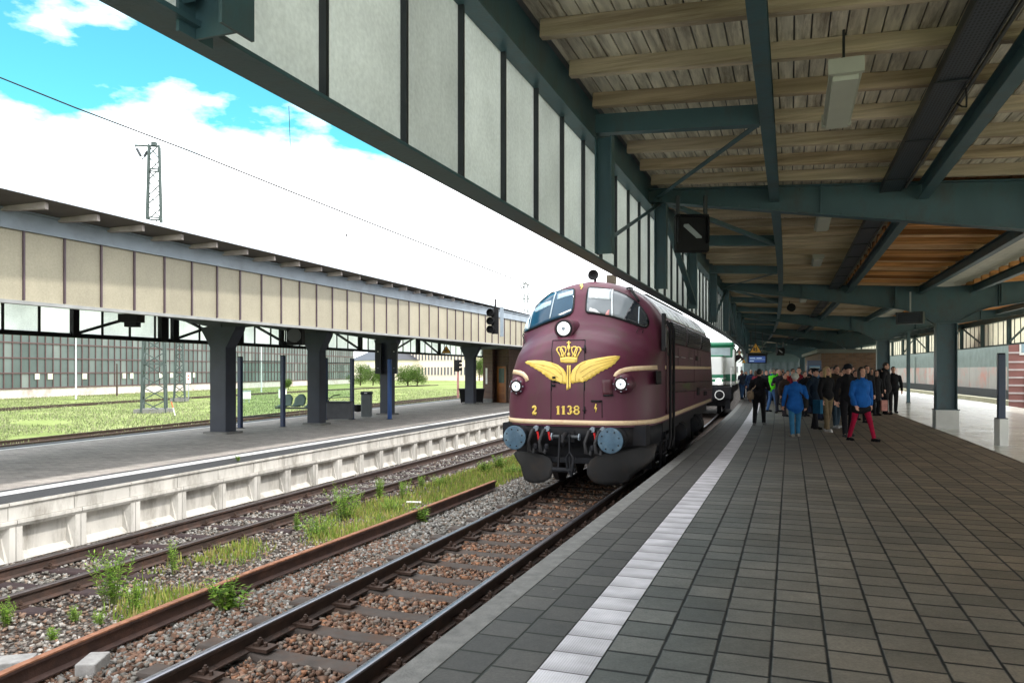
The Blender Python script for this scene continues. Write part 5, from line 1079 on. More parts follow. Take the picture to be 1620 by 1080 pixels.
for px, pyt, pyb, Y, lab in ((390, 618, 633, 62, 'white trackside box between the nearest and second slate columns'), (447, 615, 632, 64, 'white trackside box partly hidden by the blue post'), (659, 597, 0, 0, '')):
    if not lab: continue
    b = PD(px, pyb, Y); tp = PD(px, pyt, Y); h = tp.z-b.z; t = thing('trackside_box', lab, 'equipment box', tuple(b)); MB().box(b+Vector((0, 0, h*.55)), .55, .45, h*.8).build('cabinet', M_WHITE, t); MB().box(b+Vector((0, 0, h)), .62, .5, .06).build('lid', M_STEEL_L, t)
    for sx in (-.2, .2): MB().cyl(b+Vector((sx, 0, -.2)), b+Vector((sx, 0, h*.2)), .03, n=6).build('leg', M_STEEL_L, t)
b = PD(277, 657, 44); t = thing('marker_stake', 'leaning red and white marker stake in the meadow beside the tall lattice mast', 'marker stake', tuple(b)); MB().cyl(b, b+Vector((-.12, 0, .45)), .03, n=6).build('white_end', M_WHITE, t); MB().cyl(b+Vector((-.12, 0, .45)), b+Vector((-.22, 0, .8)), .03, n=6).build('red_end', mat('stake_red', (.6, .12, .05), .5), t)
# blocks on the roof in the far distance behind the green locomotive (pale sky-lit shed)
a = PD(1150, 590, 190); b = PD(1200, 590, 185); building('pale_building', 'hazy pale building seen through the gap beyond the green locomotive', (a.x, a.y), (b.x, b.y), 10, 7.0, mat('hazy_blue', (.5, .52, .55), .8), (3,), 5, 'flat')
# station building closing the far end of the near platform
s = S0+118; x, y, tx, ty = R.frame(s); n = Vector((ty, -tx, 0)); u = Vector((tx, ty, 0)); z = Vector((0, 0, 1)); b = R.at(s, .5, 0)
t = thing('station_building', 'grey-teal glazed end building far behind the crowd under the canopy', 'station building', tuple(b))
MB().prism([b, b+n*15, b+n*15+u*12, b+u*12], z*5.2).build('wall', mat('station_teal', (.10, .16, .17), .6, 0, .15, 1), t)
for k in range(14): MB().box(b+n*(.6+k*1.0)-u*.05+z*1.6, .8, .06, 2.6, (n, u, z)).build('window', mat('station_glass', (.12, .17, .19), .2), t)
# ------------------------------------------------------------------ the maroon locomotive (own frame: x across to the platform side, y back along the train, z over the rail)
LPHI = math.atan(0.3625)
LO = Vector((.878, 13.68, ZR))
L_u = Vector((math.sin(LPHI), math.cos(LPHI), 0)); L_n = Vector((math.cos(LPHI), -math.sin(LPHI), 0))
def l2w(w, a, h): return LO+L_n*w+L_u*a+Vector((0, 0, h))
AJ, LT = 2.4, 14.7
ACH = [.9, 1.05, 1.4, 2.0, 2.45, 2.75, 2.95, 3.10, 3.22, 3.30, 3.40, 3.6, 3.9, 4.03, 4.13, 4.20, 4.9]
ACV = [.52, .48, .44, .46, .53, .66, .84, 1.08, 1.40, 1.55, 1.63, 1.73, 1.90, 2.02, 2.17, 2.36, 2.36]
def ac(h): return float(np.interp(h, ACH, ACV))
def Wd(h):
    if h <= 2.9: return 1.50-.03*max(0, (1.6-h))
    x = min((h-2.9)/1.295, 1); return 1.50*math.sqrt(max(1-x**2.05, 0))+1e-4
def S(w, h):
    W = Wd(h); r = min(abs(w)/W, 1); hp = h+.50*(abs(w)/1.5)**2*(1 if h < 3.3 else max(0, 1-(h-3.3)/1.2)); n = float(np.interp(hp, [2.2, 3.3], [3.6, 2.6]))
    A = ac(hp); return Vector((w, AJ-(AJ-A)*(1-r**n)**(1/n), h))
def Snorm(w, h, e=.012):
    W = Wd(h); w0 = max(min(w, W*.985), -W*.985); a = S(w0-e, h); b = S(w0+e, h); c = S(w0, h-e); d = S(w0, h+e); n = (b-a).cross(d-c); n.normalize()
    return n if n.y < 0 else -n
def solve(fn, px, py, g):
    x = np.array(g, float)
    for _ in range(40):
        def f(q): v = fn(q[0], q[1]); w = l2w(v.x, v.y, v.z); p = proj(w); return np.array([p[0]-px, p[1]-py])
        r = f(x); 
        if abs(r).max() < .02: break
        e = 1e-3; J = np.stack([(f(x+[e, 0])-r)/e, (f(x+[0, e])-r)/e], 1)
        try: dx = np.linalg.solve(J, -r)
        except Exception: break
        dx = np.clip(dx, -.25, .25); x = x+dx*.8; x[1] = min(x[1], 4.18)
    return x
def face(px, py):
    x = solve(S, px, py, ((px-898)/85., 2.35+(585-py)/85.)); W = Wd(x[1])*.995; return (max(-W, min(W, x[0])), x[1])
def Sside(a, h): return Vector((Wd(h), a, h))
def side(px, py): return tuple(solve(Sside, px, py, ((px-1050)/6.+2.5, 2.3+(585-py)/70.)))
def z1(x, y): return (780+x/5.4, 420+y/5.4)      # readings off enlarged views of the photograph
def z2(x, y): return (780+x/5.4, 590+y/5.4)
def z3(x, y): return (1000+x/4., 430+y/4.)
loco = thing('diesel_locomotive', 'rounded maroon diesel locomotive numbered 1138 with gold winged crown on its nose', 'locomotive', tuple(LO), rz=-LPHI, local=True)
M_MAR = mat('maroon_paint', (.080, .016, .034), .45, 0, .16, 1.3, .06, 25, .30, dirt=(.065, .030, .028), dirt_amt=.8, dscale=2.2, coat=.0, stretch=(1, 1, .3))
M_MARS = mat('maroon_side_paint', (.060, .012, .020), .45, 0, .2, 1.5, .06, 25, .3, dirt=(.03, .022, .02), dirt_amt=.6, dscale=1.3, coat=.1)
M_CREAML = mat('cream_line', (.66, .50, .32), .5, 0, .15, 5, dirt=(.40, .20, .09), dirt_amt=.6, dscale=5)
M_GOLD = mat('yellow_paint', (.74, .52, .10), .45, 0, .08, 6); M_GOLDD = mat('dark_yellow_paint', (.50, .34, .07), .5, 0, .1, 6)  # second one: darker yellow paint of the feather and crown lines
M_FRM = mat('loco_black', (.009, .010, .013), .65, 0, .3, 4, .2, 30, .2, dirt=(.03, .022, .018), dirt_amt=.4, dscale=3)
M_LROOF = mat('silver_roof', (.74, .76, .78), .4, .0, .15, 2, .1, 20, dirt=(.2, .19, .19), dirt_amt=.6, dscale=1.5)
def body():
    hs = sorted(set([1.30, 1.36]+list(np.linspace(1.4, 2.6, 18))+list(np.linspace(2.65, 3.5, 26))+list(np.linspace(3.55, 4.1, 14))+[4.14, 4.165, 4.18, 4.19, 4.1945]))
    us = np.linspace(-math.pi/2, math.pi/2, 71); vs = []; fs = []
    def row(h):
        W = Wd(h); f = []
        for u in us:
            n = 3.0; w = W*math.copysign(abs(math.sin(u))**(2/2.8), u); f.append(S(max(-W, min(W, w)), h))
        ys = np.linspace(AJ, LT-AJ, 12)[1:-1]
        sd = [Vector((W, y, h)) for y in ys]; bk = [Vector((p.x, LT-p.y, p.z)) for p in reversed(f)]; sd2 = [Vector((-W, y, h)) for y in reversed(ys)]
        return f+sd+bk+sd2
    for h in hs: r = row(h); m = len(r); vs += r
    for i in range(len(hs)-1): fs += [(i*m+j, i*m+(j+1) % m, (i+1)*m+(j+1) % m, (i+1)*m+j) for j in range(m)]
    fs += [tuple((len(hs)-1)*m+j for j in range(m)), tuple(range(m-1, -1, -1))]
    mb = MB(); mb.add(vs, fs); return mb.build('body', M_MAR, loco, smooth=60)
bodyo = body()
def patch(name, m, poly, off=.006, fn=S, nf=Snorm, parent=None, cuts=4, th=.004, holes=None, smooth=True):
    """a thin piece laid on the curved body; poly in surface coordinates"""
    bm = bmesh.new(); vv = [bm.verts.new((p[0], p[1], 0)) for p in poly]; edges = [bm.edges.new((vv[i], vv[(i+1) % len(vv)])) for i in range(len(vv))]
    for hl in (holes or []):
        hv = [bm.verts.new((p[0], p[1], 0)) for p in hl]; edges += [bm.edges.new((hv[i], hv[(i+1) % len(hv)])) for i in range(len(hv))]
    bmesh.ops.triangle_fill(bm, use_beauty=True, edges=edges)
    for _ in range(cuts):
        long = [e for e in bm.edges if e.calc_length() > .09]
        if not long: break
        bmesh.ops.subdivide_edges(bm, edges=long, cuts=1); bmesh.ops.triangulate(bm, faces=[f for f in bm.faces if len(f.verts) > 3])
    for v in bm.verts:
        a, b = v.co.x, v.co.y; p = fn(a, b); n = nf(a, b) if callable(nf) else nf; v.co = p+n*off
    me = bpy.data.meshes.new(name); bm.to_mesh(me); bm.free(); me.materials.append(m); me.polygons.foreach_set('use_smooth', [True]*len(me.polygons))
    o = bpy.data.objects.new(name, me); COL.objects.link(o); o.parent = parent or loco; o['_o'] = (0, 0, 0)
    sd = o.modifiers.new('thickness', 'SOLIDIFY'); sd.thickness = th; sd.offset = 0; return o
def fpoly(pts, zf=z1): return [face(*zf(*p)) for p in pts]
def ribbon(name, m, pts, wid, off=.007, fn=S, nf=Snorm, parent=None, th=.004, res=.06):
    """band following surface-coordinate points; wid: (down, up) around each point in z"""
    P_ = [Vector((p[0], p[1])) for p in pts]; out = []
    for a, b in zip(P_[:-1], P_[1:]):
        n = max(1, int((b-a).length/res)); out += [a.lerp(b, i/n) for i in range(n)]
    out.append(P_[-1]); vs = []; fs = []
    for i, p in enumerate(out):
        d = (out[min(i+1, len(out)-1)]-out[max(i-1, 0)]).normalized(); q = Vector((-d.y, d.x))*wid/2
        for c in (p-q, p+q): s_ = fn(c.x, c.y); n_ = nf(c.x, c.y) if callable(nf) else nf; vs.append(s_+n_*off)
    fs = [(2*i, 2*i+2, 2*i+3, 2*i+1) for i in range(len(out)-1)]
    mb = MB(); mb.add(vs, fs); o = mb.build(name, m, parent or loco, smooth=60); sd = o.modifiers.new('thickness', 'SOLIDIFY'); sd.thickness = th; sd.offset = 0; return o
# whole-height contour bands (low cream stripe, dark front beam)
def contour(name, m, h0, h1, off, a_end=None, parent=None, th=.02, hb=None, wmin=-1, wmax=1):
    vs = []; us = np.linspace(-math.pi/2, math.pi/2, 81); pts = []
    def ofs(p, n): return p+n*off
    rowsets = []
    for h in (h0, h1):
        r = []
        for u in us:
            W = Wd(h); w = W*math.copysign(abs(math.sin(u))**(2/2.8), u); w = max(-W, min(W, w)); r.append(S(w, h)+Snorm(w, h)*off)
        e = a_end or (LT-AJ); r = [Vector((-Wd(h)-off, e, h))]+[Vector((-Wd(h)-off, AJ, h))]+r[1:-1]+[Vector((Wd(h)+off, AJ, h)), Vector((Wd(h)+off, e, h))]; rowsets.append(r)
    m_ = len(rowsets[0]); mb = MB(); mb.add(rowsets[0]+rowsets[1], [(j, j+1, m_+j+1, m_+j) for j in range(m_-1)]); o = mb.build(name, m, parent or loco, smooth=60); sd = o.modifiers.new('thickness', 'SOLIDIFY'); sd.thickness = th; sd.offset = -1 if False else 0; return o
contour('lower_cream_stripe', M_CREAML, 1.335, 1.42, .010, th=.012)
contour('front_beam', M_FRM, .93, 1.33, -.03, a_end=2.3, th=.03)
MB().bx(-1.40, 1.40, .75, 2.6, .96, 1.32).build('beam_box', M_FRM, loco)
# windscreens: outlines read from the photograph
WL = fpoly([(243, 575), (247, 535), (275, 470), (330, 385), (400, 310), (480, 255), (560, 220), (640, 203), (690, 198), (703, 210), (702, 260), (695, 350), (685, 395), (660, 425), (600, 450), (520, 475), (440, 505), (360, 540), (300, 565), (262, 578)])
WR = fpoly([(812, 195), (835, 187), (900, 190), (980, 200), (1060, 220), (1140, 253), (1210, 300), (1270, 360), (1315, 425), (1332, 480), (1328, 515), (1305, 535), (1275, 532), (1200, 507), (1100, 470), (1000, 440), (900, 422), (810, 412), (790, 395), (792, 320), (800, 240)])
def shrink(poly, d):
    c = Vector((sum(p[0] for p in poly)/len(poly), sum(p[1] for p in poly)/len(poly))); out = []
    n = len(poly)
    for i in range(n):
        a, b, e = Vector(poly[i-1]), Vector(poly[i]), Vector(poly[(i+1) % n]); t = (e-a).normalized(); q = Vector((-t.y, t.x)); 
        if (c-b).dot(q) < 0: q = -q
        out.append(tuple(b+q*d))
    return out
def glass_mat(name, c1, c2, ang):
    m = bpy.data.materials.new(name); m.use_nodes = True; t = m.node_tree; b = t.nodes['Principled BSDF']; L = t.links.new
    tc = N(t, 'ShaderNodeTexCoord'); n = N(t, 'ShaderNodeTexNoise'); n.inputs['Scale'].default_value = 2.2; n.inputs['Detail'].default_value = 3; L(tc.outputs['Object'], n.inputs[0])
    mx = N(t, 'ShaderNodeMix', data_type='RGBA'); L(n.outputs[0], mx.inputs[0]); mx.inputs[6].default_value = (*c1, 1); mx.inputs[7].default_value = (*c2, 1); L(mx.outputs[2], b.inputs['Base Color'])
    b.inputs['Roughness'].default_value = .12; b.inputs['Specular IOR Level'].default_value = .35; return m
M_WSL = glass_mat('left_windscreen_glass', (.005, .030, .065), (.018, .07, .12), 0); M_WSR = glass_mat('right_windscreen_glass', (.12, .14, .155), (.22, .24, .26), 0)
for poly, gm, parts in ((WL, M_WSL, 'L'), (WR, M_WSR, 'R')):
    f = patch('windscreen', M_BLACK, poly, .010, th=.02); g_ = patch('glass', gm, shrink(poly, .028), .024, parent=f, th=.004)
    if parts == 'L':
        pc = mat('glass_blind_l', (.30, .42, .52), .3, 0, .1, 3)
        patch('sun_blind', pc, fpoly([(360, 390), (430, 330), (505, 305), (500, 345), (440, 372), (375, 405)]), .030, parent=f); patch('sun_blind', pc, fpoly([(560, 255), (688, 218), (686, 258), (620, 275), (550, 300)]), .030, parent=f); patch('painted_reflection', mat('glass_pale_l', (.45, .55, .62), .3), fpoly([(268, 560), (262, 520), (285, 475), (318, 462), (312, 545)]), .030, parent=f)  # last patch: a sky reflection painted in pale colour on the glass
        ribbon('glazing_bar', mat('bar_grey', (.35, .42, .47), .4), fpoly([(545, 240), (518, 330), (492, 460)]), .03, .036, parent=f); ribbon('glazing_bar', mat('bar_grey', (.35, .42, .47), .4), fpoly([(345, 420), (318, 545)]), .022, .036, parent=f)
        patch('desk_papers', mat('paper', (.6, .62, .64), .6), fpoly([(560, 425), (670, 378), (672, 390), (580, 432)]), .030, parent=f)
    else:
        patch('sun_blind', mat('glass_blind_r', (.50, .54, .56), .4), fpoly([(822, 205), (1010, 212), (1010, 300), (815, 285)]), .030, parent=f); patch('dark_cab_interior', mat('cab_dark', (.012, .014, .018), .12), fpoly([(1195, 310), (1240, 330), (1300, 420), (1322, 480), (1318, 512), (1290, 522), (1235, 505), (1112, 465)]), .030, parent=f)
        ribbon('glazing_bar', mat('bar_pale', (.6, .64, .67), .4), fpoly([(1020, 215), (1018, 435)]), .03, .038, parent=f); ribbon('glazing_bar', mat('bar_grey', (.35, .42, .47), .4), fpoly([(1243, 360), (1238, 500)]), .018, .038, parent=f)
        patch('seat_cover', mat('cream_cloth', (.55, .55, .56), .8), fpoly([(820, 395), (830, 365), (880, 380), (920, 415)]), .030, parent=f); patch('driver_jacket', mat('pink_cloth', (.55, .25, .25), .8), fpoly([(960, 425), (975, 395), (995, 380), (990, 430)]), .030, parent=f)
# raised brow line between the nose and the cab
# emblem
def mirror_none(p): return p
wingL = [(275, 825), (300, 815), (360, 811), (430, 813), (500, 828), (560, 850), (600, 880), (622, 915), (632, 960), (632, 1005), (610, 1012), (590, 1003), (570, 1006), (550, 1000), (530, 988), (512, 985), (500, 975), (484, 972), (470, 955), (455, 950), (444, 933), (425, 925), (412, 908), (392, 903), (376, 888), (356, 882), (345, 868), (322, 862), (312, 848), (290, 842)]
wingR = [(1085, 775), (1040, 772), (980, 777), (900, 790), (820, 805), (760, 825), (710, 858), (678, 895), (664, 940), (663, 995), (680, 1010), (698, 1000), (718, 1000), (736, 994), (765, 998), (785, 985), (800, 988), (818, 968), (838, 968), (852, 948), (872, 944), (884, 925), (905, 922), (918, 903), (940, 902), (955, 885), (975, 886), (990, 868), (1010, 866), (1022, 848), (1042, 840), (1055, 818), (1075, 800)]
em = patch('emblem_wing', M_GOLD, fpoly(wingL), .007); er = patch('emblem_wing', M_GOLD, fpoly(wingR), .007)
patch('emblem_stem', M_GOLD, fpoly([(633, 853), (645, 850), (645, 1058), (628, 1062), (630, 960)]), .009); patch('emblem_stem', M_GOLD, fpoly([(651, 853), (664, 850), (665, 1045), (650, 1050)]), .009)
for pts, par in (([(500, 835), (550, 862), (580, 900), (596, 950), (598, 1000)], em), ([(300, 828), (380, 840), (440, 862)], em), ([(790, 825), (745, 850), (715, 900), (702, 950), (706, 990)], er), ([(1060, 780), (960, 800), (870, 822)], er), ([(706, 990), (760, 992)], er), ([(350, 850), (420, 875), (500, 915), (560, 960)], em), ([(330, 835), (430, 850), (530, 880), (585, 930)], em), ([(1010, 830), (920, 862), (830, 905), (760, 955)], er), ([(1040, 805), (930, 830), (820, 865), (740, 915)], er)): ribbon('feather_line', M_GOLDD, fpoly(pts), .010, .011, parent=par)
# crown
def ring(cx, cy, rx, ry, n=14, a0=0, a1=2*math.pi): return [(cx+rx*math.cos(a0+(a1-a0)*i/(n-1)), cy+ry*math.sin(a0+(a1-a0)*i/(n-1))) for i in range(n)]
cw = patch('emblem_crown', M_GOLD, fpoly([(574, 790), (600, 783), (648, 780), (696, 783), (722, 790), (718, 826), (680, 832), (620, 832), (578, 826)]), .008)
for pts in ([(580, 785), (562, 750), (548, 728), (550, 706), (568, 698), (585, 708)], [(718, 785), (735, 750), (748, 728), (746, 706), (728, 698), (712, 708)], [(596, 782), (585, 745), (575, 715), (590, 695), (612, 696), (625, 712)], [(702, 782), (712, 745), (722, 715), (706, 695), (686, 696), (672, 712)], [(622, 780), (612, 752), (622, 740)], [(676, 780), (686, 752), (674, 740)], [(585, 708), (598, 735), (606, 758), (600, 782)], [(712, 708), (700, 735), (692, 758), (698, 782)], [(625, 712), (622, 740), (606, 758)], [(672, 712), (676, 740), (692, 758)]): ribbon('crown_arch', M_GOLD, fpoly(pts), .022, .010, parent=cw)
for cx, cy, r in ((648, 700, 16), (648, 760, 15), (592, 770, 10), (704, 770, 10), (548, 722, 9), (750, 722, 9), (648, 676, 9), (620, 705, 8), (676, 705, 8)): patch('crown_jewel', M_GOLD, fpoly(ring(cx, cy, r*.9, r*1.25, 10)[:-1]), .012, parent=cw)
ribbon('crown_cross', M_GOLD, fpoly([(648, 648), (648, 740)]), .022, .013, parent=cw); ribbon('crown_cross', M_GOLD, fpoly([(630, 662), (667, 662)]), .018, .0135, parent=cw); ribbon('crown_band_line', M_GOLDD, fpoly([(582, 806), (648, 800), (716, 806)]), .008, .014, parent=cw)
# numbers: 2, 1138 and lightning flashes
def stroke(poly, w_, par, name='digit_stroke', off=.010): return ribbon(name, M_GOLD, [face(*z2(*p)) for p in poly], w_, off, parent=par, res=.03)
def digit(ch, x0, x1, y0, y1):
    X = lambda f: x0+(x1-x0)*f; Y = lambda f: y1+(y0-y1)*f
    root_ = patch('number_'+{'1': 'one', '2': 'two', '3': 'three', '8': 'eight'}[ch], M_GOLD, fpoly([(X(.2), Y(0)), (X(.8), Y(0)), (X(.8), Y(.07)), (X(.2), Y(.07))] if ch in '1' else [(X(.35), Y(.0)), (X(.65), Y(.0)), (X(.65), Y(.10)), (X(.35), Y(.10))], z2), .009)
    P_ = lambda l: [(X(a), Y(b)) for a, b in l]
    if ch == '1': stroke(P_([(.5, 0), (.5, 1)]), .046, root_); stroke(P_([(.5, .93), (.12, .80)]), .025, root_); stroke(P_([(.15, .03), (.85, .03)]), .022, root_)
    if ch == '2': stroke(P_([(.18, .72), (.2, .88), (.42, .97), (.66, .94), (.8, .78), (.74, .58), (.5, .38), (.22, .16), (.14, .08)]), .036, root_); stroke(P_([(.12, .09), (.45, .12), (.85, .06)]), .052, root_); stroke(P_([(.86, .05), (.88, .26)]), .018, root_); stroke(P_([(.72, .90), (.74, .60)]), .042, root_)
    if ch == '3': stroke(P_([(.14, .80), (.28, .95), (.55, .97), (.78, .86), (.76, .64), (.46, .54)]), .028, root_); stroke(P_([(.46, .54), (.78, .44), (.86, .24), (.62, .04), (.34, .03), (.12, .18)]), .028, root_); stroke(P_([(.74, .88), (.74, .64)]), .045, root_); stroke(P_([(.76, .42), (.78, .12)]), .05, root_)
    if ch == '8': stroke([(X(.5+.36*math.sin(a)), Y(.75+.22*math.cos(a))) for a in np.linspace(0, 6.283, 13)], .026, root_); stroke([(X(.5+.42*math.sin(a)), Y(.27+.25*math.cos(a))) for a in np.linspace(0, 6.283, 13)], .028, root_); stroke(P_([(.14, .84), (.14, .64)]), .03, root_); stroke(P_([(.86, .84), (.86, .64)]), .03, root_); stroke(P_([(.10, .38), (.10, .14)]), .04, root_); stroke(P_([(.9, .38), (.9, .14)]), .04, root_)
digit('2', 334, 376, 280, 352)
for ch, a, b in (('1', 538, 578), ('1', 584, 624), ('3', 632, 680), ('8', 690, 740)): digit(ch, a, b, 280, 351)
def flash(pts, zf, name='lightning_flash'): return patch(name, M_GOLD, fpoly(pts, zf), .009)
flash([(876, 260), (886, 262), (879, 290), (891, 294), (880, 335), (874, 332), (876, 305), (864, 303)], z2); flash([(760, 148), (769, 148), (762, 172), (772, 176), (752, 208), (749, 203), (755, 184), (742, 182)], z1)
# nose door seams, hinges, hatch
for pts, zf in (([(510, 640), (505, 830), (500, 1070)], z1), ([(498, 0), (496, 230), (494, 395)], z2), ([(788, 636), (786, 860), (782, 1070)], z1), ([(780, 0), (777, 250), (776, 395)], z2), ([(510, 640), (788, 636)], z1), ([(930, 230), (932, 380)], z2), ([(500, 395), (500, 400)], z2)):
    ribbon('panel_seam', M_BLACK, [face(*zf(*p)) for p in pts], .012, .004)
for a, b in (((838, 238), (928, 240)),): ribbon('handle_bar', M_BLACK, [face(*z2(*a)), face(*z2(*b))], .035, .02, th=.03)
patch('hatch', M_MARS, fpoly([(930, 58), (1018, 60), (1020, 190), (938, 192)], z2), .02, th=.035); ribbon('hatch_lip', M_BLACK, fpoly([(942, 192), (1026, 190)], z2), .03, .03, th=.02)
for x, y in ((522, 40), (522, 75), (520, 108)): patch('door_hinge', M_BLACK, fpoly([(x-12, y-10), (x+12, y-10), (x+12, y+8), (x-12, y+8)], z2), .02, th=.03)
ribbon('door_handle', M_BLACK, fpoly([(530, 70), (575, 85), (572, 92)], z2), .022, .025); ribbon('door_latch', M_BLACK, fpoly([(785, 690), (788, 745)], z1), .03, .02, th=.03); ribbon('door_latch', M_BLACK, fpoly([(762, 715), (795, 713)], z1), .018, .02); ribbon('door_latch', M_BLACK, fpoly([(782, 283), (784, 345)], z2), .025, .02); ribbon('door_latch', M_BLACK, fpoly([(765, 318), (800, 318)], z2), .016, .02)
# upper cream stripes sweeping over the lamp pods
ribbon('upper_cream_stripe', M_CREAML, fpoly([(1045, 950), (1058, 925), (1085, 905), (1125, 892), (1180, 882), (1250, 878), (1320, 874), (1400, 870)]), .085, .010)
ribbon('upper_cream_stripe', M_CREAML, fpoly([(296, 985), (285, 955), (262, 930), (230, 915), (190, 908), (150, 906), (138, 905)]), .085, .010)
# lamps
M_LENS = mat('lamp_lens', (.85, .88, .9), .12, 0, .05, 9, emit=((1, 1, 1), .55)); M_CHR = mat('reflector', (.7, .72, .74), .2, .9)
def headlamp(px, py, rad, label=None, pod=True, out=.05):
    w, h = face(px, py); c = S(w, h); ax = Vector((0, -1, 0)); base = c+Vector((0, .35, 0))
    if pod: o = MB().lathe(base, ax, [(-.3, rad*2.3), (.1, rad*2.25), (.30, rad*2.1), (.35+out*.3, rad*1.95), (.35+out*.75, rad*1.70), (.35+out, rad*1.42), (.35+out, rad*1.1)], 32).build('lamp_pod', M_MAR, loco, smooth=45)
    else: o = MB().lathe(base, ax, [(0, rad*1.5), (.3, rad*1.5), (.35+out, rad*1.45), (.35+out+.01, rad*1.2)], 28).build('lamp_pod', M_MAR, loco, smooth=45)
    f = c-Vector((0, out, 0)); MB().lathe(f+Vector((0, .01, 0)), ax, [(0, rad*1.28), (.035, rad*1.25), (.04, rad*1.0), (.02, rad*.98)], 28).build('lamp_bezel', M_BLACK, o, smooth=40)
    MB().lathe(f, ax, [(0, rad), (.02, rad*.97), (.035, rad*.7), (.042, .01)], 28).build('lens', M_LENS, o, smooth=60); MB().lathe(f-Vector((0, .040, 0)), ax, [(0, rad*.28), (.006, rad*.2)], 12).build('bulb', M_STEEL_L, o)
    b = MB()
    for k in range(8): a = k*math.pi/4; p = f+Vector((math.cos(a)*rad*1.5, .005, math.sin(a)*rad*1.5)); b.cyl(p, p-Vector((0, .02, 0)), .012, n=6)
    if pod: b.build('bezel_screws', M_STEEL_L, o)
headlamp(*z1(641, 545), .135, pod=False, out=.30)
wR, hR = face(*z2(1108, 92))
headlamp(*z2(1108, 92), .092, out=.16); headlamp(*z2(218, 112), .088, out=.13)
# windscreen wipers, horn, roof bits
ribbon('wiper', M_BLACK, fpoly([(1165, 215), (1195, 255), (1240, 320)]), .03, .05, th=.02); ribbon('wiper', M_BLACK, fpoly([(1140, 212), (1170, 202), (1200, 215)]), .028, .04, th=.03); ribbon('wiper', M_BLACK, fpoly([(452, 240), (400, 268), (330, 330), (275, 380)]), .025, .03, th=.02)
ribbon('grab_rail', M_BLACK, fpoly([(1220, 575), (1238, 542), (1278, 548), (1270, 580)]), .012, .03, th=.01); ribbon('grab_rail', M_BLACK, fpoly([(205, 600), (208, 585), (238, 590)]), .02, .03, th=.01)
p = Vector((-.02, 2.55, 4.36)); o = MB().lathe(p, (0, -1, 0), [(-.25, .04), (-.1, .05), (.0, .11), (.03, .115), (.02, .07), (-.02, .03)], 18).build('horn', M_BLACK, loco, smooth=40); MB().cyl((p.x, p.y+.15, 4.15), (p.x, p.y+.15, 4.36), .03, n=8).build('horn_bracket', M_BLACK, o)
MB().box((.27, 3.0, 4.30), .18, .2, .18).build('roof_box', mat('brown_box', (.10, .08, .05), .6), loco)
MB().tube([(-.95, 2.6, 3.95), (-.98, 2.55, 4.05), (-.55, 2.6, 4.28), (-.15, 2.6, 4.34)], .008, 5).build('roof_wire', M_STEEL_L, loco)
# silver roof over the engine room
vs = []; fs = []; hh = list(np.linspace(3.50, 4.19, 16)); ring_ = [(Wd(h)+.014, h+.014*(h-3.3)) for h in hh]+[(-Wd(h)-.014, h+.014*(h-3.3)) for h in reversed(hh)]
mb = MB(); ys = [3.0+k*.92 for k in range(11)]; m_ = len(ring_)
for i in range(10):
    y0, y1 = ys[i]+.01, ys[i+1]-.01; o0 = len(mb.v); mb.add([Vector((a, y0, b)) for a, b in ring_]+[Vector((a, y1, b)) for a, b in ring_], [(j, j+1, m_+j+1, m_+j) for j in range(m_-1)])
ro = mb.build('roof', M_LROOF, loco, smooth=40); sd = ro.modifiers.new('thickness', 'SOLIDIFY'); sd.thickness = .02
for y in ys: 
    m2 = MB(); m2.tube([Vector((a*1.006, y, b+.012)) for a, b in ring_], .018, 6); m2.build('roof_rib', M_LROOF, ro)
m2 = MB(); m2.bx(.55, .75, 4.6, 11.2, 4.05, 4.13); m2.build('roof_walkway', M_FRM, ro)
# side: grilles, doors, seams, stripe
nS = Vector((1, 0, 0))
def nside(a, h):
    if h <= 2.9: return Vector((1, 0, 0))
    x = (h-2.9)/1.295; d = 1.5*x/max(math.sqrt(1-x*x), .05)/1.295; v = Vector((1, 0, d)); return v.normalized()
def sp(pts): return [side(*z3(*p)) for p in pts]
M_GRL = mat('dark_grille', (.012, .010, .012), .35, .2, .2, 8)
for q in ([(243, 312), (332, 350), (332, 468), (243, 443)], [(342, 354), (425, 392), (425, 488), (342, 470)], [(432, 396), (487, 420), (487, 504), (432, 490)]):
    g_ = patch('side_grille', M_GRL, sp(q), .012, Sside, nside, th=.012); s_ = sp(q)
    for k in range(1, 9):
        f = k/9; a = Vector(s_[0]).lerp(Vector(s_[3]), f); b = Vector(s_[1]).lerp(Vector(s_[2]), f); ribbon('louvre', mat('louvre_dark', (.035, .03, .035), .4), [tuple(a), tuple(b)], .02, .03, Sside, nside, parent=g_, th=.02)
ribbon('upper_cream_stripe', M_CREAML, [(AJ-.02, side(*z3(240, 605))[1]), (LT-AJ, side(*z3(498, 607))[1])], .075, .009, Sside, nside)
zst = side(*z3(240, 605))[1]
for pts in ([(243, 450), (487, 508)], [(243, 700), (500, 690)], [(243, 760), (505, 745)], [(392, 490), (392, 800)], [(415, 495), (415, 600)], [(290, 480), (290, 590)], [(430, 540), (430, 600)]): ribbon('panel_seam', M_BLACK, sp(pts), .022, .006, Sside, nside)
for pts in ([(300, 540), (330, 545)], [(355, 546), (378, 549)], [(262, 535), (285, 538)]): ribbon('handrail', mat('pale_rail', (.35, .33, .33), .4), sp(pts), .02, .03, Sside, nside)
for q in ([(400, 530), (414, 533), (414, 562), (400, 560)], [(408, 730), (424, 735), (424, 778), (408, 780)], [(452, 755), (470, 755), (470, 780), (452, 782)], [(150, 628), (180, 626), (180, 710), (150, 712)], [(215, 765), (238, 765), (238, 815), (215, 815)]): patch('side_vent', M_BLACK, sp(q), .012, Sside, nside, th=.012)
patch('side_strip', M_MARS, sp([(243, 700), (500, 690), (502, 745), (243, 765)]), .006, Sside, nside)
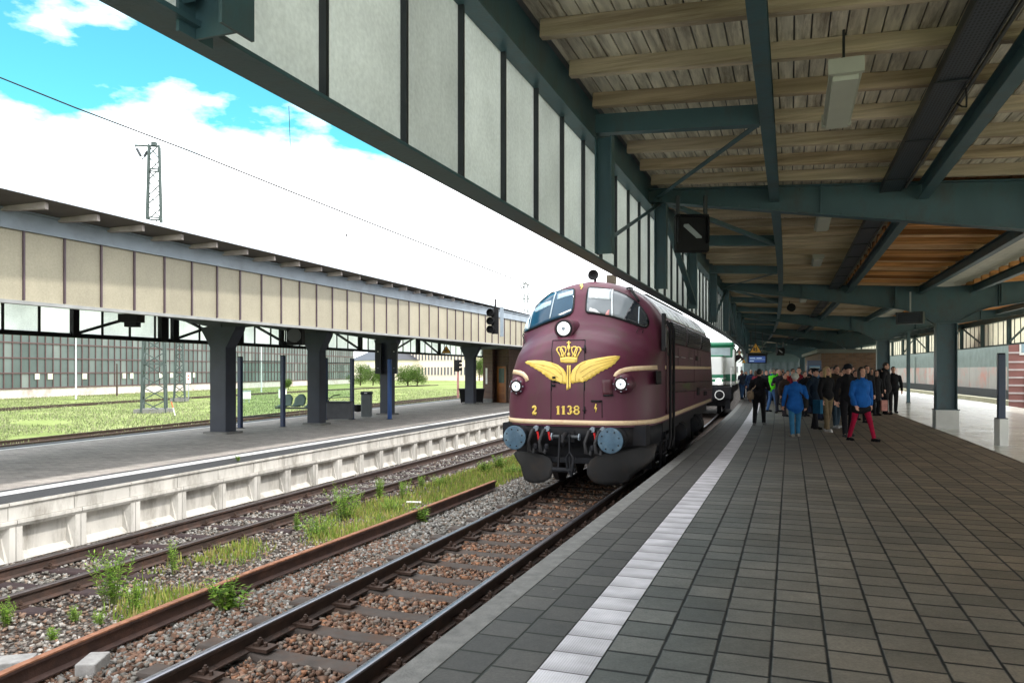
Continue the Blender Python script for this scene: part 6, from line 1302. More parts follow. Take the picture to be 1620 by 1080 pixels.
# cab door with black vertical grab rails
yd0, yd1 = 2.50, 3.05
for y in (2.50, 2.98): o = MB().tube([(1.56, y, .75), (1.60, y, 1.0), (1.60, y, 3.2), (1.52, y+.02, 3.35)], .03, 8).build('grab_rail', M_BLACK, loco, smooth=50)
patch('cab_door', M_MARS, [(2.55, 1.45), (2.95, 1.45), (2.95, 3.35), (2.55, 3.35)], .012, Sside, nside, th=.02); patch('door_window', M_GRL, [(2.60, 2.65), (2.90, 2.65), (2.90, 3.2), (2.60, 3.2)], .026, Sside, nside, th=.008)
o = MB().box((1.52, 2.15, 3.1), .06, .22, .75).build('mirror', M_FRM, loco); MB().box((1.56, 2.15, 3.0), .02, .14, .4).build('glass', M_GRL, o)
# underframe, bogies
MB().bx(-1.36, 1.36, 2.4, LT-2.4, 1.02, 1.32).build('underframe', M_FRM, loco)
MB().bx(-1.30, 1.30, 6.2, 8.6, .38, 1.05).build('fuel_tank', M_FRM, loco)
for y0 in (3.9, 10.8):
    for sx in (-1, 1):
        m = MB(); m.prism([(sx*1.05, y0-2.1, .62), (sx*1.05, y0-1.6, .95), (sx*1.05, y0-.6, .80), (sx*1.05, y0+.6, .80), (sx*1.05, y0+1.6, .95), (sx*1.05, y0+2.1, .62), (sx*1.05, y0+1.5, .48), (sx*1.05, y0-1.5, .48)], (sx*.14, 0, 0))
        for dy in (-1.45, 0, 1.45): m.box((sx*1.16, y0+dy, .52), .22, .42, .36); 
        for dy in (-1.0, -.45, .45, 1.0): m.lathe((sx*1.18, y0+dy, .42), (0, 0, 1), [(0, .10), (.04, .07), (.08, .10), (.12, .07), (.16, .10), (.2, .07), (.24, .10), (.3, .07)], 12)
        m.build('bogie_frame', M_FRM, loco)
    for dy in (-1.45, 0, 1.45):
        for sx in (-1, 1):
            m = MB(); m.lathe((sx*.68, y0+dy, .50), (sx, 0, 0), [(-.03, .53), (.0, .53), (.0, .50), (.10, .49), (.10, .38), (.06, .34), (.06, .12), (.16, .10), (.16, .02)], 28); m.build('wheel', mat('wheel_steel', (.06, .05, .05), .5, .5, .3, 6), loco, smooth=35)
        MB().cyl((-.7, y0+dy, .50), (.7, y0+dy, .50), .08, n=10).build('axle', M_FRM, loco)
for y, h_, w_ in ((2.75, .35, .3), (2.75, .62, .3), (2.75, .88, .3)): MB().bx(1.15, 1.45, y-.28, y+.28, h_, h_+.03).build('cab_step', M_FRM, loco)
for y in (2.47, 3.03): MB().bx(1.38, 1.43, y-.02, y+.02, .33, 1.05).build('step_hanger', M_FRM, loco)
for k, (y, sz) in enumerate(((5.9, .22), (9.0, .25), (8.8, .18))): MB().lathe((1.33, y, .85), (0, 1, 0), [(-.3, sz*.6), (-.25, sz), (.25, sz), (.3, sz*.6)], 14).build('air_tank', M_FRM, loco, smooth=40)
# buffers
M_BUF = mat('worn_blue_steel', (.05, .095, .14), .55, .0, .3, 5, .2, 25, .3, dirt=(.17, .23, .27), dirt_amt=.6, dscale=4)
for sx, r in ((-1, .222), (1, .232)):
    o = MB().lathe((sx*.90, .62, 1.10), (0, -1, 0), [(0, .20), (.12, .20), (.13, .155), (.38, .15), (.38, .11), (.56, .11)], 24).build('buffer', M_FRM, loco, smooth=40)
    m = MB(); m.lathe((sx*.90, .075, 1.10), (0, -1, 0), [(0, r*.97), (.025, r), (.045, r*.96), (.062, r*.6), (.068, .01)], 32); m.build('buffer_head', M_BUF, o, smooth=45)
    m = MB()
    for k in range(8): a = k*math.pi/4+.3; q = Vector((sx*.90+math.cos(a)*r*.72, .022, 1.10+math.sin(a)*r*.72)); m.cyl(q, q-Vector((0, .012, 0)), .014, n=8)
    m.build('rivets', M_BLACK, o)
# hook, screw coupling and hoses
o = MB().box((0, .50, 1.12), .26, .08, .22).build('coupling_hook', M_FRM, loco); m = MB(); m.tube([(0, .5, 1.14), (0, .3, 1.16), (0, .16, 1.12), (0, .12, 1.04), (0, .18, .98), (0, .26, 1.0)], [.05, .05, .045, .04, .035, .025], 8); m.build('hook', M_FRM, o, smooth=50)
MB().cyl((-.24, .32, 1.12), (.24, .32, 1.12), .035, n=10).build('crossbar', M_STEEL_DK, o)
for sx in (-1, 1): MB().cyl((sx*.27, .32, 1.12), (sx*.27-.02*sx, .32, 1.12), .065, n=10).build('crossbar_weight', M_STEEL_L, o)
for sx in (-.09, .09): MB().bar((sx, .26, 1.18), (sx*1.25, .22, .52), .045, .03, up=(1, 0, 0)).build('coupling_link', M_FRM, o)
MB().cyl((-.22, .22, .52), (.22, .22, .52), .045, n=10).build('screw', M_FRM, o)
m = MB(); m.tube([(.08, .2, .52), (.16, .16, .42), (.18, .15, .60), (.20, .15, .75), (.12, .18, .85), (.05, .2, .75), (.07, .2, .55)], .025, 8); m.build('shackle', M_FRM, o, smooth=50)
for x in (-.62, -.40, .47, .66):
    m = MB(); m.tube([(x, .52, 1.26), (x-.04, .36, 1.22), (x-.10, .30, 1.02), (x-.08, .30, .84), (x-.01, .32, .80), (x+.02, .34, .95)], .032, 10); h_ = m.build('brake_hose', M_RUBBER, loco, smooth=60); MB().cyl((x+.01, .40, 1.25), (x+.01, .54, 1.27), .05, n=10).build('tap', M_STEEL_L, h_); MB().bar((x+.06, .36, 1.2), (x+.10, .33, 1.05), .025, .03).build('red_lever', mat('lever_red', (.5, .02, .02), .4), h_)
    MB().lathe((x+.03, .34, .86), (0, 0, 1), [(0, .03), (.03, .055), (.09, .05), (.12, .03)], 10).build('hose_head', M_FRM, h_)
# snow plough blades below the buffers
def Spl(w, h):
    a = .42+.55*min(abs(w)/1.35, 1.3)**2.2+.10*((h-.5)/.5)**2; return Vector((w, a, h))
def npl(w, h): return Vector((0, -1, 0))
def plf(px, py): return tuple(solve(Spl, px, py, ((px-898)/85., 2.35+(585-py)/85.)))
M_PLO = mat('plough_steel', (.022, .022, .023), .6, .0, .25, 3, .15, 20, .2, dirt=(.05, .033, .023), dirt_amt=.6, dscale=2.2)
patch('plough_blade', M_PLO, [plf(*z2(*p)) for p in ((180, 690), (205, 735), (240, 790), (255, 850), (270, 905), (310, 930), (380, 938), (440, 928), (490, 895), (512, 840), (510, 770), (485, 725), (430, 700), (330, 675), (240, 665), (200, 668))], .0, Spl, npl, th=.03, cuts=6)
patch('plough_blade', M_PLO, [plf(*z2(*p)) for p in ((800, 820), (805, 865), (835, 910), (880, 938), (950, 950), (1060, 945), (1140, 930), (1175, 900), (1210, 860), (1300, 800), (1370, 735), (1398, 610), (1370, 605), (1250, 625), (1120, 655), (1000, 680), (880, 705), (830, 745), (808, 785))], .0, Spl, npl, th=.03, cuts=6)
m = MB(); m.bx(-1.2, 1.2, 1.0, 1.12, .55, .98); m.bx(-.45, .45, .55, .65, .62, .72); m.build('plough_support', M_FRM, loco)

# ------------------------------------------------------------------ the green and white locomotive behind
s = R.sY(38.2); O2 = R.at(s+.0, -1.8, ZR); ang = R.ang(s+4); g2 = thing('shunting_locomotive', 'green and white locomotive with low hood waiting behind the maroon one', 'locomotive', tuple(O2), rz=ang, local=True)
M_GRN = mat('bright_green_paint', (.02, .17, .09), .35, 0, .1, 2); M_WHP = mat('white_loco_paint', (.80, .82, .80), .35, 0, .05, 2); M_DKU = M_FRM
def rbox(name, m, x0, x1, y0, y1, z0, z1, r=.10, par=None, seg=3):
    o = MB().bx(x0, x1, y0, y1, z0, z1).build(name, m, par or g2); b = o.modifiers.new('bevel', 'BEVEL'); b.width = r; b.segments = seg; return o
hd = rbox('hood', M_WHP, -1.0, 1.0, .95, 4.5, 1.55, 3.10, .12); rbox('hood_green_band', M_GRN, -1.012, 1.012, .93, 4.5, 1.72, 2.12, .03, hd); rbox('white_line', M_WHP, -1.02, 1.02, .92, 4.4, 1.87, 1.93, .01, hd); rbox('white_skirt', M_WHP, -1.016, 1.016, .925, 4.5, 1.56, 1.74, .02, hd)
rbox('hood_top', M_GRN, -1.005, 1.005, .94, 4.5, 3.02, 3.13, .05, hd)
cb = rbox('cab', M_WHP, -1.5, 1.5, 4.0, 6.6, 1.5, 3.5, .08); rbox('cab_upper', M_GRN, -1.42, 1.42, 3.98, 6.6, 3.0, 3.72, .10, cb); rbox('cab_roof', M_GRN, -1.45, 1.45, 3.8, 6.8, 3.66, 3.90, .12, cb); rbox('cab_green_band', M_GRN, -1.512, 1.512, 3.98, 6.6, 1.72, 2.12, .03, cb)
for x0, x1 in ((-1.25, -.08), (.08, 1.25)): rbox('cab_window', mat('pale_glass', (.35, .42, .45), .08, spec=.9), x0, x1, 3.955, 3.99, 3.14, 3.58, .02, cb)
rbox('side_window', M_GRL, 1.40, 1.53, 4.4, 5.3, 2.95, 3.55, .03, cb)
rbox('frame', M_DKU, -1.48, 1.48, .45, 11.5, 1.12, 1.5, .03); rbox('front_beam', M_DKU, -1.45, 1.45, .40, .6, .85, 1.5, .03); rbox('rear_hood', M_GRN, -1.0, 1.0, 6.6, 11, 1.5, 3.1, .12)
for sx in (-1, 1):
    o = MB().lathe((sx*.875, .5, 1.08), (0, -1, 0), [(0, .16), (.2, .15), (.2, .10), (.42, .10)], 18).build('buffer', M_DKU, g2, smooth=40); MB().lathe((sx*.875, .06, 1.08), (0, -1, 0), [(0, .22), (.03, .225), (.05, .19)], 24).build('buffer_head', M_BLACK, o, smooth=40); MB().lathe((sx*.875, .03, 1.08), (0, -1, 0), [(0, .242), (.02, .242), (.025, .21), (0.01, .20)], 24).build('white_ring', M_WHITE, o, smooth=40)
    MB().lathe((sx*.78, .93, 1.75), (0, -1, 0), [(0, .15), (.05, .14), (.07, .10)], 16).build('head_lamp', mat('lit_lamp', (1, .98, .92), .3, emit=((1, .97, .9), 3.0)), g2)
    MB().bx(sx*1.25-.12, sx*1.25+.12, .5, .9, .35, 1.1).build('step', M_DKU, g2)
for y in (2.2, 3.6, 7.5, 9.0):
    for sx in (-1, 1): MB().lathe((sx*.68, y, .48), (sx, 0, 0), [(-.03, .50), (0, .50), (.1, .47), (.1, .2), (.16, .1)], 20).build('wheel', M_DKU, g2)
rbox('bogie_frame', M_DKU, -1.2, 1.2, 1.4, 10.5, .45, 1.15, .05); MB().tube([(1.42, .5, 1.5), (1.42, .5, 2.5), (1.42, 3.9, 2.5)], .02, 6).build('handrail', M_WHITE, g2)
# ------------------------------------------------------------------ people
def capsule(mb, a, b, r0, r1, flat=1.0, fdir=None, n=14, ends=4):
    a = Vector(a); b = Vector(b); d = (b-a); L_ = d.length; d.normalize(); y = Vector(fdir or (0, 1, 0)); y = (y-d*y.dot(d))
    if y.length < 1e-3: y = Vector((1, 0, 0))-d*d.x
    y.normalize(); x = y.cross(d); rings = []
    for i in range(ends+1): t = math.pi/2*(1-i/ends); rings.append((-r0*math.sin(t), r0*math.cos(t)))
    for i in range(ends+1): t = math.pi/2*i/ends; rings.append((L_+r1*math.sin(t), r1*math.cos(t)))
    vs = [a+d*l+(x*math.cos(2*math.pi*k/n)+y*math.sin(2*math.pi*k/n)*flat)*max(r, 1e-4) for l, r in rings for k in range(n)]
    m = len(rings); fs = [(i*n+k, i*n+(k+1) % n, (i+1)*n+(k+1) % n, (i+1)*n+k) for i in range(m-1) for k in range(n)]+[tuple(range(n-1, -1, -1)), tuple((m-1)*n+k for k in range(n))]
    mb.add(vs, fs)
def ell(mb, c, r, n=16):
    c = Vector(c); vs = []; m = 10
    for i in range(m+1):
        t = math.pi*i/m
        for k in range(n): vs.append(c+Vector((r[0]*math.sin(t)*math.cos(2*math.pi*k/n), r[1]*math.sin(t)*math.sin(2*math.pi*k/n), r[2]*math.cos(t)))+Vector((0, 0, 0)))
    mb.add(vs, [(i*n+k, i*n+(k+1) % n, (i+1)*n+(k+1) % n, (i+1)*n+k) for i in range(m) for k in range(n)])
def fuse(mb, name, m, parent, vox, sm=3, push=0.0):
    """one continuous skin over the overlapping shapes"""
    me = bpy.data.meshes.new(name); me.from_pydata([tuple(v) for v in mb.v], [], mb.f); o = bpy.data.objects.new(name, me); COL.objects.link(o)
    r = o.modifiers.new('r', 'REMESH'); r.mode = 'VOXEL'; r.voxel_size = vox; r.use_smooth_shade = True; s = o.modifiers.new('s', 'SMOOTH'); s.factor = .5; s.iterations = sm
    dg = bpy.context.evaluated_depsgraph_get(); nm = bpy.data.meshes.new_from_object(o.evaluated_get(dg)); o.modifiers.clear(); o.data = nm; nm.name = name; nm.materials.clear(); nm.materials.append(m); nm.polygons.foreach_set('use_smooth', [True]*len(nm.polygons)); bpy.data.meshes.remove(me); o.parent = parent; return o
def cloth(name, c, r=.85): return mat('cloth_'+name, c, r, 0, .22, 9, .3, 35, .15, dirt=tuple(x*.55 for x in c), dirt_amt=.35, dscale=5)
M_SKIN = mat('skin', (.52, .28, .20), .55, 0, .08, 12); M_SKIN2 = mat('skin_tan', (.30, .16, .10), .55, 0, .08, 12)
HAIRS = {'dark': (.012, .010, .009), 'brown': (.05, .03, .018), 'grey': (.28, .27, .26), 'white': (.55, .54, .50), 'blond': (.42, .30, .14)}
def person(px, pyf, label, H=1.72, yaw=0., jacket=(.02, .02, .025), trousers=(.02, .022, .03), shoes=(.03, .03, .03), hair='dark', hat=None, hatcol=(.05, .05, .05), stride=.12, arms=(('hang', 0), ('hang', 0)), near=False, bag=None, skirt=None, build=1.0, longc=0.0, hood=False, lean=0.0, head_turn=0., cam=False, female=False, scarf=None, legs=None):
    """yaw 0 faces the camera; feet on the platform"""
    b = P(px, pyf, 0.0); t = thing('person', label, 'person', (b.x, b.y, 0), None, rz=yaw, local=True); k = H/1.75; vox = .0085 if near else .013
    hipz, shz, nz = .93*k, 1.42*k, 1.50*k; sw = (.175 if female else .20)*k*build; hw = .095*k
    F_ = -1.0                     # facing -y in the local frame
    y0 = lambda z: lean*(z-hipz)*F_ if z > hipz else 0
    hip = Vector((0, 0, hipz)); chest = Vector((0, y0(1.28*k), 1.28*k)); neck = Vector((0, y0(nz), nz)); hc = Vector((0, y0(1.64*k)+F_*.015, 1.635*k))
    ll = legs or ((-stride, .0), (stride, .0)); J = {}
    for i, sx in enumerate((-1, 1)):
        dy, dx = ll[i]; an = Vector((sx*(hw+.01)+dx, dy, .085*k)); kn = Vector((sx*(hw+.01)+dx*.5, dy*.45+F_*.05*(abs(dy)*2+.15), .49*k)); J[i] = (Vector((sx*hw, 0, hipz-.02)), kn, an)
    A = {}
    for i, sx in enumerate((-1, 1)):
        sh = Vector((sx*sw, y0(shz), shz-.02)); kind, v = arms[i]
        if kind == 'hang': el = sh+Vector((sx*.06*k, -F_*.03+F_*v*.1, -.29*k)); wr = el+Vector((sx*.0, F_*(.06+v*.22), -.245*k))
        elif kind == 'up': el = sh+Vector((sx*.10*k, F_*.16*k, -.20*k)); wr = Vector((sx*.07*k, F_*.30*k+y0(1.5*k), 1.52*k))
        elif kind == 'fore': el = sh+Vector((sx*.07*k, F_*.02, -.27*k)); wr = el+Vector((-sx*.08*k, F_*.22*k, .03*k))
        elif kind == 'pocket': el = sh+Vector((sx*.13*k, -F_*.05, -.27*k)); wr = el+Vector((-sx*.10*k, F_*.07, -.20*k))
        A[i] = (sh, el, wr)
    # body: one continuous surface
    m = MB(); capsule(m, hip, Vector((0, 0, hipz+.16)), .135*k, .12*k, .75); capsule(m, Vector((0, 0, hipz+.16)), chest, .12*k, .145*k, .72); capsule(m, Vector((-sw*.6, y0(shz), shz-.07)), Vector((sw*.6, y0(shz), shz-.07)), .06*k, .06*k, .9)
    capsule(m, neck-Vector((0, 0, .06)), hc-Vector((0, 0, .05)), .058*k, .052*k); ell(m, hc+Vector((0, 0, .012)), (.074*k, .092*k, .110*k)); ell(m, hc+Vector((0, F_*.028, -.055))*1.0, (.055*k, .062*k, .06*k))
    ct, st = math.cos(head_turn), math.sin(head_turn)
    def hd(x, y, z): return hc+Vector((x*ct-y*F_*-st*F_ if False else x*ct-(-y)*st*-1, F_*y*ct if False else F_*y, z))*1.0
    capsule(m, hd(0, .085*k, .005), hd(0, .112*k, -.022), .011*k, .015*k, 1, n=8); 
    for sx in (-1, 1): ell(m, hc+Vector((sx*.076*k, 0, -.005)), (.014*k, .022*k, .032*k), 10)
    ell(m, hd(0, .088*k, -.058), (.026*k, .012*k, .010*k), 10); ell(m, hd(0, .078*k, -.095), (.028*k, .024*k, .018*k), 10)
    for i, sx in enumerate((-1, 1)):
        sh, el, wr = A[i]; capsule(m, sh-Vector((sx*.02, 0, .05)), el, .040*k, .036*k); capsule(m, el, wr, .038*k, .026*k); d = (wr-el).normalized()
        if kind_hide(arms[i]): continue
        side_ = Vector((-sx*1.0, 0, 0)); side_ = (side_-d*side_.dot(d)).normalized(); nrm = d.cross(side_); pk = wr+d*.045*k; capsule(m, wr+d*.01, wr+d*.085*k, .028*k, .034*k, .45, nrm, 12)
        for f, (o_, l_) in enumerate(((-.027, .066), (-.009, .076), (.009, .071), (.026, .055))):
            r0 = wr+d*.085*k+side_*0+d.cross(nrm)*o_*k; c1 = r0+(d*.9+nrm*(-.25*sx*-1)*.6).normalized()*l_*.5*k; c2 = c1+(d*.75+side_*.5).normalized()*l_*.5*k; capsule(m, r0, c1, .0095*k, .0088*k, n=8); capsule(m, c1, c2, .0088*k, .0075*k, n=8)
        th = wr+d*.03*k+d.cross(nrm)*(.028*k*-1)+F_*Vector((0, .01, 0)); th1 = th+(d*.7-d.cross(nrm)*.5+Vector((0, F_*.4, 0))).normalized()*.035*k; capsule(m, th, th1, .012*k, .010*k, n=8); capsule(m, th1, th1+(d+Vector((0, F_*.2, 0))).normalized()*.028*k, .010*k, .008*k, n=8)
    for i, sx in enumerate((-1, 1)):
        h_, kn, an = J[i]; capsule(m, h_, kn, .080*k, .052*k); capsule(m, kn, an, .052*k, .036*k); capsule(m, an-Vector((0, -F_*-.02, .03)), an+Vector((sx*.015, F_*.14*k, -.045*k)), .034*k, .030*k, .8)
    fuse(m, 'body', M_SKIN, t, vox, 2)
    # trousers / leggings
    m = MB(); tr_ = .020 if not skirt else .008
    capsule(m, hip, hip+Vector((0, 0, .08)), .150*k, .145*k, .8)
    for i, sx in enumerate((-1, 1)):
        h_, kn, an = J[i]; capsule(m, h_, kn, (.088+tr_)*k, (.056+tr_)*k, .95); capsule(m, kn, an+Vector((0, 0, .01)), (.054+tr_)*k, (.040+tr_*1.1)*k, .95)
    fuse(m, 'trousers' if not skirt else 'leggings', cloth('t%02d%02d%02d' % tuple(int(c*99) for c in trousers), trousers), t, .014, 3)
    if skirt:
        m = MB(); capsule(m, hip-Vector((0, 0, .10)), hip+Vector((0, 0, .02)), .185*k, .165*k, .8); capsule(m, hip-Vector((.11*k, -.02, .17)), hip-Vector((-.11*k, .02, .17)), .125*k, .125*k, 1.1); fuse(m, 'skirt', cloth('skirt', skirt), t, .016, 2)
    # shoes
    m = MB()
    for i, sx in enumerate((-1, 1)):
        an = J[i][2]; capsule(m, Vector((an.x, an.y-F_*.03, .048)), Vector((an.x+sx*.02, an.y+F_*.165*k, .038)), .046*k, .038*k, .82, (0, 0, 1))
        for q in (-.03, .14): m.box((an.x+sx*.01, an.y+F_*q*1.0, .012), .075, .1, .024)
    fuse(m, 'shoes', cloth('s%02d' % int(shoes[0]*99), shoes), t, .012, 2)
    # jacket
    m = MB(); bot = hipz-.06-longc; e = .028
    capsule(m, Vector((0, 0, bot+.13)), Vector((0, y0(1.1*k), 1.1*k)), (.168+.03*build)*k*build, (.152)*k*build, .80); capsule(m, Vector((0, y0(1.08*k), 1.08*k)), Vector((0, y0(1.3*k), 1.30*k)), .155*k*build, .165*k*build, .76)
    capsule(m, Vector((-sw*.70, y0(shz), shz-.06)), Vector((sw*.70, y0(shz), shz-.06)), .085*k, .085*k, 1.0); capsule(m, Vector((-sw*.45, y0(shz), shz-.01)), Vector((sw*.45, y0(shz), shz-.01)), .075*k, .075*k, 1.0); capsule(m, Vector((0, y0(shz), shz-.02)), neck-Vector((0, 0, .005)), .085*k, .072*k, .95)
    if hood: ell(m, hc+Vector((0, -F_*.07, -.13)), (.12*k, .08*k, .07*k))
    for i, sx in enumerate((-1, 1)): sh, el, wr = A[i]; capsule(m, sh-Vector((sx*.010, 0, .025)), el, .068*k, .060*k); capsule(m, el, wr-(wr-el).normalized()*.01, .058*k, .045*k)
    jm = MB(); jm.v = m.v; jm.f = m.f; fuse(jm, 'jacket', cloth('j%02d%02d%02d' % tuple(int(c*99) for c in jacket), jacket), t, .014, 3)
    if scarf: m = MB(); m.lathe(neck-Vector((0, 0, .05)), (0, 0, 1), [(0, .085), (.03, .095), (.07, .08)], 14); m.build('scarf', cloth('scarf%d' % int(scarf[0]*99), scarf), t, smooth=50)
    # hair / hat
    m = MB(); ell(m, hc+Vector((0, -F_*.020, .035)), (.086*k, .098*k, .104*k))
    if female: capsule(m, hc+Vector((0, -F_*.055, .03)), hc+Vector((0, -F_*.06, -.14*k)), .085*k, .075*k); [capsule(m, hc+Vector((sx*.078*k, F_*.01, .03)), hc+Vector((sx*.085*k, F_*.02, -.14*k)), .034*k, .030*k) for sx in (-1, 1)]
    hm = mat('hair_'+hair, HAIRS[hair], .6, 0, .3, 30, .5, 60)
    o = fuse(m, 'hair', hm, t, .012, 2); me = o.data; bm = bmesh.new(); bm.from_mesh(me)     # open the hair at the face
    dl = [v for v in bm.verts if (v.co.y-hc.y)*F_ > .045*k and v.co.z < hc.z+.075*k and abs(v.co.x) < .072*k]; bmesh.ops.delete(bm, geom=dl, context='VERTS'); bm.to_mesh(me); bm.free()
    if hat:
        hmat = cloth('hat%02d%02d' % (int(hatcol[0]*99), int(hatcol[2]*99)), hatcol)
        if hat == 'cap': m = MB(); m.lathe(hc+Vector((0, -F_*.01, .05)), (0, 0, 1), [(0, .100*k), (.03, .104*k), (.06, .092*k), (.085, .06*k), (.095, .01)], 20); capsule(m, hc+Vector((-.04, F_*.09, .055)), hc+Vector((.04, F_*.09, .055)), .05*k, .05*k, .18, (0, 0, 1))
        elif hat == 'wool': m = MB(); ell(m, hc+Vector((0, -F_*.012, .048)), (.100*k, .110*k, .098*k)); m.lathe(hc+Vector((0, -F_*.01, .005)), (0, 0, 1), [(0, .100*k), (.02, .108*k), (.04, .102*k)], 20)
        elif hat == 'peaked': m = MB(); m.lathe(hc+Vector((0, -F_*.01, .045)), (0, 0, 1), [(0, .098*k), (.045, .10*k), (.06, .135*k), (.085, .13*k), (.09, .02)], 22); capsule(m, hc+Vector((-.04, F_*.10, .042)), hc+Vector((.04, F_*.10, .042)), .045*k, .045*k, .15, (0, 0, 1))
        m.build('hat', hmat, t, smooth=50)
    # eyes and brows
    m = MB()
    for sx in (-1, 1): ell(m, hc+Vector((sx*.030*k, F_*.086*k, .010)), (.011, .006, .006), 8); m.box(hc+Vector((sx*.031*k, F_*.090*k, .030)), .026, .006, .005)
    m.build('eyes', M_BLACK, t)
    if cam: c = Vector((0, F_*.36*k+y0(1.5*k), 1.55*k)); o = MB().box(c, .13, .07, .09).build('camera_body', M_BLACK, None, loc=tuple(Vector((b.x, b.y, 0))+Matrix.Rotation(yaw, 3, 'Z')@c)); o.data.transform(Matrix.Translation(-c)@Matrix.Translation(Vector((b.x, b.y, 0))+Matrix.Rotation(yaw, 3, 'Z')@c)) if False else None; COL.objects.unlink(o); bpy.data.objects.remove(o)
    t['_hand'] = tuple(A[0][2]); t['_k'] = k
    return t, A, J, k
def kind_hide(a): return a[0] == 'pocket'
def held(t, name, label, cat, fn, m):
    """a thing carried by a person, standing in the person's frame"""
    mb = MB(); fn(mb); M_ = Matrix.Translation(t.location)@Matrix.Rotation(t.rotation_euler.z, 4, 'Z'); mb.v = [tuple(M_@Vector(v)) for v in mb.v]; c = Vector(mb.v[0]); o = mb.build(name, m, loc=tuple(c), smooth=45); tag(o, label, cat); return o
def camera_for(t, A, k, label):
    c = (A[0][2]+A[1][2])/2+Vector((0, -.07, .07)); held(t, 'photo_camera', label, 'camera', lambda m: (m.box(c, .14, .07, .095), m.box(c+Vector((0, 0, .055)), .05, .05, .03), m.lathe(c-Vector((0, .03, 0)), (0, -1, 0), [(0, .036), (.06, .038), (.065, .03)], 14)), M_BLACK)
def bag_side(t, k, sx, z, label, col, size=(.30, .12, .24), strap=True, y=.03):
    c = Vector((sx*.24, y, z)); m_ = cloth('bag%02d%02d' % (int(col[0]*99), int(col[1]*99)), col)
    def fn(m):
        m.lathe(c+Vector((0, 0, -size[2]/2)), (0, 0, 1), [(0, .06), (.02, size[0]*.42), (size[2]*.5, size[0]*.5), (size[2]*.9, size[0]*.44), (size[2], .05)], 14); m.v = [(c.x+(v[0]-c.x)*.55, v[1], v[2]) for v in m.v]
        if strap: m.tube([c+Vector((0, 0, size[2]*.4)), Vector((sx*.21, -.10, 1.18*k)), Vector((-sx*.02, -.03, 1.47*k)), Vector((sx*.10, .14, 1.2*k)), c+Vector((0, .08, size[2]*.4))], .014, 6)
    held(t, 'shoulder_bag', label, 'bag', fn, m_)
PI = math.pi; BK = (.012, .012, .014); NAVY = (.012, .018, .04); JEANS = (.04, .09, .20); 
# front figures
t, A, J, k = person(1362, 697, 'woman in bright blue jacket, black skirt and dark red leggings walking towards the camera', 1.78, .15, (.012, .10, .36), (.28, .008, .035), BK, 'dark', female=True, skirt=(.01, .01, .012), near=True, arms=(('hang', .5), ('hang', -.2)), legs=((.20, -.07), (-.20, .10)), build=1.22, lean=.04, longc=.03)
t, A, J, k = person(1258, 690, 'elderly woman with white hat and long bright blue jacket walking away', 1.62, PI-.05, (.012, .10, .36), (.03, .13, .24), (.22, .20, .17), 'white', 'wool', (.50, .50, .44), .10, (('hang', 0), ('hang', .2)), True, build=1.22, longc=.12, female=False)
bag_side(t, k, -1, .86, 'black handbag on the shoulder of the woman in the long blue jacket', (.02, .02, .02), (.28, .12, .26))
t, A, J, k = person(1201, 672, 'man in black jacket and black trousers seen from behind with a beige bag', 1.74, PI-.5, BK, BK, (.12, .12, .12), 'dark', stride=.20, arms=(('fore', 0), ('hang', 0)), near=True, build=1.12)
bag_side(t, k, 1, .93, 'beige shoulder bag worn by the man in black next to the white strip', (.30, .22, .15), (.40, .14, .28), y=.10)
t, A, J, k = person(1222, 651, 'man in neon green vest, grey cap and blue jeans holding a camera', 1.80, PI*.55, (.10, .62, .02), JEANS, (.02, .02, .025), 'grey', 'cap', (.14, .16, .17), .16, (('up', 0), ('up', 0)), build=1.1, scarf=(.02, .06, .35)); camera_for(t, A, k, 'black camera held up by the man in neon green')
t, A, J, k = person(1234, 653, 'man in dark grey coat looking down at a camera, right of the neon green vest', 1.74, -.5, (.022, .022, .028), (.02, .022, .03), BK, 'grey', stride=.10, arms=(('fore', 0), ('fore', 0)), build=1.1, lean=.1, longc=.1); camera_for(t, A, k, 'small camera in the hands of the man in the dark grey coat')
person(1289, 678, 'man in dark navy coat and black peaked cap left of the poster stand', 1.76, .6, (.014, .026, .045), (.012, .012, .016), BK, 'dark', 'peaked', (.012, .014, .02), .12, (('pocket', 0), ('hang', .3)), build=1.15, longc=.18)
t, A, J, k = person(1308, 682, 'fair-haired person in black top and khaki trousers walking in the crowd', 1.80, .3, (.012, .012, .016), (.16, .12, .07), (.55, .55, .53), 'blond', stride=.16, arms=(('hang', .2), ('hang', 0)), near=True, female=True)
held(t, 'tote_bag', 'petrol blue cloth bag carried beside the fair-haired person in khaki trousers', 'bag', lambda m: m.box((-.34, -.05, .70), .10, .30, .38), cloth('petrol', (.015, .09, .17)))
person(1323, 676, 'tall person in dark camouflage jacket between khaki trousers and the bearded face', 1.84, .2, (.030, .024, .018), (.03, .05, .07), (.5, .5, .5), 'dark', stride=.12, build=1.15)
person(1341, 690, 'man with dark wool hat and black clothes right behind the blue jacket woman', 1.86, -.1, BK, BK, (.05, .05, .05), 'dark', 'wool', (.012, .012, .014), .14, (('hang', 0), ('hang', 0)), True)
person(1371, 668, 'person with messy dark hair half hidden behind the woman in red leggings', 1.86, .1, (.015, .015, .018), BK, BK, 'dark', stride=.08, female=True)
t, A, J, k = person(1386, 657, 'slim woman in a long black coat with a pink bag, right of the red leggings', 1.70, .1, BK, BK, BK, 'dark', stride=.06, longc=.25, female=True)
held(t, 'paper_bag', 'small pink paper bag held by the slim woman in the long black coat', 'bag', lambda m: m.box((.26, -.08, .38), .24, .10, .40), cloth('pinkbag', (.42, .20, .17)))
t, A, J, k = person(1401, 655, 'tall dark figure with a big black hooded backpack', 2.0, .9, (.012, .014, .018), BK, BK, 'dark', stride=.06, hood=True, build=1.2, longc=.1)
